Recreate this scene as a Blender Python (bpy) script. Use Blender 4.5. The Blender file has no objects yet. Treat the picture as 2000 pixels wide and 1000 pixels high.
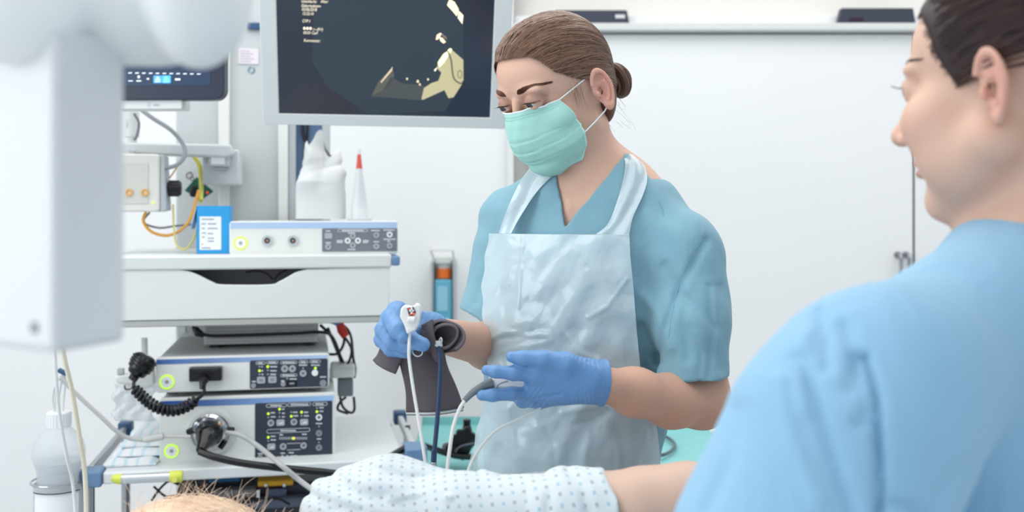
import bpy, bmesh, math, random
import numpy as np
from mathutils import Vector, Matrix

S = bpy.context.scene
COL = S.collection
# ------------------------------------------------------------------ camera
H = 1.40          # eye height of the camera
FPX = 2000.0      # focal length in pixels of a 2000 x 1000 frame
HZ = 410.0        # image row of the horizon
cam_d = bpy.data.cameras.new('camera')
cam = bpy.data.objects.new('camera', cam_d)
COL.objects.link(cam)
cam.location = (0, 0, H)
cam.rotation_euler = (math.pi / 2, 0, 0)
cam_d.sensor_width = 36.0
cam_d.lens = 36.0 * FPX / 2000.0
cam_d.shift_y = -(500.0 - HZ) / 2000.0
cam_d.clip_start = 0.02
cam_d.dof.use_dof = True
cam_d.dof.focus_distance = 1.47
cam_d.dof.aperture_fstop = 4.0
S.camera = cam
# ------------------------------------------------------------------ view and world
S.view_settings.view_transform = 'Standard'
S.view_settings.look = 'None'
S.view_settings.exposure = 0.0
S.view_settings.gamma = 1.0
S.view_settings.use_curve_mapping = False
w = bpy.data.worlds.new('world')
S.world = w
w.use_nodes = True
w.node_tree.nodes['Background'].inputs[0].default_value = (0.86, 0.93, 1.0, 1)
w.node_tree.nodes['Background'].inputs[1].default_value = 1.0


def area(name, loc, rot, sx, sy, power, col=(1, 1, 1)):
    l = bpy.data.lights.new(name, 'AREA')
    l.shape = 'RECTANGLE'
    l.size = sx
    l.size_y = sy
    l.energy = power
    l.color = col
    o = bpy.data.objects.new(name, l)
    o.location = loc
    o.rotation_euler = rot
    COL.objects.link(o)
    return o


area('ceiling_light', (-0.6, 1.6, 2.68), (0, 0, 0), 2.6, 2.0, 36, (1.0, 0.985, 0.96))
area('ceiling_light', (1.2, 2.4, 2.68), (0, 0, 0), 1.8, 1.2, 13, (1.0, 0.985, 0.96))
area('left_fill_light', (-2.3, 0.2, 1.75), (0, math.radians(-82), math.radians(12)), 1.6, 1.8, 25, (0.92, 0.97, 1.0))  # unseen soft fill added from the left; no window is built there


# ------------------------------------------------------------------ colour and material helpers
def lin(c):
    out = []
    for v in c:
        v = v / 255.0
        out.append(v / 12.92 if v <= 0.04045 else ((v + 0.055) / 1.055) ** 2.4)
    return tuple(out) + (1.0,)


MATS = {}


def mat(name, rgb, rough=0.5, metal=0.0, alpha=1.0, trans=0.0, emit=None, estr=0.0, spec=0.5, sss=0.0,
        noise=0.0, nscale=20.0, bump=0.0, bscale=200.0, ior=1.45, coat=0.0, attr=None, sheen=0.0, fold=0.0):
    if name in MATS:
        return MATS[name]
    m = bpy.data.materials.new(name)
    m.use_nodes = True
    nt = m.node_tree
    b = nt.nodes['Principled BSDF']
    b.inputs['Base Color'].default_value = lin(rgb)
    b.inputs['Roughness'].default_value = rough
    b.inputs['Metallic'].default_value = metal
    b.inputs['Alpha'].default_value = alpha
    b.inputs['Transmission Weight'].default_value = trans
    b.inputs['Specular IOR Level'].default_value = spec
    b.inputs['IOR'].default_value = ior
    b.inputs['Coat Weight'].default_value = coat
    b.inputs['Sheen Weight'].default_value = sheen
    if sss:
        b.inputs['Subsurface Weight'].default_value = sss
        b.inputs['Subsurface Radius'].default_value = (1.0, 0.35, 0.2)
        b.inputs['Subsurface Scale'].default_value = 0.006
    if emit:
        b.inputs['Emission Color'].default_value = lin(emit)
        b.inputs['Emission Strength'].default_value = estr
    tc = nt.nodes.new('ShaderNodeTexCoord')
    src = None
    if attr:
        a = nt.nodes.new('ShaderNodeAttribute')
        a.attribute_name = attr
        src = a.outputs['Color']
        nt.links.new(src, b.inputs['Base Color'])
    if noise:
        n = nt.nodes.new('ShaderNodeTexNoise')
        n.inputs['Scale'].default_value = nscale
        n.inputs['Detail'].default_value = 4
        nt.links.new(tc.outputs['Object'], n.inputs['Vector'])
        mr = nt.nodes.new('ShaderNodeMapRange')
        mr.inputs['From Min'].default_value = 0.3
        mr.inputs['From Max'].default_value = 0.7
        mr.inputs['To Min'].default_value = 1 - noise
        mr.inputs['To Max'].default_value = 1.0
        nt.links.new(n.outputs['Fac'], mr.inputs['Value'])
        mx = nt.nodes.new('ShaderNodeMix')
        mx.data_type = 'RGBA'
        mx.blend_type = 'MULTIPLY'
        mx.inputs['Factor'].default_value = 1.0
        mx.inputs['A'].default_value = lin(rgb)
        if src:
            nt.links.new(src, mx.inputs['A'])
        nt.links.new(mr.outputs['Result'], mx.inputs['B'])
        nt.links.new(mx.outputs['Result'], b.inputs['Base Color'])
    if bump:
        n = nt.nodes.new('ShaderNodeTexNoise')
        n.inputs['Scale'].default_value = bscale
        n.inputs['Detail'].default_value = 3
        nt.links.new(tc.outputs['Object'], n.inputs['Vector'])
        bp = nt.nodes.new('ShaderNodeBump')
        bp.inputs['Strength'].default_value = bump
        bp.inputs['Distance'].default_value = 0.002
        nt.links.new(n.outputs['Fac'], bp.inputs['Height'])
        nt.links.new(bp.outputs['Normal'], b.inputs['Normal'])
        if fold:
            n2 = nt.nodes.new('ShaderNodeTexNoise')
            n2.inputs['Scale'].default_value = 11
            n2.inputs['Detail'].default_value = 5
            n2.inputs['Distortion'].default_value = 0.8
            mp = nt.nodes.new('ShaderNodeMapping')
            mp.inputs['Scale'].default_value = (1.6, 1.2, 0.55)
            nt.links.new(tc.outputs['Object'], mp.inputs['Vector'])
            nt.links.new(mp.outputs['Vector'], n2.inputs['Vector'])
            b2 = nt.nodes.new('ShaderNodeBump')
            b2.inputs['Strength'].default_value = fold
            b2.inputs['Distance'].default_value = 0.012
            nt.links.new(n2.outputs['Fac'], b2.inputs['Height'])
            nt.links.new(b2.outputs['Normal'], bp.inputs['Normal'])
    MATS[name] = m
    return m


M_WALL = mat('wall_paint', (246, 247, 248), 0.7, noise=0.02, nscale=2)
M_DOOR = mat('door_laminate', (236, 237, 238), 0.35, noise=0.02, nscale=3)
M_FLOOR = mat('floor_vinyl', (206, 210, 212), 0.4, noise=0.1, nscale=40)
M_WPL = mat('white_plastic', (226, 228, 225), 0.42)
M_WPL2 = mat('off_white_metal', (214, 218, 217), 0.45)
M_GPL = mat('grey_plastic', (182, 188, 191), 0.5)
M_LGR = mat('light_grey_metal', (203, 208, 210), 0.5)
M_DGR = mat('dark_grey_plastic', (84, 90, 98), 0.45)
M_BLK = mat('black_rubber', (17, 17, 21), 0.35)
M_BLKG = mat('black_gloss', (16, 16, 20), 0.12)
M_PAN = mat('membrane_panel', (76, 82, 97), 0.4)
M_PAN2 = mat('dark_membrane_panel', (52, 58, 74), 0.4)
M_MARK = mat('panel_print', (224, 227, 231), 0.5)
M_BTN = mat('button_grey', (172, 176, 182), 0.4)
M_BTNW = mat('button_white', (238, 240, 240), 0.35)
M_BTNG = mat('button_metal', (138, 144, 151), 0.4)
M_LED = mat('green_lamp', (190, 240, 60), 0.4, emit=(185, 240, 50), estr=0.9)
M_RING = mat('lime_ring', (198, 240, 60), 0.4, emit=(190, 240, 50), estr=0.55)
M_BLUE = mat('blue_grey_plastic', (104, 136, 172), 0.45)
M_DBLUE = mat('dark_blue_plastic', (52, 84, 122), 0.45)
M_CHROME = mat('chrome', (190, 192, 198), 0.18, 1.0)
M_STEEL = mat('brushed_steel', (170, 172, 176), 0.35, 1.0)
M_PAPER = mat('paper_label', (238, 240, 242), 0.6)
M_RED = mat('red_tape', (205, 52, 46), 0.5)
M_YEL = mat('yellow_green_plastic', (206, 214, 84), 0.4)
M_ORANGE = mat('orange_plastic', (240, 118, 46), 0.45)


# ------------------------------------------------------------------ mesh builder
class MB:
    def __init__(self):
        self.v = []
        self.f = []

    def add(self, vs, fs):
        n = len(self.v)
        self.v += [tuple(p) for p in vs]
        self.f += [tuple(i + n for i in f) for f in fs]
        return self

    def box(self, x0, x1, y0, y1, z0, z1):
        x0, x1 = min(x0, x1), max(x0, x1)
        y0, y1 = min(y0, y1), max(y0, y1)
        z0, z1 = min(z0, z1), max(z0, z1)
        return self.add([(x, y, z) for x in (x0, x1) for y in (y0, y1) for z in (z0, z1)],
                        [(0, 1, 3, 2), (4, 6, 7, 5), (0, 4, 5, 1), (2, 3, 7, 6), (0, 2, 6, 4), (1, 5, 7, 3)])

    def obox(self, M, sx, sy, sz):
        vs = [M @ Vector((x * sx / 2, y * sy / 2, z * sz / 2)) for x in (-1, 1) for y in (-1, 1) for z in (-1, 1)]
        return self.add(vs, [(0, 1, 3, 2), (4, 6, 7, 5), (0, 4, 5, 1), (2, 3, 7, 6), (0, 2, 6, 4), (1, 5, 7, 3)])

    def cyl(self, p0, p1, r0, r1=None, n=24, caps=True):
        r1 = r0 if r1 is None else r1
        return self.tube([p0, p1], [r0, r1], n, caps)

    def tube(self, pts, r, n=12, caps=True, closed=False, flat=1.0, up=None):
        pts = [Vector(p) for p in pts]
        m = len(pts)
        rs = [r] * m if not hasattr(r, '__len__') else list(r)
        base = len(self.v)
        t0 = (pts[1] - pts[0]).normalized()
        a = Vector(up) if up else (Vector((0, 0, 1)) if abs(t0.z) < 0.9 else Vector((1, 0, 0)))
        nrm = (a - t0 * a.dot(t0)).normalized()
        for i in range(m):
            if closed:
                t = (pts[(i + 1) % m] - pts[i - 1])
            else:
                t = pts[min(i + 1, m - 1)] - pts[max(i - 1, 0)]
            t = t.normalized() if t.length > 1e-9 else t0
            nrm = nrm - t * nrm.dot(t)
            nrm = nrm.normalized() if nrm.length > 1e-9 else t.orthogonal().normalized()
            bi = t.cross(nrm)
            for k in range(n):
                an = 2 * math.pi * k / n
                p = pts[i] + nrm * (math.cos(an) * rs[i]) + bi * (math.sin(an) * rs[i] * flat)
                self.v.append(tuple(p))
        for i in range(m if closed else m - 1):
            j = (i + 1) % m
            for k in range(n):
                k2 = (k + 1) % n
                self.f.append((base + i * n + k, base + i * n + k2, base + j * n + k2, base + j * n + k))
        if caps and not closed:
            self.f.append(tuple(base + k for k in range(n))[::-1])
            self.f.append(tuple(base + (m - 1) * n + k for k in range(n)))
        return self

    def lathe(self, prof, c=(0, 0, 0), axis=(0, 0, 1), n=32, sx=1.0, sy=1.0):
        ax = Vector(axis).normalized()
        u = Vector((1, 0, 0)) if abs(ax.x) < 0.9 else Vector((0, 0, 1))
        u = (u - ax * u.dot(ax)).normalized()
        v = ax.cross(u)
        c = Vector(c)
        base = len(self.v)
        m = len(prof)
        for r, h in prof:
            for k in range(n):
                a = 2 * math.pi * k / n
                self.v.append(tuple(c + ax * h + u * (r * math.cos(a) * sx) + v * (r * math.sin(a) * sy)))
        for i in range(m - 1):
            for k in range(n):
                k2 = (k + 1) % n
                self.f.append((base + i * n + k, base + i * n + k2, base + (i + 1) * n + k2, base + (i + 1) * n + k))
        if prof[0][0] > 1e-6:
            self.f.append(tuple(base + k for k in range(n))[::-1])
        if prof[-1][0] > 1e-6:
            self.f.append(tuple(base + (m - 1) * n + k for k in range(n)))
        return self

    def prism(self, poly, y0, y1, plane='xz'):
        """poly: 2-d outline; extruded between y0 and y1 along the third axis"""
        n = len(poly)
        if plane == 'xz':
            g = lambda p, t: (p[0], t, p[1])
        elif plane == 'xy':
            g = lambda p, t: (p[0], p[1], t)
        else:
            g = lambda p, t: (t, p[0], p[1])
        vs = [g(p, y0) for p in poly] + [g(p, y1) for p in poly]
        fs = [tuple(range(n)), tuple(range(2 * n - 1, n - 1, -1))]
        fs += [(i, (i + 1) % n, n + (i + 1) % n, n + i)[::-1] for i in range(n)]
        return self.add(vs, fs)

    def grid(self, P):
        """P[i][j] points"""
        n, m = len(P), len(P[0])
        vs = [p for row in P for p in row]
        fs = [(i * m + j, i * m + j + 1, (i + 1) * m + j + 1, (i + 1) * m + j) for i in range(n - 1) for j in range(m - 1)]
        return self.add(vs, fs)

    def mesh(self, name):
        me = bpy.data.meshes.new(name)
        me.from_pydata(self.v, [], self.f)
        return me


IDM = Matrix.Identity(4)


def link(name, me, material, parent=None, frame=IDM, bevel=0.0, smooth=True, angle=0.6, seg=2, fixn=True, doubles=False):
    bm = bmesh.new()
    bm.from_mesh(me)
    if doubles:
        bmesh.ops.remove_doubles(bm, verts=bm.verts, dist=1e-5)
    if fixn:
        bmesh.ops.recalc_face_normals(bm, faces=bm.faces)
    for f in bm.faces:
        f.smooth = smooth
    if smooth:
        for e in bm.edges:
            if len(e.link_faces) == 2 and e.calc_face_angle(0) > angle:
                e.smooth = False
    bm.to_mesh(me)
    bm.free()
    if material:
        me.materials.append(material)
    me.name = name
    o = bpy.data.objects.new(name, me)
    COL.objects.link(o)
    put(o, parent, frame)
    if bevel:
        b = o.modifiers.new('bevel', 'BEVEL')
        b.width = bevel
        b.segments = seg
        b.limit_method = 'ANGLE'
        b.angle_limit = 0.7
        b.harden_normals = False
    return o


WM = {}


def put(o, parent, frame):
    if parent is not None:
        o.parent = parent
        o.matrix_basis = WM[parent.name].inverted() @ frame
    else:
        o.matrix_basis = frame
    WM[o.name] = frame.copy()


def part(name, mb, material, parent=None, frame=IDM, bevel=0.0, **k):
    return link(name, mb.mesh(name), material, parent, frame, bevel, **k)


def thing(name, label, cat, loc=(0, 0, 0), frame=IDM, group=None):
    o = bpy.data.objects.new(name, None)
    o.empty_display_size = 0.02
    COL.objects.link(o)
    put(o, None, frame @ Matrix.Translation(Vector(loc)))
    tag(o, label, cat, group)
    return o


def tag(o, label=None, cat=None, group=None, kind=None):
    if label:
        o['label'] = label
    if cat:
        o['category'] = cat
    if group:
        o['group'] = group
    if kind:
        o['kind'] = kind
    return o


def single(name, mb, material, label, cat, frame=IDM, bevel=0.0, group=None, **k):
    """a thing that is one mesh, origin moved to its own base"""
    me = mb.mesh(name)
    c = Vector((0, 0, 0))
    vs = [v.co for v in me.vertices]
    lo = Vector([min(v[i] for v in vs) for i in range(3)])
    hi = Vector([max(v[i] for v in vs) for i in range(3)])
    c = (lo + hi) / 2
    c.z = lo.z
    me.transform(Matrix.Translation(-c))
    o = link(name, me, material, None, frame @ Matrix.Translation(c), bevel, **k)
    return tag(o, label, cat, group)


def struct(name, mb, material, bevel=0.0, frame=IDM, **k):
    o = part(name, mb, material, None, frame, bevel, **k)
    o['kind'] = 'structure'
    return o


def W(px, py, d):
    return Vector(((px - 1000) / FPX * d, d, H - (py - HZ) / FPX * d))


class Plane:
    """a local frame whose local y = q planes can be hit by camera rays"""
    def __init__(self, M):
        self.M = M
        self.I = M.inverted()

    def px(self, px, py, q=0.0):
        o = self.I @ Vector((0, 0, H))
        d = (self.I.to_3x3() @ Vector(((px - 1000) / FPX, 1.0, -(py - HZ) / FPX)))
        t = (q - o.y) / d.y
        return o + d * t

    def rect(self, x0, y0, x1, y1, q=0.0):
        a0 = (self.px(x0, y0, q).x + self.px(x0, y1, q).x) / 2
        a1 = (self.px(x1, y0, q).x + self.px(x1, y1, q).x) / 2
        z1 = (self.px(x0, y0, q).z + self.px(x1, y0, q).z) / 2
        z0 = (self.px(x0, y1, q).z + self.px(x1, y1, q).z) / 2
        return a0, a1, z0, z1

    def loc(self, v):
        return self.I @ v


def spline(pts, n=12):
    """Catmull-Rom through points"""
    pts = [Vector(p) for p in pts]
    P = [pts[0] * 2 - pts[1]] + pts + [pts[-1] * 2 - pts[-2]]
    out = []
    for i in range(1, len(P) - 2):
        a, b, c, d = P[i - 1], P[i], P[i + 1], P[i + 2]
        for k in range(n):
            t = k / n
            out.append(0.5 * ((2 * b) + (c - a) * t + (2 * a - 5 * b + 4 * c - d) * t * t + (3 * b - a - 3 * c + d) * t ** 3))
    out.append(pts[-1])
    return out


def rrect(x0, x1, z0, z1, r, n=5):
    o = []
    for cx, cz, a0 in ((x1 - r, z1 - r, 0), (x0 + r, z1 - r, 90), (x0 + r, z0 + r, 180), (x1 - r, z0 + r, 270)):
        for k in range(n + 1):
            a = math.radians(a0 + 90 * k / n)
            o.append((cx + r * math.cos(a), cz + r * math.sin(a)))
    return o


def text_mb(s, size, x, z, y, shear=0.0, align='LEFT'):
    """flat lettering standing in the local xz plane at local y"""
    c = bpy.data.curves.new('lettering', 'FONT')
    c.body = s
    c.size = size
    c.shear = shear
    c.align_x = align
    c.extrude = 0.0
    c.resolution_u = 2
    o = bpy.data.objects.new('lettering', c)
    COL.objects.link(o)
    dg = bpy.context.evaluated_depsgraph_get()
    me = bpy.data.meshes.new_from_object(o.evaluated_get(dg))
    mb = MB()
    mb.add([(v.co.x + x, y, v.co.y + z) for v in me.vertices], [tuple(p.vertices) for p in me.polygons])
    bpy.data.objects.remove(o)
    bpy.data.curves.remove(c)
    bpy.data.meshes.remove(me)
    return mb


# ------------------------------------------------------------------ implicit surfaces
def A(*v):
    return np.array(v, dtype=np.float64)


def n_ell(P, c, r, R=None):
    q = P - np.asarray(c)
    if R is not None:
        q = q @ R          # columns of R are the local axes
    r = np.asarray(r, dtype=float)
    k0 = np.sqrt(((q / r) ** 2).sum(1)) + 1e-9
    k1 = np.sqrt(((q / (r * r)) ** 2).sum(1)) + 1e-9
    return k0 * (k0 - 1) / k1


def n_cone(P, a, b, ra, rb):
    a = np.asarray(a, dtype=float)
    b = np.asarray(b, dtype=float)
    ab = b - a
    t = np.clip(((P - a) @ ab) / (ab @ ab), 0, 1)
    return np.linalg.norm(P - a - t[:, None] * ab, axis=1) - (ra + (rb - ra) * t)


def n_cone2(P, a, b, ra, rb, axis, fl):
    """tapered capsule flattened by fl along axis"""
    axis = np.asarray(axis, dtype=float)
    axis = axis / np.linalg.norm(axis)
    a = np.asarray(a, dtype=float)
    b = np.asarray(b, dtype=float)
    ab = b - a
    t = np.clip(((P - a) @ ab) / (ab @ ab), 0, 1)
    v = P - a - t[:, None] * ab
    s = v @ axis
    v = v + np.outer(s * (1 / fl - 1), axis)
    return (np.linalg.norm(v, axis=1) - (ra + (rb - ra) * t)) * min(1, fl) ** 0.5


def n_box(P, c, h, r=0.0, R=None):
    q = P - np.asarray(c)
    if R is not None:
        q = q @ R
    q = np.abs(q) - (np.asarray(h) - r)
    return np.linalg.norm(np.maximum(q, 0), axis=1) + np.minimum(q.max(1), 0) - r


def smin(a, b, k):
    h = np.clip(0.5 + 0.5 * (b - a) / k, 0, 1)
    return b * (1 - h) + a * h - k * h * (1 - h)


def smax(a, b, k):
    return -smin(-a, -b, k)


def n_seg(P, a, b):
    return n_cone(P, a, b, 0, 0)


def n_poly(P, pts):
    d = None
    for i in range(len(pts) - 1):
        e = n_seg(P, pts[i], pts[i + 1])
        d = e if d is None else np.minimum(d, e)
    return d


def groove(P, pts, wd, h):
    """value to add to a distance: positive h makes a crease, negative a ridge"""
    d = n_poly(P, [np.asarray(p, dtype=float) for p in pts])
    return h * np.exp(-(d / wd) ** 2)


def surface(f, lo, hi, step, newton=1):
    lo = np.asarray(lo, dtype=float)
    hi = np.asarray(hi, dtype=float)
    n = np.ceil((hi - lo) / step).astype(int) + 1
    K = 4
    nc = (n + K - 1) // K + 1
    cs = step * K
    g = [lo[i] + cs * (np.arange(nc[i]) + 0.5) - step * 0.5 for i in range(3)]
    X, Y, Z = np.meshgrid(*g, indexing='ij')
    c = f(np.stack([X.ravel(), Y.ravel(), Z.ravel()], 1)).reshape(nc)
    near = np.abs(c) < cs * 1.6 + 0.004
    V = np.repeat(np.repeat(np.repeat(c.astype(np.float32), K, 0), K, 1), K, 2)
    Mk = np.repeat(np.repeat(np.repeat(near, K, 0), K, 1), K, 2)
    N = V.shape
    idx = np.argwhere(Mk)
    for s in range(0, len(idx), 400000):
        ii = idx[s:s + 400000]
        V[ii[:, 0], ii[:, 1], ii[:, 2]] = f(lo + ii * step)
    # surface nets
    ins = V < 0
    cnt = np.zeros((N[0] - 1, N[1] - 1, N[2] - 1), np.int8)
    for a in (0, 1):
        for b in (0, 1):
            for d in (0, 1):
                cnt += ins[a:N[0] - 1 + a, b:N[1] - 1 + b, d:N[2] - 1 + d]
    cell = (cnt > 0) & (cnt < 8)
    ci = np.argwhere(cell)
    vid = -np.ones(cell.shape, np.int32)
    vid[cell] = np.arange(len(ci))
    pos = np.zeros((len(ci), 3))
    num = np.zeros(len(ci))
    cor = [(a, b, d) for a in (0, 1) for b in (0, 1) for d in (0, 1)]
    for i, p in enumerate(cor):
        for j, q in enumerate(cor):
            if j > i and sum(abs(p[k] - q[k]) for k in range(3)) == 1:
                va = V[ci[:, 0] + p[0], ci[:, 1] + p[1], ci[:, 2] + p[2]]
                vb = V[ci[:, 0] + q[0], ci[:, 1] + q[1], ci[:, 2] + q[2]]
                m = (va < 0) != (vb < 0)
                t = np.where(m, va / np.where(m, va - vb, 1), 0)
                pt = np.array(p) + t[:, None] * (np.array(q) - np.array(p))
                pos += np.where(m[:, None], pt, 0)
                num += m
    P = lo + (ci + pos / num[:, None]) * step
    F = []
    for ax in range(3):
        o = [0, 0, 0]
        o[ax] = 1
        a = ins[:N[0] - o[0], :N[1] - o[1], :N[2] - o[2]]
        b = ins[o[0]:, o[1]:, o[2]:]
        e = np.argwhere(a != b)
        u, v = [(1, 2), (2, 0), (0, 1)][ax]
        e = e[(e[:, u] > 0) & (e[:, v] > 0) & (e[:, u] < N[u] - 1) & (e[:, v] < N[v] - 1)]
        s = a[e[:, 0], e[:, 1], e[:, 2]]
        q = []
        for du, dv in ((-1, -1), (0, -1), (0, 0), (-1, 0)):
            k = e.copy()
            k[:, u] += du
            k[:, v] += dv
            q.append(vid[k[:, 0], k[:, 1], k[:, 2]])
        q = np.stack(q, 1)
        q[~s] = q[~s][:, ::-1]
        F.append(q)
    F = np.concatenate(F)
    F = F[(F >= 0).all(1)]
    for _ in range(newton):
        d, G = grad(f, P)
        P = P - np.clip(d, -step, step)[:, None] * G
    return P, F


def grad(f, P, e=4e-4):
    d = f(P)
    G = np.stack([f(P + np.array([e, 0, 0])) - d, f(P + np.array([0, e, 0])) - d, f(P + np.array([0, 0, e])) - d], 1)
    G /= (np.linalg.norm(G, axis=1)[:, None] + 1e-12)
    return d, G


def npmesh(name, P, F, cols=None, attrs=None):
    me = bpy.data.meshes.new(name)
    me.vertices.add(len(P))
    me.vertices.foreach_set('co', np.ascontiguousarray(P, dtype=np.float32).ravel())
    me.loops.add(len(F) * 4)
    me.loops.foreach_set('vertex_index', np.ascontiguousarray(F, dtype=np.int32).ravel())
    me.polygons.add(len(F))
    me.polygons.foreach_set('loop_start', np.arange(0, len(F) * 4, 4, dtype=np.int32))
    me.polygons.foreach_set('loop_total', np.full(len(F), 4, dtype=np.int32))
    me.polygons.foreach_set('use_smooth', np.ones(len(F), dtype=bool))
    me.update(calc_edges=True)
    me.validate()
    if cols is not None:
        a = me.color_attributes.new('Col', 'FLOAT_COLOR', 'POINT')
        c = np.ones((len(P), 4), np.float32)
        c[:, :3] = cols
        a.data.foreach_set('color', c.ravel())
    for k, v in (attrs or {}).items():
        a = me.attributes.new(k, 'FLOAT_VECTOR', 'POINT')
        a.data.foreach_set('vector', np.ascontiguousarray(v, dtype=np.float32).ravel())
    return me


def npobj(name, me, material, parent=None, frame=IDM):
    me.materials.append(material)
    o = bpy.data.objects.new(name, me)
    COL.objects.link(o)
    put(o, parent, frame)
    return o


def basis(yaw, pitch=0.0, roll=0.0):
    """head or body basis: columns left(x), forward(y), up(z); yaw 0 faces -Y, positive turns the face to -X"""
    f = Vector((-math.sin(yaw), -math.cos(yaw), 0))
    l = Vector((math.cos(yaw), -math.sin(yaw), 0))
    u = Vector((0, 0, 1))
    R = Matrix((l, f, u)).transposed()
    R = R @ Matrix.Rotation(-pitch, 3, 'X') @ Matrix.Rotation(roll, 3, 'Y')
    return R
# ------------------------------------------------------------------ the room
WY = 3.30
YAW = math.radians(11.3)
mb = MB(); mb.box(-2.6, 2.6, -1.6, WY + 0.1, -0.1, 0.0); struct('floor', mb, M_FLOOR)
mb = MB(); mb.box(-2.6, 2.6, -1.6, WY + 0.1, 2.72, 2.82); struct('ceiling', mb, M_WALL)
mb = MB(); mb.box(-2.7, -2.6, -1.6, WY + 0.1, 0, 2.72); struct('wall_left', mb, M_WALL)
mb = MB(); mb.box(2.6, 2.7, -1.6, WY + 0.1, 0, 2.72); struct('wall_right', mb, M_WALL)
xc = W(1003, 0, WY).x
mb = MB(); mb.box(-2.6, xc, WY, WY + 0.12, 0, 2.72); struct('wall_back', mb, M_WALL)
# the recess with the sliding doors right of the wall's end
mb = MB(); mb.box(xc, 2.6, WY + 0.062, WY + 0.22, 0, 2.72); struct('wall_recess', mb, mat('recess_paint', (232, 230, 224), 0.7))
mb = MB(); mb.box(xc - 0.022, xc, WY - 0.02, WY + 0.11, 0, 2.72); struct('trim_1', mb, M_DOOR, bevel=0.003)
d0 = W(1034, 0, WY).x; d1 = W(1783, 0, WY + 0.02).x
zr0 = W(0, 62, WY).z; zr1 = W(0, 47, WY).z
mb = MB(); mb.box(d0, d1, WY + 0.02, WY + 0.06, 0.01, zr0 - 0.005); struct('door_1', mb, M_DOOR, bevel=0.002)
mb = MB(); mb.box(d1 + 0.008, 2.58, WY + 0.02, WY + 0.06, 0.01, zr0 - 0.005); d2o = struct('door_2', mb, M_DOOR, bevel=0.002)
mb = MB()
for px in (1868, 1876):
    x = W(px, 0, WY + 0.02).x
    mb.box(x - 0.002, x + 0.002, WY + 0.016, WY + 0.022, 0.05, zr0 - 0.05)
part('panel_joint', mb, M_DGR, d2o)
mb = MB(); mb.box(d1 + 0.0005, d1 + 0.0075, WY + 0.03, WY + 0.065, 0.01, zr0 - 0.005); struct('trim_2', mb, M_BLK)
# pull bars by the joint
for nm, px in (('door_handle', 1757), ('door_handle', 1773)):
    c = W(px, 515, WY)
    mb = MB(); mb.tube(spline([(c.x, WY + 0.02, c.z + 0.028), (c.x, WY - 0.012, c.z + 0.026), (c.x, WY - 0.014, c.z), (c.x, WY - 0.012, c.z - 0.05), (c.x, WY + 0.02, c.z - 0.052)], 6), 0.006, 10)
    t = part('door_handle', mb, M_STEEL, bpy.data.objects['door_1'])
    mb = MB()
    mb.cyl((c.x, WY + 0.021, c.z + 0.028), (c.x, WY + 0.014, c.z + 0.028), 0.011)
    part('mounting_plate', mb, M_STEEL, t)
# head rail with its ledge and the wall above it
mb = MB()
mb.prism([(WY - 0.025, zr0), (WY - 0.025, zr1), (WY + 0.10, zr1), (WY + 0.10, zr0)], xc, 2.6, 'yz')
struct('trim_3', mb, mat('rail_paint', (214, 216, 214), 0.5), bevel=0.004)
mb = MB(); mb.box(xc, 2.6, WY + 0.012, WY + 0.08, zr1, zr1 + 0.03); struct('trim_4', mb, M_DOOR, bevel=0.003)


def sensor(x0, x1, y0, y1, label, dark):
    c = W((x0 + x1) / 2, y1, WY - 0.02)
    t = thing('door_sensor', label, 'sensor box', c)
    A0 = W(x0, y1, WY - 0.025); A1 = W(x1, y0, WY - 0.025)
    mb = MB()
    mb.prism([(A0.x, A0.z), (A1.x, A0.z), (A1.x - 0.008, A1.z), (A0.x + 0.010, A1.z)], WY - 0.022, WY + 0.010)
    part('housing', mb, M_PAN2, t, bevel=0.004)
    mb = MB()
    if dark:
        xa = A0.x + 0.035
        mb.box(xa, xa + 0.045, WY - 0.0235, WY - 0.0215, A0.z + 0.006, A0.z + 0.018)
        part('sensor_window', mb, mat('sensor_window', (52, 30, 50), 0.2), t)
    else:
        xa = A1.x - 0.045
        for k in range(4):
            mb.box(xa + k * 0.008, xa + k * 0.008 + 0.005, WY - 0.0235, WY - 0.0215, A0.z + 0.019, A0.z + 0.031)
        mb.box(xa, xa + 0.029, WY - 0.0236, WY - 0.0216, A0.z + 0.0235, A0.z + 0.0265)
        part('logo', mb, M_PAPER, t)


sensor(1078, 1230, 19, 47, 'slim black box with a small white mark on the door rail', False)
sensor(1638, 1790, 15, 45, 'slim black box with a dark red window on the door rail', True)

# ------------------------------------------------------------------ hand rub dispenser on the wall
c = W(866, 640, WY)
t = thing('hand_rub_dispenser', 'wall mounted hand rub dispenser with blue bottle and orange collar', 'dispenser', (c.x, WY, c.z))
P0 = Plane(IDM)


def wr(x0, y0, x1, y1, q):
    return P0.rect(x0, y0, x1, y1, q)


a0, a1, z0, z1 = wr(845, 505, 888, 650, WY - 0.06)
mb = MB(); mb.box(a0 - 0.004, a1 + 0.004, WY - 0.03, WY, z0 - 0.01, z1); part('back_plate', mb, M_LGR, t, bevel=0.004)
mb = MB(); mb.box(a1 - 0.004, a1 + 0.004, WY - 0.09, WY - 0.028, z0 - 0.01, z1 - 0.01); mb.box(a0 - 0.004, a0 + 0.004, WY - 0.09, WY - 0.028, z0 - 0.01, z1 - 0.01)
mb.box(a0 - 0.004, a1 + 0.004, WY - 0.09, WY - 0.028, z0 - 0.016, z0 - 0.008)
part('side_frame', mb, M_GPL, t, bevel=0.002)
b0, b1, y0_, y1_ = wr(849, 545, 884, 640, WY - 0.06)
mb = MB(); mb.prism(rrect(b0, b1, y0_, y1_, 0.008), WY - 0.085, WY - 0.032)
bo = part('bottle', mb, mat('hand_rub_blue', (104, 178, 204), 0.2), t, bevel=0.006)
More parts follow.
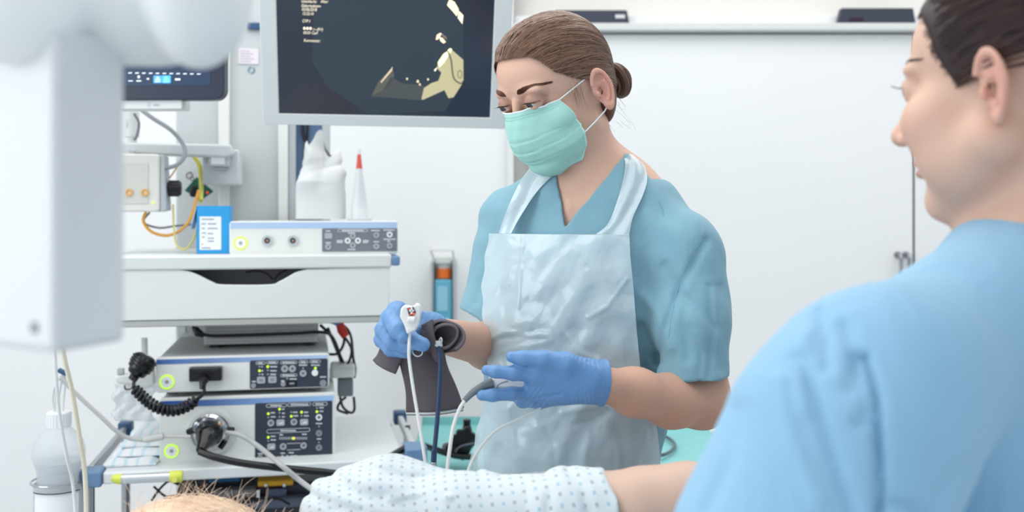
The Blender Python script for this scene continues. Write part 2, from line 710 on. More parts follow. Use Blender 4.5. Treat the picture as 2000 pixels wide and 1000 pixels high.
mb = MB(); mb.box(b0 + 0.01, b1 - 0.014, WY - 0.087, WY - 0.0845, y0_ + 0.055, y1_ - 0.02); mb.box(b0 + 0.008, b1 - 0.01, WY - 0.087, WY - 0.0845, y0_ + 0.02, y0_ + 0.034)
part('label', mb, mat('dispenser_label', (150, 205, 225), 0.5), bo)
mb = MB(); mb.cyl(((b0 + b1) / 2, WY - 0.058, W(0, 543, WY - 0.06).z), ((b0 + b1) / 2, WY - 0.058, W(0, 524, WY - 0.06).z), 0.023, n=28); part('collar', mb, M_ORANGE, t)
mb = MB(); mb.cyl(((b0 + b1) / 2, WY - 0.058, W(0, 524, WY).z), ((b0 + b1) / 2, WY - 0.058, W(0, 498, WY).z), 0.020, 0.022, n=24)
mb.box((b0 + b1) / 2 - 0.022, (b0 + b1) / 2 + 0.022, WY - 0.09, WY - 0.03, W(0, 512, WY).z, W(0, 500, WY).z)
part('pump_head', mb, M_WPL, t, bevel=0.002)
mb = MB()
za = W(0, 505, WY - 0.09).z; zb = W(0, 488, WY - 0.12).z
mb.tube([(b0 - 0.004, WY - 0.05, za), (b0 - 0.008, WY - 0.13, zb), (b1 + 0.004, WY - 0.13, zb), (b1 + 0.003, WY - 0.05, za)], 0.0035, 10)
part('elbow_lever', mb, M_WPL, t)
# ------------------------------------------------------------------ the endoscopy cart and what stands on it
O0 = W(480, HZ, 2.15)
CM = Matrix.Translation((O0.x, O0.y, 0)) @ Matrix.Rotation(YAW, 4, 'Z')
C = Plane(CM)


def cbox(mb, x0, y0, x1, y1, q, depth, dz=0.0):
    a0, a1, z0, z1 = C.rect(x0, y0, x1, y1, q)
    return mb.box(a0, a1, q, q + depth, z0 + dz, z1)


def flatrect(mb, x0, y0, x1, y1, q, th=0.001):
    a0, a1, z0, z1 = C.rect(x0, y0, x1, y1, q)
    return mb.box(a0, a1, q - th, q + th, z0, z1)


def base_of(x0, y1, x1, q):
    v = C.px((x0 + x1) / 2, y1, q)
    return v


# ---- the cart
QS = -0.02
t = cart = thing('equipment_cart', 'tall light grey endoscopy cart with drawer, back panel and blue corners', 'cart', (0, 0.2, 0), CM)
a0, a1, z0, z1 = C.rect(195, 499, 765, 526, QS)
SH0, SH1, SHZ = a0, a1, z1
mb = MB(); mb.box(a0, a1, QS, 0.46, z0, z1); part('top_shelf', mb, M_WPL2, t, CM, 0.004)
v = C.rect(764, 501, 783, 519, QS)
mb = MB(); mb.prism([(a1 + 0.0005, QS), (v[1] - 0.004, QS), (v[1], QS + 0.02), (v[1], 0.10), (a1 + 0.0005, 0.10)], v[2], v[3], 'xy')
part('corner_cap', mb, M_BLUE, t, CM, 0.003)
# drawer front with the cut-out grip
DZ0, DZ1 = C.rect(195, 524, 765, 622, QS + 0.004)[2:]
g = [C.px(x, y, QS + 0.004) for x, y in ((350, 527), (372, 531), (393, 540), (415, 551), (435, 556), (525, 556), (545, 550), (562, 541), (578, 532), (600, 526))]
poly = [(a0, DZ0), (a1 - 0.004, DZ0), (a1 - 0.004, DZ1)] + [(p.x, min(p.z, DZ1)) for p in spline(g, 5)][::-1] + [(a0, DZ1)]
# build the front as a triangulated plate
mb = MB(); mb.prism(poly, QS + 0.004, QS + 0.020)
dr = part('drawer', mb, mat('drawer_front', (220, 224, 222), 0.45), t, CM, 0.002)
mb = MB()
mb.box(a0 + 0.01, a1 - 0.014, QS + 0.022, 0.44, DZ0 + 0.006, DZ0 + 0.012)
mb.box(a0 + 0.01, a0 + 0.014, QS + 0.022, 0.44, DZ0 + 0.006, DZ1 - 0.012)
mb.box(a1 - 0.018, a1 - 0.014, QS + 0.022, 0.44, DZ0 + 0.006, DZ1 - 0.012)
mb.box(a0 + 0.01, a1 - 0.014, QS + 0.10, 0.105 + QS, DZ0 + 0.006, DZ1 - 0.004)
part('drawer_tray', mb, mat('drawer_inside', (128, 128, 138), 0.5), dr, CM)
mb = MB()
for P_ in ([(480, 532), (500, 529), (520, 534), (533, 546)], [(535, 546), (545, 535), (560, 527)]):
    mb.tube(spline([C.px(x, y, QS + 0.06) for x, y in P_], 6), 0.0022, 8)
part('drawer_cable', mb, mat('drawer_cable', (58, 46, 56), 0.5), dr, CM)
mb = MB(); mb.box(a0, a1 - 0.004, QS + 0.006, 0.45, DZ0 - 0.014, DZ0 - 0.001); part('under_panel', mb, mat('under_panel_grey', (176, 178, 174), 0.5), t, CM, 0.002)
# back panel above the shelf, and the columns
QB = 0.40
ZT = 2.05
b0 = C.px(343, 400, QB).x; b1 = C.px(645, 400, QB).x
mb = MB(); mb.box(b0, C.px(578, 400, QB).x, QB + 0.004, QB + 0.05, 0.16, ZT); part('back_panel', mb, mat('back_panel_grey', (196, 201, 203), 0.5, noise=0.03, nscale=5), t, CM, 0.004)
for x0_, x1_ in ((427, 449), (543, 563)):
    l = C.px(x0_, 350, QB).x; r = C.px(x1_, 350, QB).x
    mb = MB(); mb.box(l, r, QB - 0.012, QB + 0.004, SHZ + 0.0, ZT); part('white_rail', mb, M_WPL, t, CM, 0.003)
l = C.px(578, 350, QB).x; r = C.px(629, 350, QB).x
mb = MB(); mb.box(l, r, QB + 0.02, QB + 0.05, SHZ, ZT); part('cable_channel', mb, mat('channel_blue', (92, 122, 158), 0.5), t, CM)
mb = MB(); mb.box(r, C.px(645, 350, QB).x, QB - 0.004, QB + 0.05, SHZ, ZT); mb.box(C.px(563, 350, QB).x, l, QB - 0.002, QB + 0.05, SHZ, ZT); part('channel_cover', mb, M_GPL, t, CM, 0.003)
mb = MB()
mb.tube(spline([C.px(588, 200, QB + 0.01), C.px(592, 262, QB + 0.01), C.px(604, 300, QB + 0.01), C.px(610, 420, QB + 0.01)], 6), 0.004, 8)
mb.tube(spline([C.px(602, 200, QB + 0.01), C.px(600, 262, QB + 0.01), C.px(596, 300, QB + 0.01), C.px(600, 420, QB + 0.01)], 6), 0.0035, 8)
part('channel_cable', mb, M_BLK, t, CM)
# blue clip and stickers on the back panel
mb = MB(); cbox(mb, 482, 44, 520, 57, QB - 0.006, 0.008); part('blue_clip', mb, M_DBLUE, t, CM, 0.002)
mb = MB(); flatrect(mb, 466, 95, 505, 125, QB + 0.003, 0.0015); st = part('sticker', mb, mat('sticker_white', (226, 220, 226), 0.6), t, CM)
tag(st, 'white printed sticker')
mb = MB()
for k in range(5):
    flatrect(mb, 469, 99 + k * 5, 488 + (k * 7) % 13, 101 + k * 5, QB + 0.0015, 0.0003)
part('printing', mb, mat('faint_print', (186, 178, 192), 0.6), st, CM)
cc = C.px(491, 137, QB + 0.002)
mb = MB()
for k in range(24):
    if k in (4, 5, 15, 16):
        continue
    a = 2 * math.pi * k / 24; b = 2 * math.pi * (k + 1) / 24
    mb.add([(cc.x + r_ * math.cos(u), cc.y, cc.z + r_ * math.sin(u)) for r_, u in ((0.0085, a), (0.0085, b), (0.0058, b), (0.0058, a))], [(0, 1, 2, 3)])
st = part('round_sticker', mb, mat('sticker_blue', (70, 120, 158), 0.6), t, CM, fixn=False)
tag(st, 'round blue sticker')
# lower column, lower shelf, rails, base
l0, l1 = C.px(345, 640, 0.37).x, C.px(402, 640, 0.37).x
mb = MB(); mb.box(l0, l1, 0.36, 0.403, 0.16, DZ0 - 0.015); part('column', mb, M_WPL2, t, CM, 0.004)
mb = MB(); mb.box(l0 + 0.011, l0 + 0.022, 0.357, 0.3605, C.px(360, 650, 0.36).z, C.px(360, 628, 0.36).z); part('column_sticker', mb, M_PAPER, t, CM)
QF = -0.07
LZ = C.px(400, 914, QF).z
LZB = C.px(400, 937, QF).z
la, lb = C.px(200, 925, QF).x, C.px(790, 925, QF).x
mb = MB(); mb.box(la, lb, QF, 0.40, LZB, LZ); part('lower_shelf', mb, mat('shelf_top', (218, 222, 224), 0.4), t, CM, 0.004)
mb = MB(); mb.prism([(la - 0.001, QF - 0.006), (la - 0.034, QF - 0.006), (la - 0.046, QF + 0.01), (la - 0.046, QF + 0.05), (la - 0.001, QF + 0.05)], LZB - 0.004, LZ + 0.004, 'xy'); part('corner_cap', mb, M_BLUE, t, CM, 0.004)
mb = MB(); mb.prism([(lb + 0.001, QF - 0.006), (lb + 0.034, QF - 0.006), (lb + 0.05, QF + 0.02), (lb + 0.05, QF + 0.07), (lb + 0.001, QF + 0.07)], LZB - 0.012, LZ + 0.02, 'xy'); part('corner_cap', mb, M_BLUE, t, CM, 0.004)
for s, xx in ((-1, la - 0.030), (1, lb + 0.030)):
    mb = MB(); mb.box(xx - 0.007, xx + 0.007, QF + 0.05 if s < 0 else QF + 0.07, 0.36, LZ - 0.016, LZ + 0.004); part('side_rail', mb, M_STEEL if s < 0 else M_LGR, t, CM, 0.003)
    mb = MB(); mb.box(xx - 0.016, xx + 0.016, 0.36, 0.40, LZ - 0.02, LZ + 0.012); part('corner_cap', mb, M_DBLUE, t, CM, 0.004)
# lid tray at the back right of the shelf (slightly sloping)
for xx in (la - 0.03, lb + 0.0):
    mb = MB(); mb.cyl((xx, QF + 0.03, 0.14), (xx, QF + 0.03, LZB - 0.004), 0.010); part('post', mb, M_STEEL, t, CM)
    mb = MB(); mb.cyl((xx, 0.38, 0.14), (xx, 0.38, LZ - 0.02), 0.010); part('post', mb, M_STEEL, t, CM)
mb = MB(); mb.box(la, lb, -0.05, 0.42, 0.11, 0.16); part('base', mb, M_WPL2, t, CM, 0.01)
for xx in (la + 0.04, lb - 0.04):
    for yy in (-0.02, 0.38):
        mb = MB(); mb.cyl((xx - 0.012, yy, 0.055), (xx + 0.012, yy, 0.055), 0.055); mb.box(xx - 0.018, xx + 0.018, yy - 0.02, yy + 0.02, 0.07, 0.112); part('caster', mb, M_DGR, t, CM, 0.003)
# lower compartment shelf
ZC = 0.62
mb = MB(); mb.box(la, lb, -0.02, 0.40, ZC - 0.02, ZC); part('bottom_shelf', mb, M_WPL2, t, CM, 0.003)

# ---- gear on the bottom shelf, seen past the pillow
t = thing('suction_pump', 'dark boxy device with metal front plate on the shelf below the processors', 'device', (C.px(470, 980, 0.1).x, 0.2, ZC), CM)
zt = C.px(470, 948, 0.12).z
x0_, x1_ = C.px(345, 960, 0.12).x, C.px(640, 960, 0.12).x
mb = MB(); mb.box(x0_, x1_, 0.12, 0.34, ZC, zt); part('body', mb, mat('dark_device', (46, 46, 58), 0.4), t, CM, 0.006)
mb = MB(); cbox(mb, 410, 957, 500, 974, 0.09, 0.029); part('metal_plate', mb, mat('dull_metal', (128, 122, 124), 0.4, 0.3), t, CM, 0.003)
mb = MB(); cbox(mb, 501, 958, 507, 972, 0.088, 0.005); cbox(mb, 501, 977, 507, 986, 0.088, 0.005); part('white_edge', mb, M_PAPER, t, CM)
mb = MB(); cbox(mb, 440, 975, 600, 995, 0.085, 0.034); part('lower_front', mb, mat('slate_front', (92, 100, 118), 0.4), t, CM, 0.006)
mb = MB(); cbox(mb, 520, 955, 560, 978, 0.100, 0.019); part('grey_tile', mb, mat('slate_tile', (78, 88, 110), 0.4), t, CM, 0.002)
mb = MB(); p = C.px(454, 973, 0.1); mb.cyl((p.x, 0.075, p.z), (p.x, 0.09, p.z), 0.006); part('knob', mb, M_BLK, t, CM)
mb = MB(); cbox(mb, 503, 939, 573, 950, 0.10, 0.06)
yb = single('yellow_case', mb, mat('amber_plastic', (214, 160, 30), 0.4), 'amber yellow plastic case lying on the dark device under the shelf', 'case', CM, 0.003)
WM[yb.name] = yb.matrix_basis.copy()
for x in (519, 555):
    mb = MB(); mb.cyl(C.px(x, 948, 0.0985), C.px(x, 948, 0.095), 0.0035); part('rivet', mb, M_PAPER, yb, CM)
mb = MB(); cbox(mb, 408, 936, 468, 942, 0.11, 0.05, 0.0); single('blue_case', mb, mat('teal_blue', (34, 100, 146), 0.5), 'flat dark blue case on the device under the shelf', 'case', CM, 0.003)
cb = [([(296, 978), (312, 955), (330, 940), (345, 945)], 0.06, 0.0025), ([(300, 950), (318, 966), (335, 974), (360, 968)], 0.055, 0.0025), ([(360, 938), (382, 946), (398, 960), (402, 975)], 0.06, 0.0035), ([(345, 945), (372, 940), (396, 936), (402, 930)], 0.065, 0.0035),
      ([(320, 972), (352, 968), (392, 970), (440, 984), (500, 978), (540, 974), (566, 985)], 0.05, 0.0028)]
for k, (pp, q, r) in enumerate(cb):
    mb = MB(); mb.tube(spline([C.px(x, y, q) for x, y in pp], 8), r, 8)
    single('cable', mb, M_BLK, ['thin black cable curling left under the shelf edge', 'thin black cable crossing another below the grip bar', 'black cable slanting down over the dark device', 'short black cable just under the shelf lip', 'long black cable wandering along the front of the dark device'][k], 'cable', CM)

# ---- helper for the white processors
def printed(mb, x, y, w, q, rows=1, seed=0):
    rnd = random.Random(seed + int(x * 7 + y * 13))
    for r in range(rows):
        xx = x
        while xx < x + w - 1:
            ww = rnd.uniform(1.6, 3.4)
            flatrect(mb, xx, y + r * 4, min(xx + ww, x + w), y + r * 4 + 2.4, q, 0.0004)
            xx += ww + 0.7


def disc(mb, x, y, rpx, q, th, n=24):
    p = C.px(x, y, q)
    r = rpx / 2000 * 2.15
    mb.cyl((p.x, q, p.z), (p.x, q - th, p.z), r, n=n)


def ringm(mb, x, y, r0, r1, q, th, n=36):
    p = C.px(x, y, q)
    k = 2.15 / 2000
    mb.lathe([(r0 * k, 0), (r1 * k, 0), (r1 * k, th), (r0 * k, th), (r0 * k, 0.0)], (p.x, q, p.z), (0, -1, 0), n)


def pill(mb, x0, x1, y, h, q, lw=0.9):
    a, b, z0, z1 = C.rect(x0, y - h / 2, x1, y + h / 2, q)
    mb.tube([(u, q, v) for u, v in rrect(a, b, z0, z1, (z1 - z0) * 0.48, 4)], lw * 0.0005, 6, closed=True)


def gradmat(name, c0, c1, x0, x1):
    """printed stripe that fades from one ink to the other along local x"""
    m = bpy.data.materials.new(name)
    m.use_nodes = True
    nt = m.node_tree
    b = nt.nodes['Principled BSDF']
    b.inputs['Roughness'].default_value = 0.7
    b.inputs['Specular IOR Level'].default_value = 0.2
    tc = nt.nodes.new('ShaderNodeTexCoord')
    sp = nt.nodes.new('ShaderNodeSeparateXYZ')
    mr = nt.nodes.new('ShaderNodeMapRange')
    mr.inputs['From Min'].default_value = x0
    mr.inputs['From Max'].default_value = x1
    cr = nt.nodes.new('ShaderNodeValToRGB')
    cr.color_ramp.elements[0].color = lin(c0)
    cr.color_ramp.elements[1].color = lin(c1)
    nt.links.new(tc.outputs['Object'], sp.inputs[0])
    nt.links.new(sp.outputs['X'], mr.inputs['Value'])
    nt.links.new(mr.outputs['Result'], cr.inputs[0])
    nt.links.new(cr.outputs[0], b.inputs['Base Color'])
    return m


def power_button(x, y, r, q, parent):
    mb = MB(); ringm(mb, x, y, r * 0.78, r, q, 0.0016); o = part('lit_ring', mb, M_RING, parent, CM)
    mb = MB(); disc(mb, x, y, r * 0.76, q, 0.002); o = part('power_button', mb, M_BTNW, parent, CM)
    mb = MB(); ringm(mb, x, y, r * 0.16, r * 0.3, q - 0.002, 0.0004, 18); mb2 = part('power_symbol', mb, M_GPL, o, CM)


# ---- the video processor (upper of the two)
def processor(name, label, x0, y0, x1, y1, q, depth, stripe, cols, back_in=0.0):
    a0, a1, z0, z1 = C.rect(x0, y0, x1, y1, q)
    t = thing(name, label, 'medical processor', ((a0 + a1) / 2, q + depth / 2, z0), CM)
    mb = MB(); mb.box(a0 + 0.004, a1 + 0.0, q + 0.012, q + depth, z0, z1 - 0.001); part('body', mb, M_WPL2, t, CM, 0.004)
    mb = MB(); mb.prism(rrect(a0, a1, z0, z1, 0.007), q, q + 0.016); part('front_panel', mb, M_WPL, t, CM, 0.002)
    s0, s1, u0, u1 = C.rect(x0 + 2, stripe[0], x1 - 4, stripe[1], q)
    mb = MB(); mb.box(s0, s1, q - 0.0006, q + 0.001, u0, u1); part('blue_stripe', mb, gradmat(name + '_stripe', cols[0], cols[1], s0, s1), t, CM)
    for xx in (a0 + 0.03, a1 - 0.03):
        for yy in (q + 0.03, q + depth - 0.03):
            mb = MB(); mb.cyl((xx, yy, z0 - 0.007), (xx, yy, z0 + 0.001), 0.012); part('rubber_foot', mb, M_DGR, t, CM)
    return t


EX = 0.000
t = processor('light_source', 'larger lower white endoscopy light source with round scope socket', 311, 772, 655, 909, 0.0, 0.36, (778, 790), ((18, 70, 150), (160, 194, 234)))
power_button(335, 881, 13.5, 0, t)
a0, a1, z0, z1 = C.rect(498, 785, 649, 899, 0)
mb = MB(); mb.prism(rrect(a0, a1, z0, z1, 0.004), -0.0012, 0.002); pn = part('control_panel', mb, M_PAN2, t, CM)
mb = MB()
pill(mb, 520, 560, 792, 6, -0.0014); pill(mb, 562, 607, 790, 6, -0.0014); pill(mb, 611, 639, 789, 6, -0.0014); pill(mb, 521, 605, 841, 7, -0.0014)
printed(mb, 528, 791, 22, -0.0014); printed(mb, 568, 789, 34, -0.0014); printed(mb, 616, 788, 16, -0.0014); printed(mb, 548, 840, 30, -0.0014)
for (x, y, w_) in ((529, 806, 8), (529, 814, 10), (551, 799, 5), (551, 807, 5), (551, 814, 5), (573, 805, 8), (573, 812, 10), (594, 805, 8), (594, 812, 9), (624, 796, 8), (624, 803, 9), (529, 852, 9), (529, 859, 10), (546, 849, 7), (590, 848, 9), (504, 886, 9), (548, 885, 9), (564, 884, 10), (617, 827, 12), (619, 857, 10)):
    printed(mb, x, y - 1, w_, -0.0014)
for k in range(15):
    flatrect(mb, 546 + k * 3.7, 853.5, 547.2 + k * 3.7, 858.5, -0.0014, 0.0004)
for x in (550, 560, 568, 573, 577):
    flatrect(mb, x, 889, x + 2.6, 894, -0.0014, 0.0004)
part('panel_printing', mb, M_MARK, pn, CM)
for (x, y) in ((524, 808), (546, 799), (589, 805), (569, 813), (619, 804), (524, 854), (526, 894)):
    mb = MB(); disc(mb, x, y, 2.4, -0.0012, 0.001, 14); part('indicator_light', mb, M_LED, pn, CM)
mb = MB(); disc(mb, 573, 856, 2.8, -0.0012, 0.0012, 14); part('indicator_light', mb, mat('yellow_lamp', (230, 224, 60), 0.4, emit=(235, 225, 60), estr=0.6), pn, CM)
for (x, y) in ((524, 815), (546, 806), (546, 814), (569, 805), (589, 812), (619, 797), (524, 861), (520, 895), (623, 833), (623, 864)):
    mb = MB(); disc(mb, x, y, 1.6, -0.0012, 0.0006, 10); part('indicator_light', mb, M_BTN, pn, CM)
for (x, y, r, m) in ((529, 826, 6.5, M_BTN), (574, 824, 6.5, M_BTN), (623, 815, 6.2, M_BTNW), (623, 846, 6.2, M_BTNG), (623, 874, 6.2, M_BTNG), (553, 872, 6.5, M_BTN), (593, 870, 6.2, M_BTN), (508, 893, 4.6, M_BTN)):
    mb = MB(); disc(mb, x, y, r, -0.0012, 0.0022); bo = part('button', mb, m, pn, CM)
    mb = MB(); ringm(mb, x, y, r * 0.4, r * 0.55, -0.0034, 0.0003, 14); part('button_symbol', mb, M_BTNG, bo, CM)
for (x, y) in ((548, 825), (594, 824), (530, 872)):
    a, b, c_, d_ = C.rect(x - 8, y - 6, x + 8, y + 6, 0)
    mb = MB(); mb.prism(rrect(a, b, c_, d_, 0.003), -0.0032, -0.001); bo = part('button', mb, M_BTN, pn, CM)
    a, b, c_, d_ = C.rect(x - 4.5, y - 2.5, x + 4.5, y + 2.5, 0)
    mb = MB(); mb.prism([(a, c_), (b, c_), (b, d_)], -0.0036, -0.003); part('button_symbol', mb, M_MARK, bo, CM)
mb = MB()
for y in (865.5, 878):
    flatrect(mb, 560, y, 587, y + 0.8, -0.0013, 0.0004)
part('button_frame', mb, M_MARK, pn, CM)
mb = MB()
p = C.px(412, 843, 0)
mb.lathe([(0.050, 0.0), (0.052, 0.004), (0.046, 0.010), (0.040, 0.011), (0.036, 0.006), (0.0, 0.006)], (p.x, 0.0, p.z), (0, -1, 0), 48)
part('scope_socket', mb, mat('socket_grey', (204, 207, 206), 0.4), t, CM)
mb = MB(); flatrect(mb, 383, 911 - 9, 420, 906, -0.0004, 0.0003); printed(mb, 356, 762 + 145, 10, -0.0006)
part('model_lettering', mb, mat('pale_print', (176, 206, 226), 0.5), t, CM)

t = processor('video_processor', 'upper white endoscopy video processor with coiled cable plugged in', 304, 694, 643, 762, 0.0, 0.36, (698, 707), ((66, 108, 172), (180, 204, 236)))
power_button(326, 746, 14.0, 0, t)
a0, a1, z0, z1 = C.rect(488, 702, 640, 757, 0)
mb = MB(); mb.prism(rrect(a0, a1, z0, z1, 0.004), -0.0012, 0.002); pn = part('control_panel', mb, M_PAN2, t, CM)
mb = MB()
for (x0_, x1_, y) in ((500, 518, 709), (521, 543, 708), (548, 580, 708), (584, 601, 707), (605, 626, 706), (548, 580, 733)):
    pill(mb, x0_, x1_, y, 5, -0.0014); printed(mb, x0_ + 4, y - 1, x1_ - x0_ - 8, -0.0014)
for (x, y, w_) in ((511, 716, 3), (511, 724, 3), (511, 731, 3), (528, 716, 13), (528, 724, 13), (528, 731, 12), (584, 713, 16), (608, 713, 18), (492, 745, 8), (566, 740, 14), (549, 744, 8), (625, 736, 12)):
    printed(mb, x, y - 1, w_, -0.0014)
part('panel_printing', mb, M_MARK, pn, CM)
for (x, y) in ((507, 724), (523, 716), (616, 719)):
    mb = MB(); disc(mb, x, y, 2.5, -0.0012, 0.001, 14); part('indicator_light', mb, M_LED, pn, CM)
for (x, y) in ((507, 716), (507, 731), (523, 723), (523, 731), (592, 719), (561, 739)):
    mb = MB(); disc(mb, x, y, 1.7, -0.0012, 0.0006, 10); part('indicator_light', mb, M_BTN, pn, CM)
for (x, y, r, m) in ((556, 720, 6.8, M_BTN), (571, 720, 6.8, M_BTN), (592, 729, 6.6, M_BTN), (615, 728, 6.2, M_BTNW), (631, 748, 6.6, M_BTNG), (495, 753, 4.4, M_BTN), (553, 750, 4.4, M_BTN)):
    mb = MB(); disc(mb, x, y, r, -0.0012, 0.0022); bo = part('button', mb, m, pn, CM)
    if m is M_BTN:
        mb = MB(); ringm(mb, x, y, r * 0.35, r * 0.5, -0.0034, 0.0003, 14); part('button_symbol', mb, M_BTNG, bo, CM)
for (x, y) in ((510, 742), (532, 741)):
    a, b, c_, d_ = C.rect(x - 8, y - 6.5, x + 8, y + 6.5, 0)
    mb = MB(); mb.prism(rrect(a, b, c_, d_, 0.003), -0.0032, -0.001); bo = part('button', mb, M_BTN, pn, CM)
    a, b, c_, d_ = C.rect(x - 4, y - 3, x + 4, y + 3, 0)
    mb = MB(); mb.prism(rrect(a, b, c_, d_, 0.002), -0.0036, -0.003); part('button_symbol', mb, M_BTNG, bo, CM)
mb = MB(); flatrect(mb, 560, 743, 580, 755, -0.0013, 0.001); pt = part('data_port', mb, M_BLK, pn, CM)
mb = MB(); flatrect(mb, 565, 747, 575, 751, -0.0026, 0.0006); part('port_tongue', mb, M_BTNG, pt, CM)
a0, a1, z0, z1 = C.rect(368, 713, 437, 745, 0)
mb = MB(); mb.prism(rrect(a0, a1, z0, z1, 0.004), -0.003, 0.002); part('socket_frame', mb, mat('socket_bezel', (196, 200, 200), 0.4), t, CM, 0.001)

# ---- coiled cable with its plugs
t = thing('coiled_cable', 'black coiled video cable with rectangular plug and loose round connector cap', 'cable', C.px(340, 800, -0.05), CM)
a0, a1, z0, z1 = C.rect(371, 716, 434, 742, -0.01)
mb = MB(); mb.prism(rrect(a0, a1, z0, z1, 0.003), -0.028, -0.0035); pl = part('plug', mb, M_BLK, t, CM, 0.002)
a0, a1, z0, z1 = C.rect(376, 720, 428, 727, -0.03)
mb = MB(); mb.box(a0, a1, -0.031, -0.028, z0, z1); part('plug_ridge', mb, M_BLKG, pl, CM, 0.001)
mb = MB(); p = C.px(399, 740, -0.03); mb.lathe([(0.0, 0.012), (0.007, 0.011), (0.010, 0.006), (0.011, -0.006), (0.009, -0.012)], (p.x, -0.040, p.z), (0, -1, 0), 24)
mb.tube([(p.x, -0.042, p.z), (p.x - 0.001, -0.05, p.z - 0.008), (p.x - 0.002, -0.052, p.z - 0.018)], [0.0085, 0.007, 0.005], 14); part('strain_relief', mb, M_BLKG, t, CM)
path = spline([C.px(x, y, q) for x, y, q in ((265, 738, -0.03), (262, 755, -0.045), (282, 778, -0.05), (308, 796, -0.055), (335, 802, -0.055), (362, 795, -0.055), (384, 780, -0.055), (397, 770, -0.055), (399, 757, -0.052), (397, 750, -0.05))], 40)
# coil around the middle stretch
L = [0]
for i in range(1, len(path)):
    L.append(L[-1] + (path[i] - path[i - 1]).length)
tot = L[-1]
s0, s1 = tot * 0.10, tot * 0.83
pitch = 0.0086
pts = []
N_ = 22
total_turns = (s1 - s0) / pitch
nst = int(total_turns * N_)


def at_len(s):
    s = max(0, min(tot, s))
    i = min(int(np.searchsorted(L, s)), len(L) - 1)
    i = max(i, 1)
    u = (s - L[i - 1]) / max(L[i] - L[i - 1], 1e-9)
    return path[i - 1].lerp(path[i], u), (path[i] - path[i - 1]).normalized()


for k in range(nst + 1):
    s = s0 + (s1 - s0) * k / nst
    p, tg = at_len(s)
    n1 = Vector((0, -1, 0)); n1 = (n1 - tg * n1.dot(tg)).normalized(); n2 = tg.cross(n1)
    a = 2 * math.pi * k / N_
    env = min(1, k / (N_ * 1.0), (nst - k) / (N_ * 1.0))
    pts.append(p + (n1 * math.cos(a) + n2 * math.sin(a)) * 0.0092 * env)
head_ = [at_len(s0 * u / 6)[0] for u in range(6)]
tail_ = [at_len(s1 + (tot - s1) * u / 6)[0] for u in range(1, 7)]
mb = MB(); mb.tube(head_ + pts + tail_, 0.0036, 8); part('coil', mb, M_BLK, t, CM)
p = C.px(272, 720, -0.02)
ax = (C.px(262, 738, -0.03) - C.px(284, 702, -0.03)).normalized()
mb = MB(); mb.lathe([(0.0, -0.030), (0.018, -0.029), (0.024, -0.024), (0.026, -0.012), (0.0245, -0.006), (0.0245, 0.0), (0.021, 0.002), (0.018, 0.012), (0.010, 0.016), (0.009, 0.026), (0.0, 0.027)], p, ax, 32, 1.0, 1.0)
part('connector_cap', mb, M_BLKG, t, CM)
mb = MB()
for k in range(3):
    c0 = p + ax * (-0.021 + k * 0.006)
    mb.lathe([(0.0255, -0.001), (0.0268, 0), (0.0255, 0.001)], c0, ax, 32)
part('cap_rib', mb, M_BLK, t, CM)

# ---- scope connector plugged into the light source
t = thing('endoscope', 'black endoscope with chrome light guide plug and thick black cord', 'endoscope', C.px(410, 860, -0.05), CM)
p = C.px(410, 841, -0.02)
mb = MB(); mb.lathe([(0.030, 0.0), (0.034, 0.004), (0.034, 0.012), (0.028, 0.016), (0.026, 0.030), (0.0, 0.034)], (p.x, -0.008, p.z), (0, -1, 0), 36); part('plug_collar', mb, M_CHROME, t, CM)
mb = MB()
ax2 = (C.px(392, 878, -0.10) - C.px(412, 840, -0.04)).normalized()
mb.lathe([(0.0, -0.012), (0.020, -0.010), (0.027, 0.0), (0.028, 0.010), (0.023, 0.016), (0.022, 0.028), (0.017, 0.036), (0.012, 0.052), (0.0085, 0.066), (0.0, 0.067)], C.px(411, 842, -0.045), ax2, 32)
part('plug_body', mb, M_BLKG, t, CM)
mb = MB()
for (x, y, rr) in ((384, 836, 0.007), (438, 838, 0.006), (398, 826, 0.006), (424, 822, 0.005)):
    p = C.px(x, y, -0.045); mb.cyl((p.x, -0.03, p.z), (p.x, -0.052, p.z), rr, n=14)
part('valve', mb, M_CHROME, t, CM)
mb = MB(); mb.cyl(C.px(431, 824, -0.052), C.px(426, 838, -0.055), 0.0048, n=14); part('port', mb, mat('brass', (196, 168, 140), 0.3, 0.7), t, CM)
mb = MB(); p = C.px(452, 840, -0.03); mb.cyl(C.px(436, 838, -0.04), C.px(456, 840, -0.03), 0.006); mb.cyl(C.px(383, 838, -0.04), C.px(368, 844, -0.03), 0.007); mb.cyl(C.px(440, 860, -0.04), C.px(430, 875, -0.04), 0.006); part('side_port', mb, M_BLKG, t, CM)
cord = [C.px(390, 882, -0.105), C.px(420, 893, -0.12), C.px(470, 904, -0.13), C.px(540, 913, -0.14), C.px(620, 921, -0.15)]
cord += [C.loc(W(x, y, d)) for x, y, d in ((690, 925, 2.05), (745, 902, 2.1), (790, 876, 2.18), (820, 869, 2.26), (850, 878, 2.34), (890, 890, 2.38), (930, 893, 2.42))]
mb = MB(); mb.tube(spline(cord, 12), 0.0072, 14); part('universal_cord', mb, mat('endoscope_cord', (14, 13, 16), 0.25), t, CM)
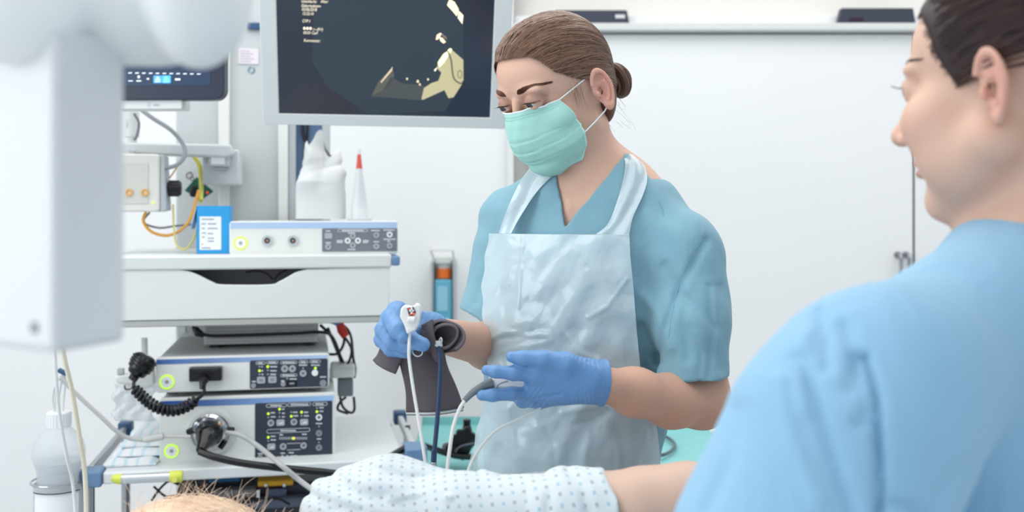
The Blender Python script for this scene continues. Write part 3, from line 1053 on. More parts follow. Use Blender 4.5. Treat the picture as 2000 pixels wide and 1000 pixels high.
# hand control on the teal tray, seen between the cords
hd = 2.42
mb = MB()
c1 = C.loc(W(908, 868, hd))
mb.lathe([(0, -0.035), (0.017, -0.033), (0.021, -0.02), (0.019, 0.0), (0.022, 0.015), (0.017, 0.032), (0, 0.035)], c1, C.I.to_3x3() @ Vector((0.5, 0, 0.85)), 24)
mb.lathe([(0, -0.022), (0.012, -0.02), (0.014, 0.01), (0, 0.012)], C.loc(W(878, 876, hd - 0.02)), (0.2, -1, 0.1), 20)
part('control_body', mb, M_BLK, t, CM)
for (x, y, r) in ((908, 852, 0.021), (892, 858, 0.015)):
    mb = MB()
    p = C.loc(W(x, y, hd - 0.03)); n_ = 40
    ring = []
    for k in range(n_):
        a = 2 * math.pi * k / n_
        rr = r * (1 + 0.16 * math.cos(5 * a))
        ring.append((p.x + rr * math.cos(a), p.z + rr * math.sin(a)))
    mb.prism(ring, p.y - 0.006, p.y + 0.006); part('control_wheel', mb, M_BLK, t, CM, 0.002)
mb = MB(); p = C.loc(W(912, 832, hd)); mb.cyl(p, p + Vector((0, 0, 0.016)), 0.009); mb.cyl(p - Vector((0, 0, 0.02)), p, 0.014, 0.010); part('valve_button', mb, M_BLKG, t, CM)
mb = MB(); mb.tube(spline([C.loc(W(x, y, hd - 0.04)) for x, y in ((886, 893), (896, 874), (925, 866), (950, 866))], 8), 0.0022, 8); part('bending_wire', mb, mat('wire_grey', (96, 98, 112), 0.4), t, CM)

# ---- tubes
M_TUBE = mat('clear_tube', (214, 214, 212), 0.25, trans=0.25)
M_TUBE2 = mat('grey_tube', (172, 174, 174), 0.35)
mb = MB(); mb.tube(spline([C.px(442, 845, -0.05), C.px(470, 850, -0.07), C.px(505, 872, -0.09), C.px(545, 905, -0.17), C.px(585, 938, -0.18), C.px(615, 960, -0.2)], 10), 0.0052, 12)
single('air_tube', mb, M_TUBE2, 'pale grey tube running from the scope plug across the dark panel', 'tube', CM)
mb = MB(); mb.tube(spline([C.px(372, 853, -0.05), C.px(340, 852, -0.05), C.px(318, 852, -0.05)], 4), 0.0040, 10)
mb.cyl(C.px(319, 852, -0.05), C.px(288, 858, -0.05), 0.0072, 0.0072); mb.cyl(C.px(288, 858, -0.05), C.px(278, 860, -0.05), 0.0072, 0.004)
mb.tube(spline([C.px(280, 860, -0.05), C.px(250, 855, -0.06), C.px(225, 840, -0.07), C.px(195, 812, -0.08), C.px(155, 775, -0.09), C.px(118, 738, -0.10)], 10), 0.0042, 12)
single('water_tube', mb, M_TUBE, 'clear water tube sloping down from upper left to the scope plug', 'tube', CM)

# ---- top processor unit
QT = 0.05
a0, a1, z0, z1 = C.rect(448, 432, 777, 497, QT)
t = thing('camera_control_unit', 'flat white control unit with two round sockets on the top shelf', 'medical processor', ((a0 + a1) / 2, QT + 0.15, z0), CM)
TZ = z1
mb = MB(); mb.box(a0 + 0.002, a1 - 0.002, QT + 0.012, QT + 0.30, z0, z1 - 0.001); part('body', mb, M_WPL2, t, CM, 0.004)
mb = MB(); mb.prism(rrect(a0, a1, z0, z1, 0.006), QT, QT + 0.016); part('front_panel', mb, M_WPL, t, CM, 0.002)
s = C.rect(450, 434, 775, 446, QT)
mb = MB(); mb.box(s[0], s[1], QT - 0.0006, QT + 0.001, s[2], s[3]); part('blue_stripe', mb, mat('pale_blue_print', (176, 200, 232), 0.4), t, CM)
power_button(470, 475, 13.5, QT, t)
for x in (522, 572):
    mb = MB(); ringm(mb, x, 470, 6, 10.5, QT, 0.005); k_ = part('socket', mb, M_GPL, t, CM)
    mb = MB(); disc(mb, x, 470, 6, QT, 0.001); part('socket_core', mb, M_DGR, k_, CM)
    mb = MB(); disc(mb, x, 470, 2.2, QT, 0.003, 14); part('socket_pin', mb, mat('copper', (206, 150, 110), 0.35, 0.6), k_, CM)
s = C.rect(629, 446, 776, 491, QT)
mb = MB(); mb.prism(rrect(s[0], s[1], s[2], s[3], 0.003), QT - 0.0012, QT + 0.002); pn = part('control_panel', mb, mat('grey_membrane', (116, 122, 132), 0.4), t, CM)
mb = MB(); pill(mb, 660, 718, 450, 5, QT - 0.0014); printed(mb, 668, 449, 42, QT - 0.0014)
for (x, y, w_) in ((636, 450, 10), (636, 473, 10), (680, 454, 14), (679, 486, 16), (658, 469, 11), (658, 472, 11), (709, 469, 11), (709, 472, 11), (725, 449, 18), (749, 448, 22), (730, 471, 10), (749, 466, 24), (757, 470, 5)):
    printed(mb, x, y, w_, QT - 0.0014)
part('panel_printing', mb, M_MARK, pn, CM)
for (x, y, r, m) in ((641, 482, 6, M_BTN), (689, 461, 6, M_BTN), (679, 470, 6, M_BTNW), (699, 470, 6, M_BTNW), (689, 479, 6, M_BTN), (735, 459, 6, M_BTN), (761, 458, 6, M_BTNW), (735, 481, 6, M_BTN), (761, 480, 6, M_BTN)):
    mb = MB(); disc(mb, x, y, r, QT - 0.0012, 0.002); bo = part('button', mb, m, pn, CM)
    mb = MB(); ringm(mb, x, y, r * 0.3, r * 0.5, QT - 0.0032, 0.0003, 14); part('button_symbol', mb, M_BTNG, bo, CM)
s = C.rect(634, 455, 649, 466, QT)
mb = MB(); mb.prism(rrect(s[0], s[1], s[2], s[3], 0.002), QT - 0.0032, QT - 0.001); part('button', mb, M_BTN, pn, CM)
for xx in (a0 + 0.03, a1 - 0.03):
    for yy in (QT + 0.03, QT + 0.27):
        mb = MB(); mb.cyl((xx, yy, SHZ), (xx, yy, z0 + 0.001), 0.012); part('rubber_foot', mb, M_BLK, t, CM)

# ---- blue glove box
q = 0.075
s = C.rect(384, 402, 449, 494, q)
t = thing('glove_box', 'open bright blue glove box with white label beside the flat unit', 'box', ((s[0] + s[1]) / 2, q + 0.04, SHZ), CM)
M_GB = mat('glove_box_blue', (44, 158, 222), 0.45)
mb = MB(); zz = SHZ; zt = s[3]
x0_, x1_ = s[0], s[1]
mb.box(x0_, x1_, q, q + 0.0012, zz, zt); mb.box(x0_, x0_ + 0.0012, q, q + 0.09, zz, zt); mb.box(x1_ - 0.0012, x1_, q, q + 0.09, zz, zt); mb.box(x0_, x1_, q + 0.0888, q + 0.09, zz, zt); mb.box(x0_, x1_, q, q + 0.09, zz, zz + 0.0012)
part('carton', mb, M_GB, t, CM)
mb = MB()
e = C.px(378, 398, q + 0.02)
mb.add([(x0_, q + 0.002, zt), (x0_, q + 0.088, zt), (x0_ - 0.012, q + 0.084, zt - 0.05), (x0_ - 0.012, q + 0.006, zt - 0.05)], [(0, 1, 2, 3)])
o = part('flap', mb, mat('flap_pale', (180, 208, 230), 0.5), t, CM)
m_ = o.modifiers.new('solid', 'SOLIDIFY'); m_.thickness = 0.0012
mb = MB(); s2 = C.rect(390, 423, 432, 488, q); mb.box(s2[0], s2[1], q - 0.0006, q + 0.0006, s2[2], s2[3]); lb_ = part('label', mb, M_PAPER, t, CM)
mb = MB()
for (x, y, w_) in ((394, 427, 24), (394, 436, 8), (406, 436, 16), (394, 445, 6), (406, 445, 20), (394, 454, 8), (406, 455, 10), (394, 462, 6), (406, 464, 12), (394, 476, 3), (394, 483, 18), (406, 470, 12)):
    printed(mb, x, y, w_, q - 0.0008)
part('label_printing', mb, mat('label_print', (150, 158, 176), 0.6), lb_, CM)
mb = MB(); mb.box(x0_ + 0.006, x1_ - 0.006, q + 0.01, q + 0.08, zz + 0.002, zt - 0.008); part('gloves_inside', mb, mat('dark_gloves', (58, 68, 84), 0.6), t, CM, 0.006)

# ---- paper tissue bag
def crumple(P, seed, amp, sc):
    rnd = np.random.RandomState(seed)
    d = np.zeros(len(P))
    for k in range(10):
        n = rnd.normal(size=3); n /= np.linalg.norm(n)
        ph = rnd.uniform(0, 6.28); f = sc * rnd.uniform(0.6, 1.7)
        d += amp * (np.abs(((P @ n) * f + ph) % 2 - 1) - 0.5)
    return d


q = 0.13
bb = C.px(627, 428, q); k = 2.28 / 2000
HB = 0.19
rows = []
NU, NV = 72, 60
rnd = random.Random(5)
for j in range(NV + 1):
    v = j / NV
    z = v * HB
    row = []
    for i in range(NU):
        a = 2 * math.pi * i / NU
        # square section with a protruding corner toward the viewer
        cx, cy = math.cos(a), math.sin(a)
        m = (abs(cx) ** 3.2 + abs(cy) ** 3.2) ** (-1 / 3.2)
        wx, wy = 0.056, 0.036
        if v < 0.45:
            s = 1.0 + 0.03 * v
        elif v < 0.66:
            s = 1.0 - 0.28 * (v - 0.45) / 0.21
        else:
            s = 0.72 + 0.10 * math.sin((v - 0.66) * 5.0)
        fl = 1.0 if v < 0.45 else 1.0 - 0.6 * (v - 0.45) / 0.55
        x = wx * m * cx * s * (1 if v < 0.75 else 1 - 0.35 * (v - 0.75) / 0.25)
        y = wy * m * cy * s * fl
        top = 0.0
        if v > 0.6:
            u = (v - 0.6) / 0.4
            top = u * (-0.035 * abs(x / 0.04 + 0.25) ** 1.0 + 0.018 * math.sin(x * 160 + 1.3)) 
        row.append([bb.x + x, q + 0.04 + y, bb.z + z + top])
    rows.append(row)
PP = np.array(rows)
flat = PP.reshape(-1, 3)
hgt = (flat[:, 2] - bb.z) / HB
cr = crumple(flat, 11, 0.0052, 24) * np.clip((hgt - 0.30) * 4, 0.10, 1)
nx = flat - np.array([bb.x, q + 0.04, 0]); nx[:, 2] = 0; nx /= np.linalg.norm(nx, axis=1)[:, None] + 1e-6
flat = flat + nx * cr[:, None]
flat[:, 2] += cr * 0.8 * np.clip((hgt - 0.5) * 3, 0, 1)
# cinch line
PP = flat.reshape(NV + 1, NU, 3)
mb = MB()
mb.grid([[tuple(p) for p in list(r) + [r[0]]] for r in PP])
mb.f.append(tuple(range(NU))[::-1])
o = single('tissue_bag', mb, mat('white_paper', (222, 224, 224), 0.7), 'crumpled white paper bag standing on the flat control unit', 'paper bag', CM, angle=0.5, doubles=True)
for e in ():
    pass

# ---- small dish and soft tube with red tip
q = 0.14
bb = C.px(703, 424, q)
mb = MB(); mb.lathe([(0.0, -0.002), (0.026, -0.002), (0.028, 0.002), (0.025, 0.002), (0.0, 0.0005)], (bb.x, q, TZ + 0.002), (0, 0, 1), 32)
single('small_dish', mb, mat('clear_dish', (225, 230, 232), 0.2), 'shallow clear dish under the red tipped tube', 'dish', CM)
t = thing('squeeze_tube', 'white squeeze tube standing on its cap with red printed end', 'tube', (bb.x, q, TZ + 0.004), CM)
hh = C.px(703, 292, q).z - (TZ + 0.004)
rows = []
for j in range(40):
    v = j / 39
    z = TZ + 0.0045 + v * hh
    r = 0.0195
    if v > 0.12:
        f = (v - 0.12) / 0.88
        wx = 0.0165 * (1 - f) ** 1.25 + 0.0035
        wy = 0.0175 * (1 - f) ** 0.7 + 0.010 * f
    else:
        wx = wy = 0.0195
    rows.append([(bb.x + wx * math.cos(2 * math.pi * i / 28) - 0.002 * v, q + wy * math.sin(2 * math.pi * i / 28), z) for i in range(28)])
mb = MB(); mb.grid([r + [r[0]] for r in rows[:29]]); mb.f.append(tuple(range(28))[::-1]); part('body', mb, mat('tube_white', (226, 228, 230), 0.35), t, CM, doubles=True)
mb = MB(); mb.grid([r + [r[0]] for r in rows[28:37]]); part('red_print', mb, mat('tube_red', (226, 92, 84), 0.4), t, CM, doubles=True)
mb = MB(); mb.grid([r + [r[0]] for r in rows[36:]]); n0 = len(mb.v); mb.f.append(tuple(range(n0 - 29, n0 - 1))); part('crimped_end', mb, mat('tube_white', (226, 228, 230), 0.35), t, CM, doubles=True)

# ---- grey box with perforated front on top of the video processor
s = C.rect(398, 620, 622, 651, 0.12)
PZ = C.rect(304, 694, 643, 762, 0.0)[3]
mb_z0 = PZ + 0.008
t = thing('perforated_box', 'grey perforated metal recorder box between drawer and video processor', 'device', ((s[0] + s[1]) / 2, 0.2, PZ), CM)
mb = MB(); mb.box(s[0], s[1], 0.12, 0.33, mb_z0, s[3] + 0.0); part('body', mb, mat('perforated_metal', (192, 189, 190), 0.45), t, CM, 0.003)
mb = MB()
rnd = random.Random(2)
nx_ = 62; nz_ = 7
for i in range(nx_):
    for j in range(nz_):
        x = s[0] + 0.008 + (s[1] - s[0] - 0.016) * (i + 0.5 * (j % 2)) / nx_
        z = mb_z0 + 0.003 + (s[3] - mb_z0 - 0.006) * (j + 0.5) / nz_
        mb.box(x - 0.0007, x + 0.0007, 0.1193, 0.1203, z - 0.0007, z + 0.0007)
part('perforation', mb, M_DGR, t, CM)
tag(bpy.data.objects[-1] if False else t, None)
for (x0_, x1_) in ((465, 500), (546, 592)):
    mb = MB(); u = C.rect(x0_, 624, x1_, 632, 0.119); mb.box(u[0], u[1], 0.118, 0.1195, u[2], u[3]); part('vent_plate', mb, mat('vent_plate', (168, 166, 168), 0.45), t, CM)
for xx in (s[0] + 0.02, s[1] - 0.02):
    mb = MB(); mb.box(xx - 0.01, xx + 0.01, 0.14, 0.30, PZ, mb_z0 + 0.001); part('foot', mb, M_BLK, t, CM)
t = thing('power_cable', 'black power cable with plug lying in front of the perforated box', 'cable', C.px(500, 655, 0.1), CM)
mb = MB(); mb.tube(spline([C.px(398, 625, 0.13), C.px(384, 628, 0.105), C.px(378, 640, 0.09), C.px(383, 650, 0.085)], 8) , 0.0035, 10)
mb.tube(spline([C.px(395, 653, 0.09), C.px(420, 656, 0.09), C.px(500, 654, 0.09), C.px(580, 651, 0.09), C.px(630, 649, 0.09), C.px(650, 660, 0.12), C.px(668, 705, 0.16)], 8), 0.0037, 10); part('cord', mb, M_BLK, t, CM)
mb = MB(); mb.tube([C.px(380, 640, 0.086), C.px(386, 650, 0.086), C.px(398, 655, 0.088)], [0.006, 0.0095, 0.005], 12); part('plug', mb, M_BLK, t, CM)

# ---- cables right of the processors
cs = [([(620, 628), (650, 630), (668, 645), (672, 668), (660, 690), (640, 692)], 0.16, 0.0032, 'black cable looping right of the video processor and back'),
      ([(625, 634), (645, 655), (660, 685), (672, 712)], 0.17, 0.0034, 'middle black cable slanting down to the white cable clamp'),
      ([(640, 640), (652, 670), (664, 700), (668, 716)], 0.185, 0.0034, 'inner black cable slanting down to the white cable clamp'),
      ([(672, 656), (686, 680), (684, 700), (676, 716)], 0.15, 0.003, 'black cable hanging from the red tape'),
      ([(655, 628), (676, 640), (686, 660), (690, 700), (694, 720), (692, 738)], 0.165, 0.003, 'outermost black cable right of the white clamp'),
      ([(664, 775), (670, 795), (684, 806), (692, 800), (691, 775)], 0.17, 0.003, 'black cable loop below the grey cable sleeve'),
      ([(676, 775), (664, 786), (660, 800), (680, 808)], 0.185, 0.003, 'short black cable crossing below the grey cable sleeve')]
for pp, q, r, lab in cs:
    mb = MB(); mb.tube(spline([C.px(x, y, q) for x, y in pp], 8), r, 8)
    single('cable', mb, M_BLK, lab, 'cable', CM)
mb = MB(); mb.tube([C.px(663, 632, 0.14), C.px(668, 645, 0.14), C.px(675, 657, 0.14)], [0.0085, 0.011, 0.009], 14)
single('red_tape_wrap', mb, M_RED, 'red tape wrapped round the cables by the drawer', 'tape', CM)
mb = MB(); mb.tube([C.px(650, 628, 0.13), C.px(662, 631, 0.13)], 0.006, 12)
single('blue_plug', mb, mat('plug_blue', (74, 118, 184), 0.4), 'small blue plug beside the red tape', 'plug', CM)
t = thing('cable_clamp', 'white cable clamp with grey sleeve on the right of the processors', 'cable clamp', C.px(675, 740, 0.15), CM)
mb = MB(); s = C.rect(646, 712, 694, 739, 0.14); mb.box(s[0], s[1], 0.14, 0.20, s[2], s[3]); part('clamp', mb, M_WPL, t, CM, 0.006)
mb = MB(); s = C.rect(648, 718, 693, 722, 0.138); mb.box(s[0], s[1], 0.137, 0.14, s[2], s[3]); part('clamp_strap', mb, M_WPL2, t, CM, 0.001)
mb = MB(); s = C.rect(660, 740, 690, 775, 0.15); mb.box(s[0], s[1], 0.15, 0.19, s[2], s[3]); part('grey_sleeve', mb, mat('sleeve_grey', (118, 124, 130), 0.5), t, CM, 0.004)

# ---- white towels on the lower shelf left, printed faint blue
mt = mat('absorbent_pad', (236, 240, 243), 0.8, bump=0.5, bscale=60)
nt = mt.node_tree
wv = nt.nodes.new('ShaderNodeTexWave'); wv.inputs['Scale'].default_value = 12; wv.inputs['Distortion'].default_value = 3.5; wv.inputs['Detail'].default_value = 2
tc = [n for n in nt.nodes if n.type == 'TEX_COORD'][0]
nt.links.new(tc.outputs['Object'], wv.inputs['Vector'])
cr_ = nt.nodes.new('ShaderNodeValToRGB'); cr_.color_ramp.elements[0].color = lin((236, 240, 243)); cr_.color_ramp.elements[0].position = 0.62
cr_.color_ramp.elements[1].color = lin((206, 228, 238)); cr_.color_ramp.elements[1].position = 0.95
nt.links.new(wv.outputs['Fac'], cr_.inputs[0]); nt.links.new(cr_.outputs[0], nt.nodes['Principled BSDF'].inputs['Base Color'])
xL = C.px(205, 890, -0.03).x; xR = C.px(311, 890, -0.03).x - 0.004
for k, (q0, q1, zo, th, ins) in enumerate(((-0.03, 0.30, 0.0, 0.012, 0.0), (0.0, 0.31, 0.0125, 0.012, 0.014), (0.03, 0.315, 0.025, 0.012, 0.020))):
    rows = []
    N1, N2 = 26, 14
    top = []
    for i in range(N1):
        r = []
        for j in range(N2):
            x = xL + ins + (xR - xL - ins) * j / (N2 - 1); y = q0 + (q1 - q0) * i / (N1 - 1)
            ed = min(1, i / 2.0, (N1 - 1 - i) / 2.0, j / 1.5, (N2 - 1 - j) / 1.5 if k == 0 else 1)
            zz = LZ + zo + th * (0.35 + 0.65 * ed) + 0.0012 * math.sin(x * 90 + y * 40 + k)
            r.append((x + 0.003 * math.sin(y * 50 + k), y, zz))
        top.append(r)
    mb = MB(); mb.grid(top)
    bot = [[(p[0], p[1], LZ + zo + 0.001) for p in r] for r in top]
    mb.grid(bot)
    n0 = N1 * N2
    per = [j for j in range(N2)] + [i * N2 + N2 - 1 for i in range(1, N1)] + [(N1 - 1) * N2 + j for j in range(N2 - 2, -1, -1)] + [i * N2 for i in range(N1 - 2, 0, -1)]
    for a in range(len(per)):
        b = (a + 1) % len(per)
        mb.f.append((per[a], per[b], n0 + per[b], n0 + per[a]))
    single('absorbent_pad', mb, mt, ['bottom pad of the folded white and pale blue pads left of the light source', 'middle pad of the folded white and pale blue pads left of the light source', 'top pad of the folded white and pale blue pads left of the light source'][k], 'pad', CM, group='folded pads on the lower shelf')

# ---- white holder with hook by the coiled cable
t = thing('cable_holder', 'white plastic cable holder with black hook left of the video processor', 'holder', C.px(235, 740, 0.05), CM)
mb = MB(); p = [C.px(x, y, 0.03) for x, y in ((222, 735), (250, 730), (300, 715), (303, 752), (285, 760), (250, 752), (228, 750))]
mb.prism([(v.x, v.z) for v in p], 0.03, 0.05); part('bracket', mb, M_WPL, t, CM, 0.005)
mb = MB(); s = C.rect(228, 720, 242, 732, 0.03); mb.box(s[0], s[1], 0.03, 0.04, s[2], s[3]); part('tab', mb, M_GPL, t, CM, 0.002)
mb = MB(); mb.tube(spline([C.px(x, y, 0.02) for x, y in ((262, 754), (254, 760), (245, 760), (243, 752))], 6), 0.0014, 8); part('hook', mb, M_BLK, t, CM)
mb = MB(); mb.cyl(C.px(283, 700, 0.10), C.px(282, 660, 0.10), 0.0065, n=16); mb.cyl(C.px(282, 700, 0.10), C.px(283, 730, 0.10), 0.009, n=16)
part('clear_tube', mb, mat('clear_plastic', (232, 235, 236), 0.15, trans=0.4), t, CM)
# soft bag of tubing between holder and pads
M_CP = mat('clear_film', (236, 240, 244), 0.2, alpha=0.45)
rows = []
for i in range(16):
    r = []
    for j in range(14):
        x, y = 222 + 80 * j / 13, 750 + 72 * i / 15
        r.append(tuple(C.px(x + 5 * math.sin(i * 0.9), y, 0.06 + 0.003 * math.sin(j * 1.3 + i * 0.7) + 0.002 * math.sin(j * 2.9 - i * 1.9))))
    rows.append(r)
mb = MB(); mb.grid(rows)
o = single('plastic_pouch', mb, M_CP, 'crinkled clear plastic pouch hanging behind the coiled cable', 'pouch', CM, fixn=False)
o.modifiers.new('solid', 'SOLIDIFY').thickness = 0.0006

# ---- grip bar with yellow ends under the shelf edge
t = thing('grip_bar', 'silver bar with yellow green ends hooked under the lower shelf edge', 'handle', C.px(287, 936, -0.09), CM)
qb = -0.10
pL, pR = C.px(233, 936, qb), C.px(336, 936, qb)
mb = MB(); mb.cyl((pL.x, qb, pL.z), (pR.x, qb, pL.z + 0.0), 0.0095, n=24); mb.cyl((pR.x - 0.112 * 0.86, qb, pL.z), (pR.x - 0.112 * 0.84, qb, pL.z), 0.0102, n=24); part('bar', mb, mat('satin_bar', (205, 210, 214), 0.25, 0.6), t, CM)
mb = MB(); p = C.px(354, 936, qb); mb.lathe([(0, 0), (0.0105, 0.0), (0.0118, 0.002), (0.0118, 0.021), (0.0108, 0.024), (0, 0.024)], (pR.x - 0.004, qb, pL.z), (1, 0, 0), 28); part('end_cap', mb, M_YEL, t, CM)
mb = MB(); mb.tube([(pL.x + 0.004, qb, pL.z), (pL.x - 0.006, qb, pL.z + 0.001), (pL.x - 0.014, qb, pL.z + 0.004)], [0.0105, 0.009, 0.0055], 20); part('end_tip', mb, M_YEL, t, CM)
mb = MB(); p = C.px(342, 939, qb); mb.cyl((p.x, qb - 0.008, pL.z - 0.004), (p.x, qb - 0.0128, pL.z - 0.004), 0.0052, n=20); part('release_button', mb, mat('yellow_button', (222, 226, 110), 0.4), t, CM)
mb = MB(); mb.box(pL.x + 0.01, pR.x - 0.02, qb + 0.004, QF + 0.001, pL.z + 0.004, LZB + 0.010); part('mount', mb, M_LGR, t, CM, 0.002)
# ------------------------------------------------------------------ large monitor on the cart, tilted down
BL, BR = W(513, 243, 2.11), W(990, 252, 2.17)
X = (BR - BL); mw = X.length; X.normalize()
Z = W(497, 0, 2.03) - BL
Z = (Z - X * Z.dot(X)).normalized()
Y = Z.cross(X)
MM = Matrix((X, Y, Z)).transposed().to_4x4(); MM.translation = BL
MP = Plane(MM)
t = thing('monitor', 'large grey framed monitor showing an endoscopy screen, hung over the cart', 'monitor', (mw / 2, 0.03, 0), MM)
mh = 0.36
wd = (BR - BL).length
q = 0.0
sx0 = MP.px(545, 223, 0).x; sz0 = MP.px(750, 226, 0).z; sx1 = MP.px(957, 230, 0).x
sz1 = mh - 0.02
# frame ring as four boxes joined in one outline
mb = MB()
out = rrect(0, wd, 0, mh, 0.008); 
inn = rrect(sx0, sx1, sz0, sz1, 0.001)
n_ = len(out)
mb.add([(p[0], 0, p[1]) for p in out] + [(p[0], 0, p[1]) for p in inn] + [(p[0], 0.045, p[1]) for p in out] + [(p[0], 0.004, p[1]) for p in inn],
       [(i, (i + 1) % n_, n_ + (i + 1) % n_, n_ + i) for i in range(n_)] + [(i, (i + 1) % n_, 2 * n_ + (i + 1) % n_, 2 * n_ + i)[::-1] for i in range(n_)] +
       [(n_ + i, n_ + (i + 1) % n_, 3 * n_ + (i + 1) % n_, 3 * n_ + i) for i in range(n_)] + [tuple(range(2 * n_, 3 * n_))[::-1]])
part('frame', mb, mat('monitor_frame', (206, 212, 212), 0.45), t, MM, 0.002, seg=2)
M_SCR = mat('screen_dark', (24, 30, 40), 0.12, emit=(50, 58, 74), estr=0.55, spec=0.5)
mb = MB(); mb.box(sx0, sx1, 0.003, 0.006, sz0, sz1); scr = part('screen', mb, M_SCR, t, MM)
mb = MB(); mb.box(wd * 0.2, wd * 0.8, 0.045, 0.07, 0.06, mh - 0.06); part('rear_housing', mb, M_LGR, t, MM, 0.01)
mb = MB(); pm = MP.px(610, 150, 0); hz_ = 0.2
mb.cyl((wd * 0.42, 0.068, hz_), (wd * 0.42, 0.13, hz_ + 0.01), 0.03); mb.box(wd * 0.42 - 0.05, wd * 0.42 + 0.05, 0.066, 0.075, hz_ - 0.05, hz_ + 0.05); part('mount', mb, M_LGR, t, MM, 0.003)
M_TX = mat('screen_text', (232, 220, 192), 0.6, emit=(236, 224, 196), estr=0.85)
for i, (x, y, s, txt) in enumerate(((588, 5, 8.2, 'Geschlecht:'), (626, 5.5, 8.2, 'Alter:'), (588, 13.5, 8.2, 'Geburtsdatum'), (589, 21, 8.2, '05/06/2018'), (590, 29, 8.2, '12:22:10'), (590, 43.5, 8.2, 'CVP:1'), (591.5, 59, 8.2, '\u25a0\u25a0\u25a0/---(0/1)'), (592, 66.5, 8.2, '05:03 Cerf'), (593, 81.5, 8.2, 'Kommentar:'))):
    p = MP.px(x, y, 0.0022)
    k = 2.0 / 2000
    if txt[0] == '\u25a0':
        mb = MB()
        for j in range(3):
            pc = MP.px(x + 3 + j * 6, y - 3.5, 0.0022)
            mb.add([(pc.x + 0.0026 * math.cos(a * math.pi / 5), 0.0022, pc.z + 0.0030 * math.sin(a * math.pi / 5)) for a in range(10)], [tuple(range(10))])
        tm = text_mb('/---(0/1)', s * k * 1.05, 0, p.z, 0.0022, 0.25)
        mb.add([(MP.px(x + 19, y, 0).x + v[0] * .74, v[1], v[2]) for v in tm.v], tm.f)
    else:
        mb = text_mb(txt, s * k * 1.05, 0, p.z, 0.0022, 0.25)
        mb.v = [(p.x + v[0] * .76, v[1], v[2]) for v in mb.v]
    me = mb
    part('screen_text', me, M_TX, scr, MM, fixn=False, smooth=False)


def shape(name, pts, rgb, y, estr=0.8, nm=None):
    P_ = [MP.px(a, b, y) for a, b in pts]
    mb = MB(); mb.add([(p.x, y, p.z) for p in P_], [tuple(range(len(P_)))])
    return part(name, mb, mat(nm or name + '_%d_%d' % (rgb[0], rgb[2]), rgb, 0.5, emit=rgb, estr=estr, spec=0.2), scr, MM, fixn=False, smooth=False)


# the endoscope picture: dark octagon with pale angular patches
shape('picture_field', [(650, -10), (870, -10), (905, 28), (905, 162), (868, 218), (720, 222), (640, 170), (610, 120), (612, 30)], (50, 60, 70), 0.0026, 0.42)
shape('picture_patch', [(739, 160), (766, 131), (770, 147), (763, 163), (748, 177), (724, 190)], (84, 86, 80), 0.0024, 0.6)
shape('picture_patch', [(764, 150), (786, 163), (824, 166), (836, 171), (823, 196), (750, 190), (722, 189), (748, 176)], (72, 76, 78), 0.0024, 0.5)
shape('picture_patch', [(767, 130), (766, 138), (745, 162), (743, 160)], (190, 172, 144), 0.0021, 0.8)
shape('picture_patch', [(855, 121), (866, 105), (876, 100), (881, 96), (905, 117), (905, 160), (886, 190), (876, 192), (868, 176), (826, 195), (823, 194), (828, 172), (843, 162), (856, 158), (862, 142), (854, 134)], (170, 162, 128), 0.0022, 0.75)
shape('picture_patch', [(855, 122), (866, 105), (874, 100), (876, 108), (868, 122), (858, 132)], (240, 232, 190), 0.0019, 0.9)
shape('picture_patch', [(874, 98), (879, 94), (883, 96), (880, 104), (876, 103)], (244, 236, 190), 0.0019, 0.9)
shape('picture_patch', [(878, -2), (888, 4), (896, 18), (895, 24), (892, 32), (884, 22), (873, 10)], (236, 226, 184), 0.0022, 0.85)
shape('picture_patch', [(896, 21), (905, 30), (903, 47), (894, 35)], (240, 228, 190), 0.0022, 0.85)
shape('picture_patch', [(853, 68), (860, 64), (863, 66), (856, 77), (851, 78)], (236, 210, 180), 0.0021, 0.85)
shape('picture_patch', [(858, 72), (864, 74), (871, 82), (866, 85), (860, 80)], (238, 224, 190), 0.0021, 0.85)
shape('picture_patch', [(861, 64), (872, 72), (873, 78), (866, 74)], (120, 104, 96), 0.0023, 0.6)
shape('picture_patch', [(848, 136), (854, 131), (852, 137), (849, 140)], (240, 236, 200), 0.0021, 0.85)
for (x, y, r) in ((795, 154, 2), (816, 159, 2.6), (820, 165, 2), (836, 155, 2)):
    shape('picture_patch', [(x + r * math.cos(a), y + r * 1.2 * math.sin(a)) for a in np.linspace(0, 5.6, 8)], (214, 196, 160), 0.0021, 0.8)
mb = MB(); mb.tube(spline([MP.px(x, y, 0.0018) for x, y in ((875, 100), (881, 118), (886, 152), (900, 163), (905, 158))], 6), 0.0013, 6)
part('picture_line', mb, mat('picture_line', (70, 78, 74), 0.6, emit=(60, 68, 64), estr=0.4), scr, MM)
mb = MB(); pc = MP.px(898, 145, 0.0019); mb.tube([(pc.x + 0.0042 * math.cos(a), 0.0019, pc.z + 0.008 * math.sin(a)) for a in np.linspace(0, 2 * math.pi, 20)[:-1]], 0.0006, 5, closed=True)
part('picture_line', mb, mat('picture_line', (70, 78, 74), 0.6), scr, MM)

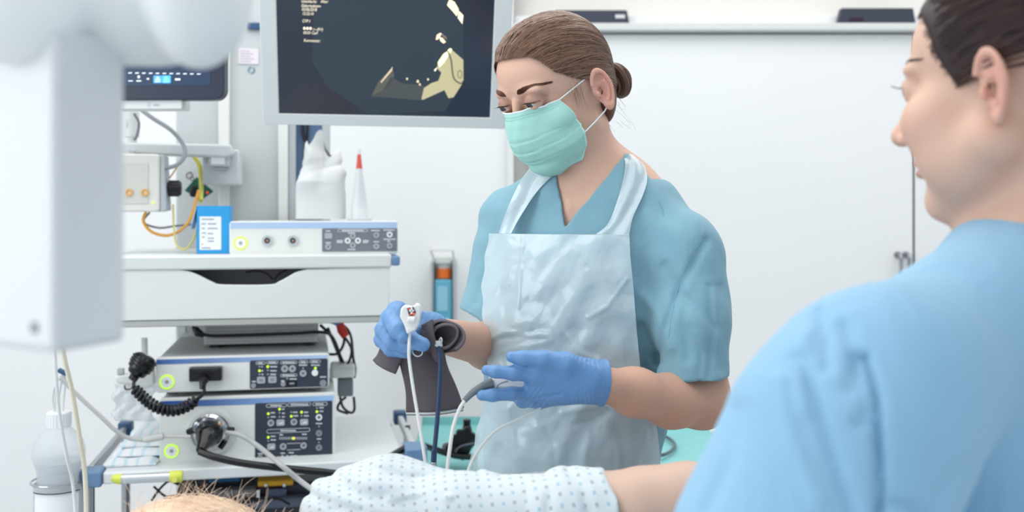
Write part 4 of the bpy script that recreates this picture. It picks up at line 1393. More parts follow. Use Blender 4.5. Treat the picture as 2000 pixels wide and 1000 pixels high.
# ------------------------------------------------------------------ small monitor and bracket arm on the left of the cart
TM = Matrix.Translation(W(438, 195, 2.10)) @ Matrix.Rotation(math.radians(-2), 4, 'Z')
T = Plane(TM)
t = thing('patient_monitor', 'small dark framed touch monitor with row of white icons, upper left', 'monitor', (-0.13, 0.02, 0), TM)
k = 2.10 / 2000
x1 = 0.0; x0 = -0.30; zt = 0.20
mb = MB(); mb.prism(rrect(x0, x1, 0, zt, 0.022, 8), 0, 0.028); part('bezel', mb, mat('navy_bezel', (40, 46, 64), 0.3), t, TM, 0.002)
sa = T.px(412, 167, 0); mb = MB(); mb.box(x0 + 0.03, sa.x, -0.0008, 0.001, sa.z, zt - 0.02); sc_ = part('screen', mb, mat('touch_screen', (34, 54, 80), 0.25, emit=(36, 54, 80), estr=0.3), t, TM)
M_IC = mat('icon_white', (210, 216, 224), 0.5, emit=(210, 216, 224), estr=0.6)
mb = MB()
for i in range(11):
    p = T.px(254 + i * 13.4, 142.5 + 0.2 * i, -0.001)
    mb = MB(); mb.prism([(p.x - 0.0042, p.z - 0.0012), (p.x + 0.003, p.z - 0.0012), (p.x + 0.0045, p.z + 0.0012), (p.x - 0.003, p.z + 0.0012)], -0.0012, -0.0009); part('icon', mb, M_IC, sc_, TM)
for (x, y, w_, h_) in ((271, 150, 5, 6), (271, 158, 10, 2.5), (289, 154, 5, 3.5), (347, 155, 11, 4), (255, 158, 9, 2)):
    p = T.px(x, y, -0.001); mb = MB(); mb.prism(rrect(p.x - w_ * k / 2, p.x + w_ * k / 2, p.z - h_ * k / 2, p.z + h_ * k / 2, h_ * k * 0.4, 3), -0.0012, -0.0009); part('icon', mb, M_IC, sc_, TM)
for (x, w_, c_) in ((308, 17, (70, 150, 214)), (325, 17, (72, 172, 240))):
    p = T.px(x, 155, -0.001); mb = MB(); mb.prism(rrect(p.x - w_ * k / 2, p.x + w_ * k / 2, p.z - 7.5 * k, p.z + 7.5 * k, 0.002, 3), -0.0012, -0.0009); ic = part('blue_icon', mb, mat('icon_blue_%d' % x, c_, 0.4, emit=c_, estr=0.7), sc_, TM)
    mb = MB()
    for (dy, ww) in ((4, 6), (0, 10), (-4, 11)):
        mb.box(p.x - ww * k / 2, p.x + ww * k / 2, -0.0015, -0.0012, p.z + (dy - 1) * k, p.z + (dy + 1) * k)
    part('icon_print', mb, M_IC if x < 320 else mat('icon_pale', (150, 206, 244), 0.5, emit=(150, 206, 244), estr=0.6), sc_, TM)
p0, p1 = T.px(240, 214, 0.01), T.px(357, 197, 0.01)
mb = MB(); mb.prism(rrect(p0.x - 0.02, p1.x, p0.z, p1.z + 0.004, 0.004), 0.006, 0.055); part('base_bar', mb, M_WPL2, t, TM, 0.002)
mb = MB()
for i in range(3):
    for j in range(3):
        pp = T.px(288 + i * 2.6, 203 + j * 2.6, 0.006); mb.box(pp.x, pp.x + 0.0015, 0.0055, 0.0065, pp.z, pp.z + 0.0015)
pp = T.px(300, 207, 0.006); mb.box(pp.x, pp.x + 0.012, 0.0055, 0.0065, pp.z, pp.z + 0.004)
part('base_print', mb, M_BTN, t, TM)

q = 0.20   # in cart space, in front of the back panel
t = thing('bracket_arm', 'grey horizontal bracket arm carrying the small monitor and the cable module', 'arm', C.px(350, 292, q), CM)
s = C.rect(150, 280, 452, 302, q)
mb = MB(); mb.prism([(s[0], s[2] + 0.004), (s[1] - 0.01, s[2] - 0.005), (s[1] + 0.004, s[2] + 0.002), (s[1], s[3]), (s[0], s[3] + 0.002)], q, q + 0.05); part('arm', mb, M_LGR, t, CM, 0.005)
s = C.rect(395, 292, 467, 361, q + 0.05)
mb = MB(); mb.box(s[0] + 0.01, s[1], q + 0.07, QB - 0.013, s[2], s[3]); mb.box(s[0] + 0.0, s[1], q + 0.052, q + 0.07, s[2], s[3]); part('wall_mount', mb, M_LGR, t, CM, 0.004)
s = C.rect(408, 304, 448, 326, q + 0.02)
mb = MB(); mb.box(s[0], s[1], q + 0.01, q + 0.0515, s[2], s[3]); mb.box(s[0] + 0.01, s[1] - 0.008, q + 0.015, q + 0.0515, s[2] - 0.006, s[2]); cl = part('clamp_block', mb, M_GPL, t, CM, 0.003)
mb = MB(); mb.box(s[0] + 0.006, s[0] + 0.036, q + 0.0088, q + 0.010, s[2] + 0.006, s[3] - 0.004); tg_ = part('clamp_label', mb, M_PAPER, t, CM)
mb = MB(); mb.cyl(C.px(258, 268, q + 0.02), C.px(258, 218, q + 0.02), 0.016); mb.cyl(C.px(249, 241, q + 0.03), C.px(270, 241, q + 0.03), 0.027, 0.022, n=28); mb.cyl(C.px(258, 282, q + 0.02), C.px(258, 210, q + 0.02), 0.011); part('swivel_joint', mb, M_WPL2, t, CM, 0.002)

s = C.rect(190, 300, 323, 414, 0.10)
t = thing('connector_module', 'off white module box with gold round sockets and black knob on its side', 'module', ((s[0] + s[1]) / 2, 0.12, s[2]), CM)
mb = MB(); mb.prism(rrect(s[0], s[1] - 0.012, s[2], s[3], 0.008), 0.10, 0.19); part('housing', mb, mat('module_ivory', (218, 218, 212), 0.45), t, CM, 0.004)
mb = MB(); mb.prism([(s[1] - 0.0118, s[2] + 0.0), (s[1] + 0.002, s[2] + 0.004), (s[1] - 0.004, s[3] - 0.002), (s[1] - 0.0118, s[3])], 0.104, 0.185); part('side_cover', mb, mat('module_side', (176, 184, 188), 0.45), t, CM, 0.002)
r_ = C.rect(200, 317, 290, 398, 0.10)
mb = MB(); mb.box(r_[0], r_[1], 0.0985, 0.1, r_[2], r_[3]); fp = part('face_plate', mb, mat('module_face', (206, 206, 200), 0.5), t, CM, 0.001)
for x in (252, 283):
    p = C.px(x, 376, 0.098); mb = MB(); mb.lathe([(0.0045, 0), (0.0078, 0), (0.0078, 0.004), (0.0045, 0.004), (0.0045, 0)], (p.x, 0.0985, p.z), (0, -1, 0), 24); k_ = part('gold_socket', mb, mat('gold_ring', (226, 176, 104), 0.35, 0.4), fp, CM)
    mb = MB(); mb.cyl((p.x, 0.0985, p.z), (p.x, 0.0965, p.z), 0.0042); part('socket_center', mb, mat('gold_pale', (236, 206, 160), 0.4), fp, CM)
mb = MB(); p = C.px(300, 396, 0.0985); mb.cyl((p.x, 0.1, p.z), (p.x, 0.097, p.z), 0.0022); part('indicator_light', mb, M_LED, t, CM)
mb = MB(); a = C.px(323, 368, 0.14); mb.lathe([(0.012, 0), (0.017, 0.002), (0.017, 0.022), (0.015, 0.028), (0, 0.029)], (s[1] + 0.0, 0.14, a.z), (1, 0, 0), 24)
for i in range(14):
    an = 2 * math.pi * i / 14
    mb.cyl((s[1] + 0.003, 0.14 + 0.0168 * math.cos(an), a.z + 0.0168 * math.sin(an)), (s[1] + 0.024, 0.14 + 0.0168 * math.cos(an), a.z + 0.0168 * math.sin(an)), 0.0015, n=6)
part('side_knob', mb, M_BLK, t, CM)
mb = MB(); mb.box(s[0] + 0.03, s[0] + 0.06, 0.12, 0.20, s[3] - 0.001, C.px(300, 296, 0.2).z); part('hanger', mb, M_LGR, t, CM)

loops = [([(275, 214, .17), (300, 232, .16), (335, 255, .15), (358, 283, .15), (360, 305, .14), (345, 322, .13), (322, 329, .12)], 0.0048, mat('cable_grey', (150, 154, 160), 0.4), 'grey cable curving from under the small monitor down to the module'),
         ([(378, 304, .28), (390, 325, .28), (393, 360, .27), (392, 392, .2)], 0.0052, mat('cable_yellow', (214, 208, 92), 0.4), 'thick yellow green cable hanging behind the blue glove box'),
         ([(285, 414, .15), (280, 432, .15), (295, 452, .15), (325, 460, .16), (352, 450, .17), (372, 426, .18), (388, 372, .22)], 0.0034, mat('cable_orange', (240, 172, 72), 0.4), 'orange cable looping below the module to the glove box'),
         ([(292, 415, .16), (280, 434, .17), (310, 445, .18), (345, 441, .2), (380, 438, .22)], 0.0024, mat('cable_slate', (130, 134, 142), 0.4), 'thin grey cable below the module'),
         ([(338, 400, .2), (340, 450, .16), (345, 478, .14), (362, 487, .13), (375, 472, .12), (384, 452, .1)], 0.0022, mat('cable_yellow2', (216, 208, 120), 0.4), 'thin pale yellow cable loop resting on the shelf left of the glove box'),
         ([(328, 352, .2), (338, 338, .2), (346, 326, .2)], 0.0018, mat('cable_orange2', (224, 178, 90), 0.4), 'very thin orange wire right of the module'),
         ([(262, 222, .12), (271, 240, .12), (268, 262, .12), (262, 274, .12)], 0.003, mat('cable_slate', (130, 134, 142), 0.4), 'grey cable bowed in front of the swivel joint')]
for pp, r, m_, lab in loops:
    mb = MB(); mb.tube(spline([C.px(x, y, q_) for x, y, q_ in pp], 10), r, 10)
    single('cable', mb, m_, lab, 'cable', CM)
# green tag with red lamp
q = 0.33
t = thing('key_tag', 'dark green diamond shaped tag with red dot hanging on the back panel', 'tag', C.px(388, 368, q), CM)
P_ = [C.px(x, y, q) for x, y in ((360, 372), (384, 345), (417, 374), (392, 392))]
mb = MB(); mb.prism([(v.x, v.z) for v in P_], q, q + 0.006); part('tag_plate', mb, mat('tag_green', (28, 96, 80), 0.4), t, CM, 0.002)
mb = MB(); mb.cyl(C.px(405, 376, q - 0.001), C.px(405, 376, q - 0.004), 0.0032); part('red_lamp', mb, mat('lamp_red', (232, 70, 60), 0.4, emit=(232, 60, 50), estr=0.5), t, CM)
mb = MB(); p = C.px(378, 374, q - 0.008); mb.lathe([(0, 0.016), (0.008, 0.012), (0.009, 0), (0.006, -0.012), (0, -0.014)], p, (0.3, 0, 1), 16, 1, 0.6); part('black_plug', mb, M_BLK, t, CM)
mb = MB(); p = C.px(370, 343, q); mb.tube([(p.x + 0.007 * math.cos(a), q, p.z + 0.007 * math.sin(a)) for a in np.linspace(0, 2 * math.pi, 18)[:-1]], 0.0014, 6, closed=True)
p = C.px(375, 349, q); mb.tube([(p.x + 0.004 * math.cos(a), q + 0.001 * math.sin(a), p.z + 0.005 * math.sin(a)) for a in np.linspace(0, 2 * math.pi, 14)[:-1]], 0.001, 6, closed=True)
part('key_ring', mb, mat('ring_dull', (130, 104, 108), 0.35, 0.6), t, CM)
mb = MB(); mb.cyl(C.px(372, 336, q + 0.002), C.px(372, 336, QB + 0.004), 0.0022, n=10); part('hook', mb, M_STEEL, t, CM)

# ------------------------------------------------------------------ bottle in wire holder, lower left
c = C.loc(W(115, 950, 2.02))
BX, BY = c.x, c.y
zb = C.loc(W(115, 938, 2.02)).z
t = thing('bottle_holder', 'round wire and steel holder around the frosted bottle at the cart edge', 'holder', (BX, BY, zb - 0.10), CM)
R_ = 0.051
mb = MB(); mb.tube([(BX + R_ * math.cos(a), BY + R_ * math.sin(a), zb + 0.0) for a in np.linspace(0, 2 * math.pi, 40)[:-1]], 0.0022, 8, closed=True); part('top_ring', mb, M_CHROME, t, CM)
mb = MB(); mb.lathe([(R_ - 0.004, -0.12), (R_ - 0.004, -0.004), (R_ - 0.006, -0.004), (R_ - 0.006, -0.118), (0, -0.118), (0, -0.12)], (BX, BY, zb), (0, 0, 1), 40); cu = part('cup', mb, mat('clear_cup', (222, 228, 232), 0.15, alpha=0.55), t, CM)
mb = MB()
rows = []
for a in np.linspace(math.radians(-140), math.radians(-30), 14):
    rows.append([(BX + (R_ - 0.003) * math.cos(a), BY + (R_ - 0.003) * math.sin(a), zb - 0.012 + h_) for h_ in (0, -0.1)])
mb.grid(rows); lb_ = part('label', mb, M_PAPER, t, CM, fixn=False)
mb = MB(); mb.tube([(BX + (R_ - 0.001) * math.cos(a), BY + (R_ - 0.001) * math.sin(a), zb - 0.014) for a in np.linspace(math.radians(-140), math.radians(-30), 14)], 0.0012, 6); part('label_line', mb, M_BLK, lb_, CM)
mb = MB(); mb.tube([(BX + R_, BY, zb), (BX + R_ + 0.03, BY + 0.01, zb + 0.002), (la - 0.047, QF + 0.03, zb + 0.003)], 0.003, 8); part('support_arm', mb, M_STEEL, t, CM)
mb = MB(); z0 = zb - 0.11
prof = [(0, 0.0), (0.036, 0.0), (0.040, 0.006), (0.040, 0.10), (0.039, 0.112), (0.034, 0.13), (0.034, 0.142), (0.045, 0.162), (0.046, 0.178), (0.043, 0.19), (0.026, 0.212), (0.0215, 0.222), (0.0215, 0.228)]
# waisted shoulder as in the photograph
prof = [(0, 0.0), (0.038, 0.0), (0.041, 0.006), (0.041, 0.105), (0.0395, 0.118), (0.041, 0.132), (0.046, 0.146), (0.0495, 0.160), (0.0495, 0.172), (0.044, 0.190), (0.030, 0.207), (0.0215, 0.216)]
bt = thing('irrigation_bottle', 'frosted plastic bottle with tubes in its cap, standing in the wire holder', 'bottle', (BX, BY, z0), CM)
mb = MB(); mb.lathe(prof, (BX, BY, z0), (0, 0, 1), 40); part('bottle_body', mb, mat('frosted_plastic', (222, 228, 233), 0.3, alpha=0.4, trans=0.0), bt, CM)
mb = MB(); mb.lathe([(0, 0.003), (0.036, 0.003), (0.038, 0.01), (0.038, 0.10), (0.039, 0.13), (0.045, 0.150), (0.0, 0.150)], (BX, BY, z0), (0, 0, 1), 32); part('water', mb, mat('water_cloudy', (226, 232, 238), 0.1, alpha=0.5), bt, CM)
mb = MB(); mb.lathe([(0.0225, 0.216), (0.0225, 0.244), (0.020, 0.246), (0.0, 0.246)], (BX, BY, z0), (0, 0, 1), 32)
for i in range(24):
    a = 2 * math.pi * i / 24; mb.cyl((BX + 0.0225 * math.cos(a), BY + 0.0225 * math.sin(a), z0 + 0.218), (BX + 0.0225 * math.cos(a), BY + 0.0225 * math.sin(a), z0 + 0.243), 0.001, n=5)
part('cap', mb, mat('cap_white', (232, 234, 236), 0.35), bt, CM)
zc = z0 + 0.245
top = C.loc(W(124, 728, 2.0))
for i, dx in enumerate((-0.009, 0.0, 0.007)):
    mb = MB(); mb.tube(spline([(BX + dx, BY, zc), (BX + dx * 1.3, BY, zc + 0.03), (BX + dx + 0.006, BY - 0.005, zc + 0.06), tuple(top)], 8), 0.0022, 8)
    part('short_tube', mb, mat('tube_milky', (222, 224, 224), 0.3), bt, CM)
mb = MB(); mb.cyl((BX - 0.012, BY + 0.02, zc), (BX - 0.012, BY + 0.02, zc + 0.12), 0.0018); part('rod', mb, mat('tube_milky', (222, 224, 224), 0.3), bt, CM)
t = thing('tube_clamp', 'small dark blue clamp on the tubes above the frosted bottle', 'clamp', top, CM)
mb = MB(); mb.obox(Matrix.Translation(top + Vector((0, -0.008, 0.003))) @ Matrix.Rotation(0.5, 4, 'Y'), 0.018, 0.012, 0.008); mb.obox(Matrix.Translation(top + Vector((-0.008, -0.008, 0.004))) @ Matrix.Rotation(-0.5, 4, 'Y'), 0.014, 0.008, 0.003); part('clamp_body', mb, M_DBLUE, t, CM, 0.002)
M_CREAM = mat('tube_cream', (232, 224, 202), 0.35)
mb = MB(); mb.tube(spline([CM @ C.px(196, 303, 0.22), W(150, 330, 2.1), W(112, 450, 1.8), W(112, 600, 1.7), W(124, 690, 1.72), (W(140, 760, 1.75)), W(155, 850, 1.78), W(166, 930, 1.8), W(167, 1060, 1.8), W(150, 1300, 1.8)], 10), 0.0040, 12)
single('cream_tube', mb, M_CREAM, 'cream coloured tube hanging down in front of the frosted bottle', 'tube')
mb = MB(); mb.tube(spline([CM @ C.px(180, 303, 0.22), W(140, 330, 2.1), W(104, 450, 1.82), W(104, 600, 1.72), W(107, 690, 1.74), W(115, 800, 1.76), W(130, 890, 1.78), W(143, 950, 1.8), W(148, 1060, 1.8), W(140, 1300, 1.8)], 10), 0.0030, 12)
single('white_tube', mb, mat('tube_white2', (228, 230, 232), 0.35), 'thin white tube hanging left of the cream tube', 'tube')

# ------------------------------------------------------------------ foreground device head, out of focus
d = 0.56
FM = IDM
t = thing('device_head', 'large blurred white device housing with downward column, close at the left edge', 'medical device', W(120, 400, 0.62))
k = d / 2000


def f_house(P):
    c1 = np.array(W(330, -65, 0.60)); c2 = np.array(W(-200, -30, 0.66))
    a = n_cone(P, W(-260, -65, 0.66), W(300, -62, 0.61), 0.060, 0.058)
    b = n_ell(P, W(385, -40, 0.575), (0.0295, 0.045, 0.050))
    e = n_ell(P, W(20, -10, 0.56), (0.042, 0.03, 0.038))
    h = n_box(P, W(-60, 20, 0.62), (0.062, 0.045, 0.030), 0.022)
    r = smin(a, b, 0.012)
    r = smin(r, e, 0.012)
    return smin(r, h, 0.012)


P_, F_ = surface(f_house, (-0.46, 0.48, 1.43), (-0.12, 0.74, 1.66), 0.003)
M_DEV = mat('device_white', (244, 246, 246), 0.4)
npobj('housing', npmesh('housing', P_, F_), M_DEV, t)
p1, p2, p3 = W(-90, 400, 0.60), W(107, 400, 0.545), W(247, 400, 0.60)
p4 = W(60, 400, 0.66)
ztop, zbot = W(0, 60, 0.57).z, W(100, 688, 0.555).z
poly = [(p1.x, p1.y), (p2.x, p2.y), (p3.x, p3.y), (p4.x, p4.y)]
mb = MB(); mb.prism(poly, zbot, ztop, 'xy'); part('column', mb, mat('device_column', (224, 226, 228), 0.4), t, bevel=0.005, seg=4)
mb = MB(); nrm = (p2 - p1).cross(Vector((0, 0, 1))).normalized()
pc = p1.lerp(p2, 0.815); pc.z = H - (640 - HZ) / 2000 * pc.y
mb.cyl(pc - nrm * -0.0005, pc + nrm * 0.0012, 0.0032, n=20); part('screw_cap', mb, mat('screw_grey', (150, 152, 156), 0.4), t)
mb = MB(); q0 = W(-50, -60, 0.66); mb.cyl(q0, q0 + Vector((-0.02, 0.05, 1.25)), 0.035, n=32); part('ceiling_arm', mb, M_DEV, t)

# ------------------------------------------------------------------ teal draped trolley behind the nurse
TD = 2.47
t0, t1 = W(795, 850, TD), W(1440, 840, TD)
ztd = W(1000, 845, TD + 0.30).z
t = thing('instrument_trolley', 'trolley covered with a teal cloth behind the nurse', 'trolley', ((t0.x + t1.x) / 2, TD + 0.2, 0))
mb = MB(); mb.box(t0.x + 0.03, t1.x - 0.01, TD - 0.15, TD + 0.40, ztd - 0.035, ztd - 0.012); part('top', mb, M_WPL2, t, bevel=0.004)
for xx in (t0.x + 0.04, t1.x - 0.03):
    for yy in (TD - 0.13, TD + 0.38):
        mb = MB(); mb.cyl((xx, yy, 0.0), (xx, yy, ztd - 0.035), 0.014); part('leg', mb, M_STEEL, t)
mb = MB(); mb.box(t0.x + 0.03, t1.x - 0.02, TD - 0.14, TD + 0.39, 0.25, 0.27); part('lower_tray', mb, M_STEEL, t)
NX, NY = 90, 44
rows = []
for j in range(NY + 1):
    r = []
    for i in range(NX + 1):
        x = t0.x + (t1.x - t0.x) * i / NX
        s = j / NY
        wr_ = 0.004 * math.sin(x * 34 + 1.2) + 0.003 * math.sin(x * 71)
        if s < 0.12:      # back upstand
            u = s / 0.12; p = (x, TD + 0.40 + 0.01, ztd - 0.008 + 0.03 * math.sin(u * math.pi))
        elif s < 0.66:
            u = (s - 0.12) / 0.54; p = (x, TD + 0.40 - 0.56 * u, ztd - 0.006 + 0.003 * math.sin(x * 22 + u * 9) + 0.002 * math.sin(u * 31 + x * 13))
        else:
            u = (s - 0.66) / 0.34; p = (x, TD - 0.165 - 0.02 * u + wr_ * u * 3, ztd - 0.008 - 0.30 * u)
        r.append(p)
    rows.append(r)
mb = MB(); mb.grid(rows)
o = single('teal_drape', mb, mat('drape_teal', (136, 202, 202), 0.7, noise=0.05, nscale=14), 'teal cloth spread over the trolley behind the nurse', 'cloth', fixn=False)
o.modifiers.new('solid', 'SOLIDIFY').thickness = 0.002
# loop of dark instrument tube on the drape, right of the nurse
mb = MB(); mb.tube(spline([W(1255, 872, 2.58), W(1275, 852, 2.7), W(1300, 853, 2.7), W(1318, 868, 2.60), W(1306, 884, 2.5), W(1284, 890, 2.45), W(1262, 886, 2.45)], 10), 0.0042, 12)
o = single('scope_tube', mb, mat('scope_tube_grey', (66, 74, 84), 0.3), 'dark tube curled on the teal cloth right of the nurse', 'tube')
# small vial on the drape
p = W(796, 868, 2.44)
t = thing('vial', 'small clear vial with square black cap on the teal cloth', 'vial', (p.x, p.y, ztd))
mb = MB(); hz0 = W(789, 845, 2.44).z; mb.lathe([(0, 0), (0.009, 0), (0.009, hz0 - ztd - 0.006), (0.006, hz0 - ztd), (0, hz0 - ztd)], (p.x, p.y, ztd), (0, 0, 1), 20); part('body', mb, mat('vial_glass', (196, 204, 210), 0.15, alpha=0.8), t)
mb = MB(); mb.box(p.x - 0.006, p.x + 0.006, p.y - 0.006, p.y + 0.006, hz0, W(0, 831, 2.44).z); part('cap', mb, M_BLK, t, bevel=0.002)
mb = MB(); mb.box(p.x - 0.002, p.x + 0.003, p.y - 0.0095, p.y - 0.0085, hz0 - 0.026, hz0 - 0.014); part('label', mb, M_DGR, t)
# pale box beyond, at the right of the nurse
a, b = W(1270, 862, 2.95), W(1420, 836, 2.95)
t = thing('white_cabinet', 'low white cabinet top seen behind the teal trolley, right of the nurse', 'cabinet', ((a.x + b.x) / 2, 2.9, 0))
mb = MB(); mb.box(a.x, b.x + 0.25, 2.93, 3.28, 0.0, b.z - 0.02); part('body', mb, M_WPL, t, bevel=0.004)
mb = MB(); mb.box(a.x - 0.01, b.x + 0.26, 2.91, 3.29, b.z - 0.0195, b.z); part('top', mb, M_WPL, t, bevel=0.004)
# ------------------------------------------------------------------ people
def skinmat(name, sss=0.10):
    m = mat(name, (225, 180, 158), 0.48, sss=sss, attr='Col', bump=0.12, bscale=900, spec=0.35)
    return m


M_SKIN = skinmat('skin')


def head_sdf(P, Hc, R, nose=1.0, full=0.0, eyes_down=1.0, nz=0.0, lip=0.0, slim=0.0):
    """P world points; R columns = head left, forward, up"""
    Q = (P - Hc) @ R
    X = np.abs(Q[:, 0])
    q = np.stack([X, Q[:, 1], Q[:, 2]], 1)
    d = n_ell(q, (0, -.012 + slim * .8, .028), (.073, .090 - slim * .8, .081))
    d = smin(d, n_ell(q, (0, .034, .036), (.060, .052, .050)), .02)
    d = smin(d, n_ell(q, (0, .026 - slim * .7, -.040), (.056 + full * .4 - slim * .7, .056 + full * .8, .066 + full * .3)), .02)
    d = smin(d, n_cone(q, (.051 + full - slim * .4, .0, -.050), (.012, .062 - slim * .6, -.098 - full * .3 + slim), .014 + full, .013), .022)
    d = smin(d, n_ell(q, (0, .064 - slim * .6, -.098 + slim), (.020, .017, .015)), .014)
    d = smin(d, n_ell(q, (.040 - slim * .3, .052 - slim * .9, -.030), (.024 + full, .023 + full, .022 + full)), .016)
    if full:
        d = smin(d, n_ell(q, (.045, .035, -.062), (.024, .030, .026)), .02)
        d = smin(d, n_cone(q, (.0, .034, -.100), (.0, -.02, -.09), .016, .03), .015)
    d = smin(d, n_ell(q, (.027, .074, .019), (.022, .012, .0075)), .012)
    # sockets
    EZ = .0035
    d = smax(d, -n_ell(q, (.031, .0945, EZ), (.0175, .0125, .0115)), .010)
    # nose
    ny = .086 + .022 * nose
    d = smin(d, n_cone(q, (0, .083, .004), (0, ny, -.036 + nz), .0065, .0085), .008)
    d = smin(d, n_ell(q, (0, ny + .001, -.040 + nz), (.0105, .0095, .0085)), .006)
    d = smin(d, n_ell(q, (.0115, ny - .010, -.043 + nz), (.0065, .0095, .0065)), .005)
    # lips
    d = smin(d, n_ell(q, (0, .083 - lip, -.063), (.025, .012, .014)), .008)
    d = smin(d, n_ell(q, (0, .0935 - lip, -.0625), (.020, .0055, .0042)), .003)
    d = smin(d, n_ell(q, (0, .0925 - lip, -.0715), (.018, .0055, .0048)), .003)
    d = d + .002 * np.exp(-((q[:, 2] + .0668) / .0012) ** 2) * (q[:, 1] > .07) * (X < .024)
    # eye lids: shell round the eyeball with an almond opening
    ec = np.array((.031, .0755, .003))
    lid = np.linalg.norm(q - ec, axis=1) - .0138
    a = Q[:, 1] * 0
    op = n_ell(q, (.031, .0895, .0005 - .0012 * eyes_down), (.0130, .0100, .0048 - .0018 * eyes_down))
    d = smin(d, lid, .0045)
    d = smax(d, -op, .0012)
    # crease above the lid
    rr = np.sqrt((X - .031) ** 2 + ((Q[:, 2] - .004) * 1.25) ** 2)
    d = d + .0009 * np.exp(-((rr - .0128) / .0014) ** 2) * (Q[:, 2] > .004) * (Q[:, 1] > .06)
    # ears
    ea = math.radians(12)
    e = (q - np.array((.0770, -.012, -.008))) / np.array((.93, .84, .93))
    ex = e[:, 0] * math.cos(.35) + e[:, 1] * math.sin(.35)
    ey = -e[:, 0] * math.sin(.35) + e[:, 1] * math.cos(.35)
    y2 = ey * math.cos(ea) - e[:, 2] * math.sin(ea)
    z2 = ey * math.sin(ea) + e[:, 2] * math.cos(ea)
    w_ = np.where(z2 > 0, 1.0, 1.0 - 0.35 * np.clip(-z2 / .032, 0, 1))
    ee = np.stack([ex - .004, y2 / w_, z2], 1)
    disc = n_ell(ee, (-.001, 0, 0), (.0034, .0172, .030))
    rad = np.sqrt((ee[:, 1] / .0165) ** 2 + (ee[:, 2] / .0300) ** 2)
    rim = np.sqrt(((rad - 1) * .019) ** 2 + (ee[:, 0] - .0040) ** 2) - .0030
    rim = np.where((ee[:, 1] > .006) & (ee[:, 2] < .012), rim + .004, rim)
    conch = n_ell(ee, (.005, .003, -.003), (.0085, .0078, .0115))
    scaph = n_ell(ee, (.0060, -.001, .0175), (.0070, .0085, .0060))
    ear = smin(disc, rim, .004)
    anti = np.sqrt(((np.sqrt(((ee[:, 1] - .001) / .0105) ** 2 + (ee[:, 2] / .018) ** 2) - 1) * .012) ** 2 + (ee[:, 0] - .0030) ** 2) - .0028
    ear = smin(ear, np.where(ee[:, 1] > .004, anti + .004, anti), .003)
    ear = smax(ear, -conch, .003)
    ear = smax(ear, -scaph, .003)
    tr = n_ell(ee, (.003, .0115, -.004), (.0040, .0038, .0060))
    ear = smin(ear, tr, .003)
    lobe = n_ell(ee, (.001, .003, -.027), (.0045, .0088, .0075))
    ear = smin(ear, lobe, .004)
    d = smin(d, ear, .0025)
    return d


def face_cols(P, Hc, R, makeup=1.0, blush=1.0, base=(.70, .435, .325)):
    Q = (P - Hc) @ R
    X = np.abs(Q[:, 0]); Y = Q[:, 1]; Z = Q[:, 2]
    c = np.tile(np.array(base), (len(P), 1))
    inface = np.clip((Y - .0) / .03, 0, 1)

    def g(cx, cy, cz, r):
        return np.exp(-(((X - cx) / r[0]) ** 2 + ((Y - cy) / r[1]) ** 2 + ((Z - cz) / r[2]) ** 2))
    b = g(.045, .06, -.035, (.022, .03, .020)) * .55 * blush
    c = c * (1 - b[:, None]) + b[:, None] * np.array((.70, .30, .23))
    ear = np.clip((X - .073) / .008, 0, 1) * np.exp(-((Z + .008) / .034) ** 4) * np.exp(-((Y + .012) / .024) ** 4) * .55
    c = c * (1 - ear[:, None]) + ear[:, None] * np.array((.72, .31, .25))
    n_ = g(0, .10, -.04, (.014, .02, .014)) * .35
    c = c * (1 - n_[:, None]) + n_[:, None] * np.array((.70, .30, .24))
    lips = ((X < .023) & (Y > .084) & (np.abs(Z + .067) < .0085)).astype(float) * .75
    c = c * (1 - lips[:, None]) + lips[:, None] * np.array((.56, .20, .19))
    ey = np.exp(-(((X - .032) / .0165) ** 2 + ((Z - .0075) / .0085) ** 2)) * (Y > .06) * .62 * makeup
    c = c * (1 - ey[:, None]) + ey[:, None] * np.array((.25, .105, .075))
    ln = np.exp(-((Z - .0030) / .0012) ** 2) * (np.abs(X - .031) < .0145) * (Y > .075) * .85 * makeup
    c = c * (1 - ln[:, None]) + ln[:, None] * np.array((.05, .025, .02))
    return c


def strands(mb_pts, r0, r1, mat_list, name, parent, sides=4):
    """list of polylines -> one mesh with round tapered strands"""
    mb = MB()
    for pts in mb_pts:
        n = len(pts)
        rs = [r0 + (r1 - r0) * i / (n - 1) for i in range(n)]
        rs[0] *= .35
        mb.tube(pts, rs, sides, caps=False)
    return part(name, mb, mat_list, parent, fixn=False)


def hairmat(name, c_dark, c_light, rough=0.38):
    m = bpy.data.materials.new(name)
    m.use_nodes = True
    nt = m.node_tree
    b = nt.nodes['Principled BSDF']
    b.inputs['Roughness'].default_value = rough
    b.inputs['Specular IOR Level'].default_value = 0.45
    g = nt.nodes.new('ShaderNodeNewGeometry')
    cr = nt.nodes.new('ShaderNodeValToRGB')
    cr.color_ramp.elements[0].color = lin(c_dark)
    cr.color_ramp.elements[1].color = lin(c_light)
    nt.links.new(g.outputs['Random Per Island'], cr.inputs[0])
    nt.links.new(cr.outputs[0], b.inputs['Base Color'])
    return m


def ray_to(f, o, dirs, t0, t1, n=40):
    """distance from o along dirs (inside -> outside crossing) by bisection"""
    lo = np.full(len(dirs), t0); hi = np.full(len(dirs), t1)
    for _ in range(18):
        m = (lo + hi) / 2
        s = f(o + dirs * m[:, None]) > 0
        hi = np.where(s, m, hi); lo = np.where(s, lo, m)
    return (lo + hi) / 2


def V(*a):
    return np.array(W(*a))


def chain(P, pts, rs, k=.004):
    d = None
    for i in range(len(pts) - 1):
        e = n_cone(P, pts[i], pts[i + 1], rs[i], rs[i + 1])
        d = e if d is None else smin(d, e, k)
    return d


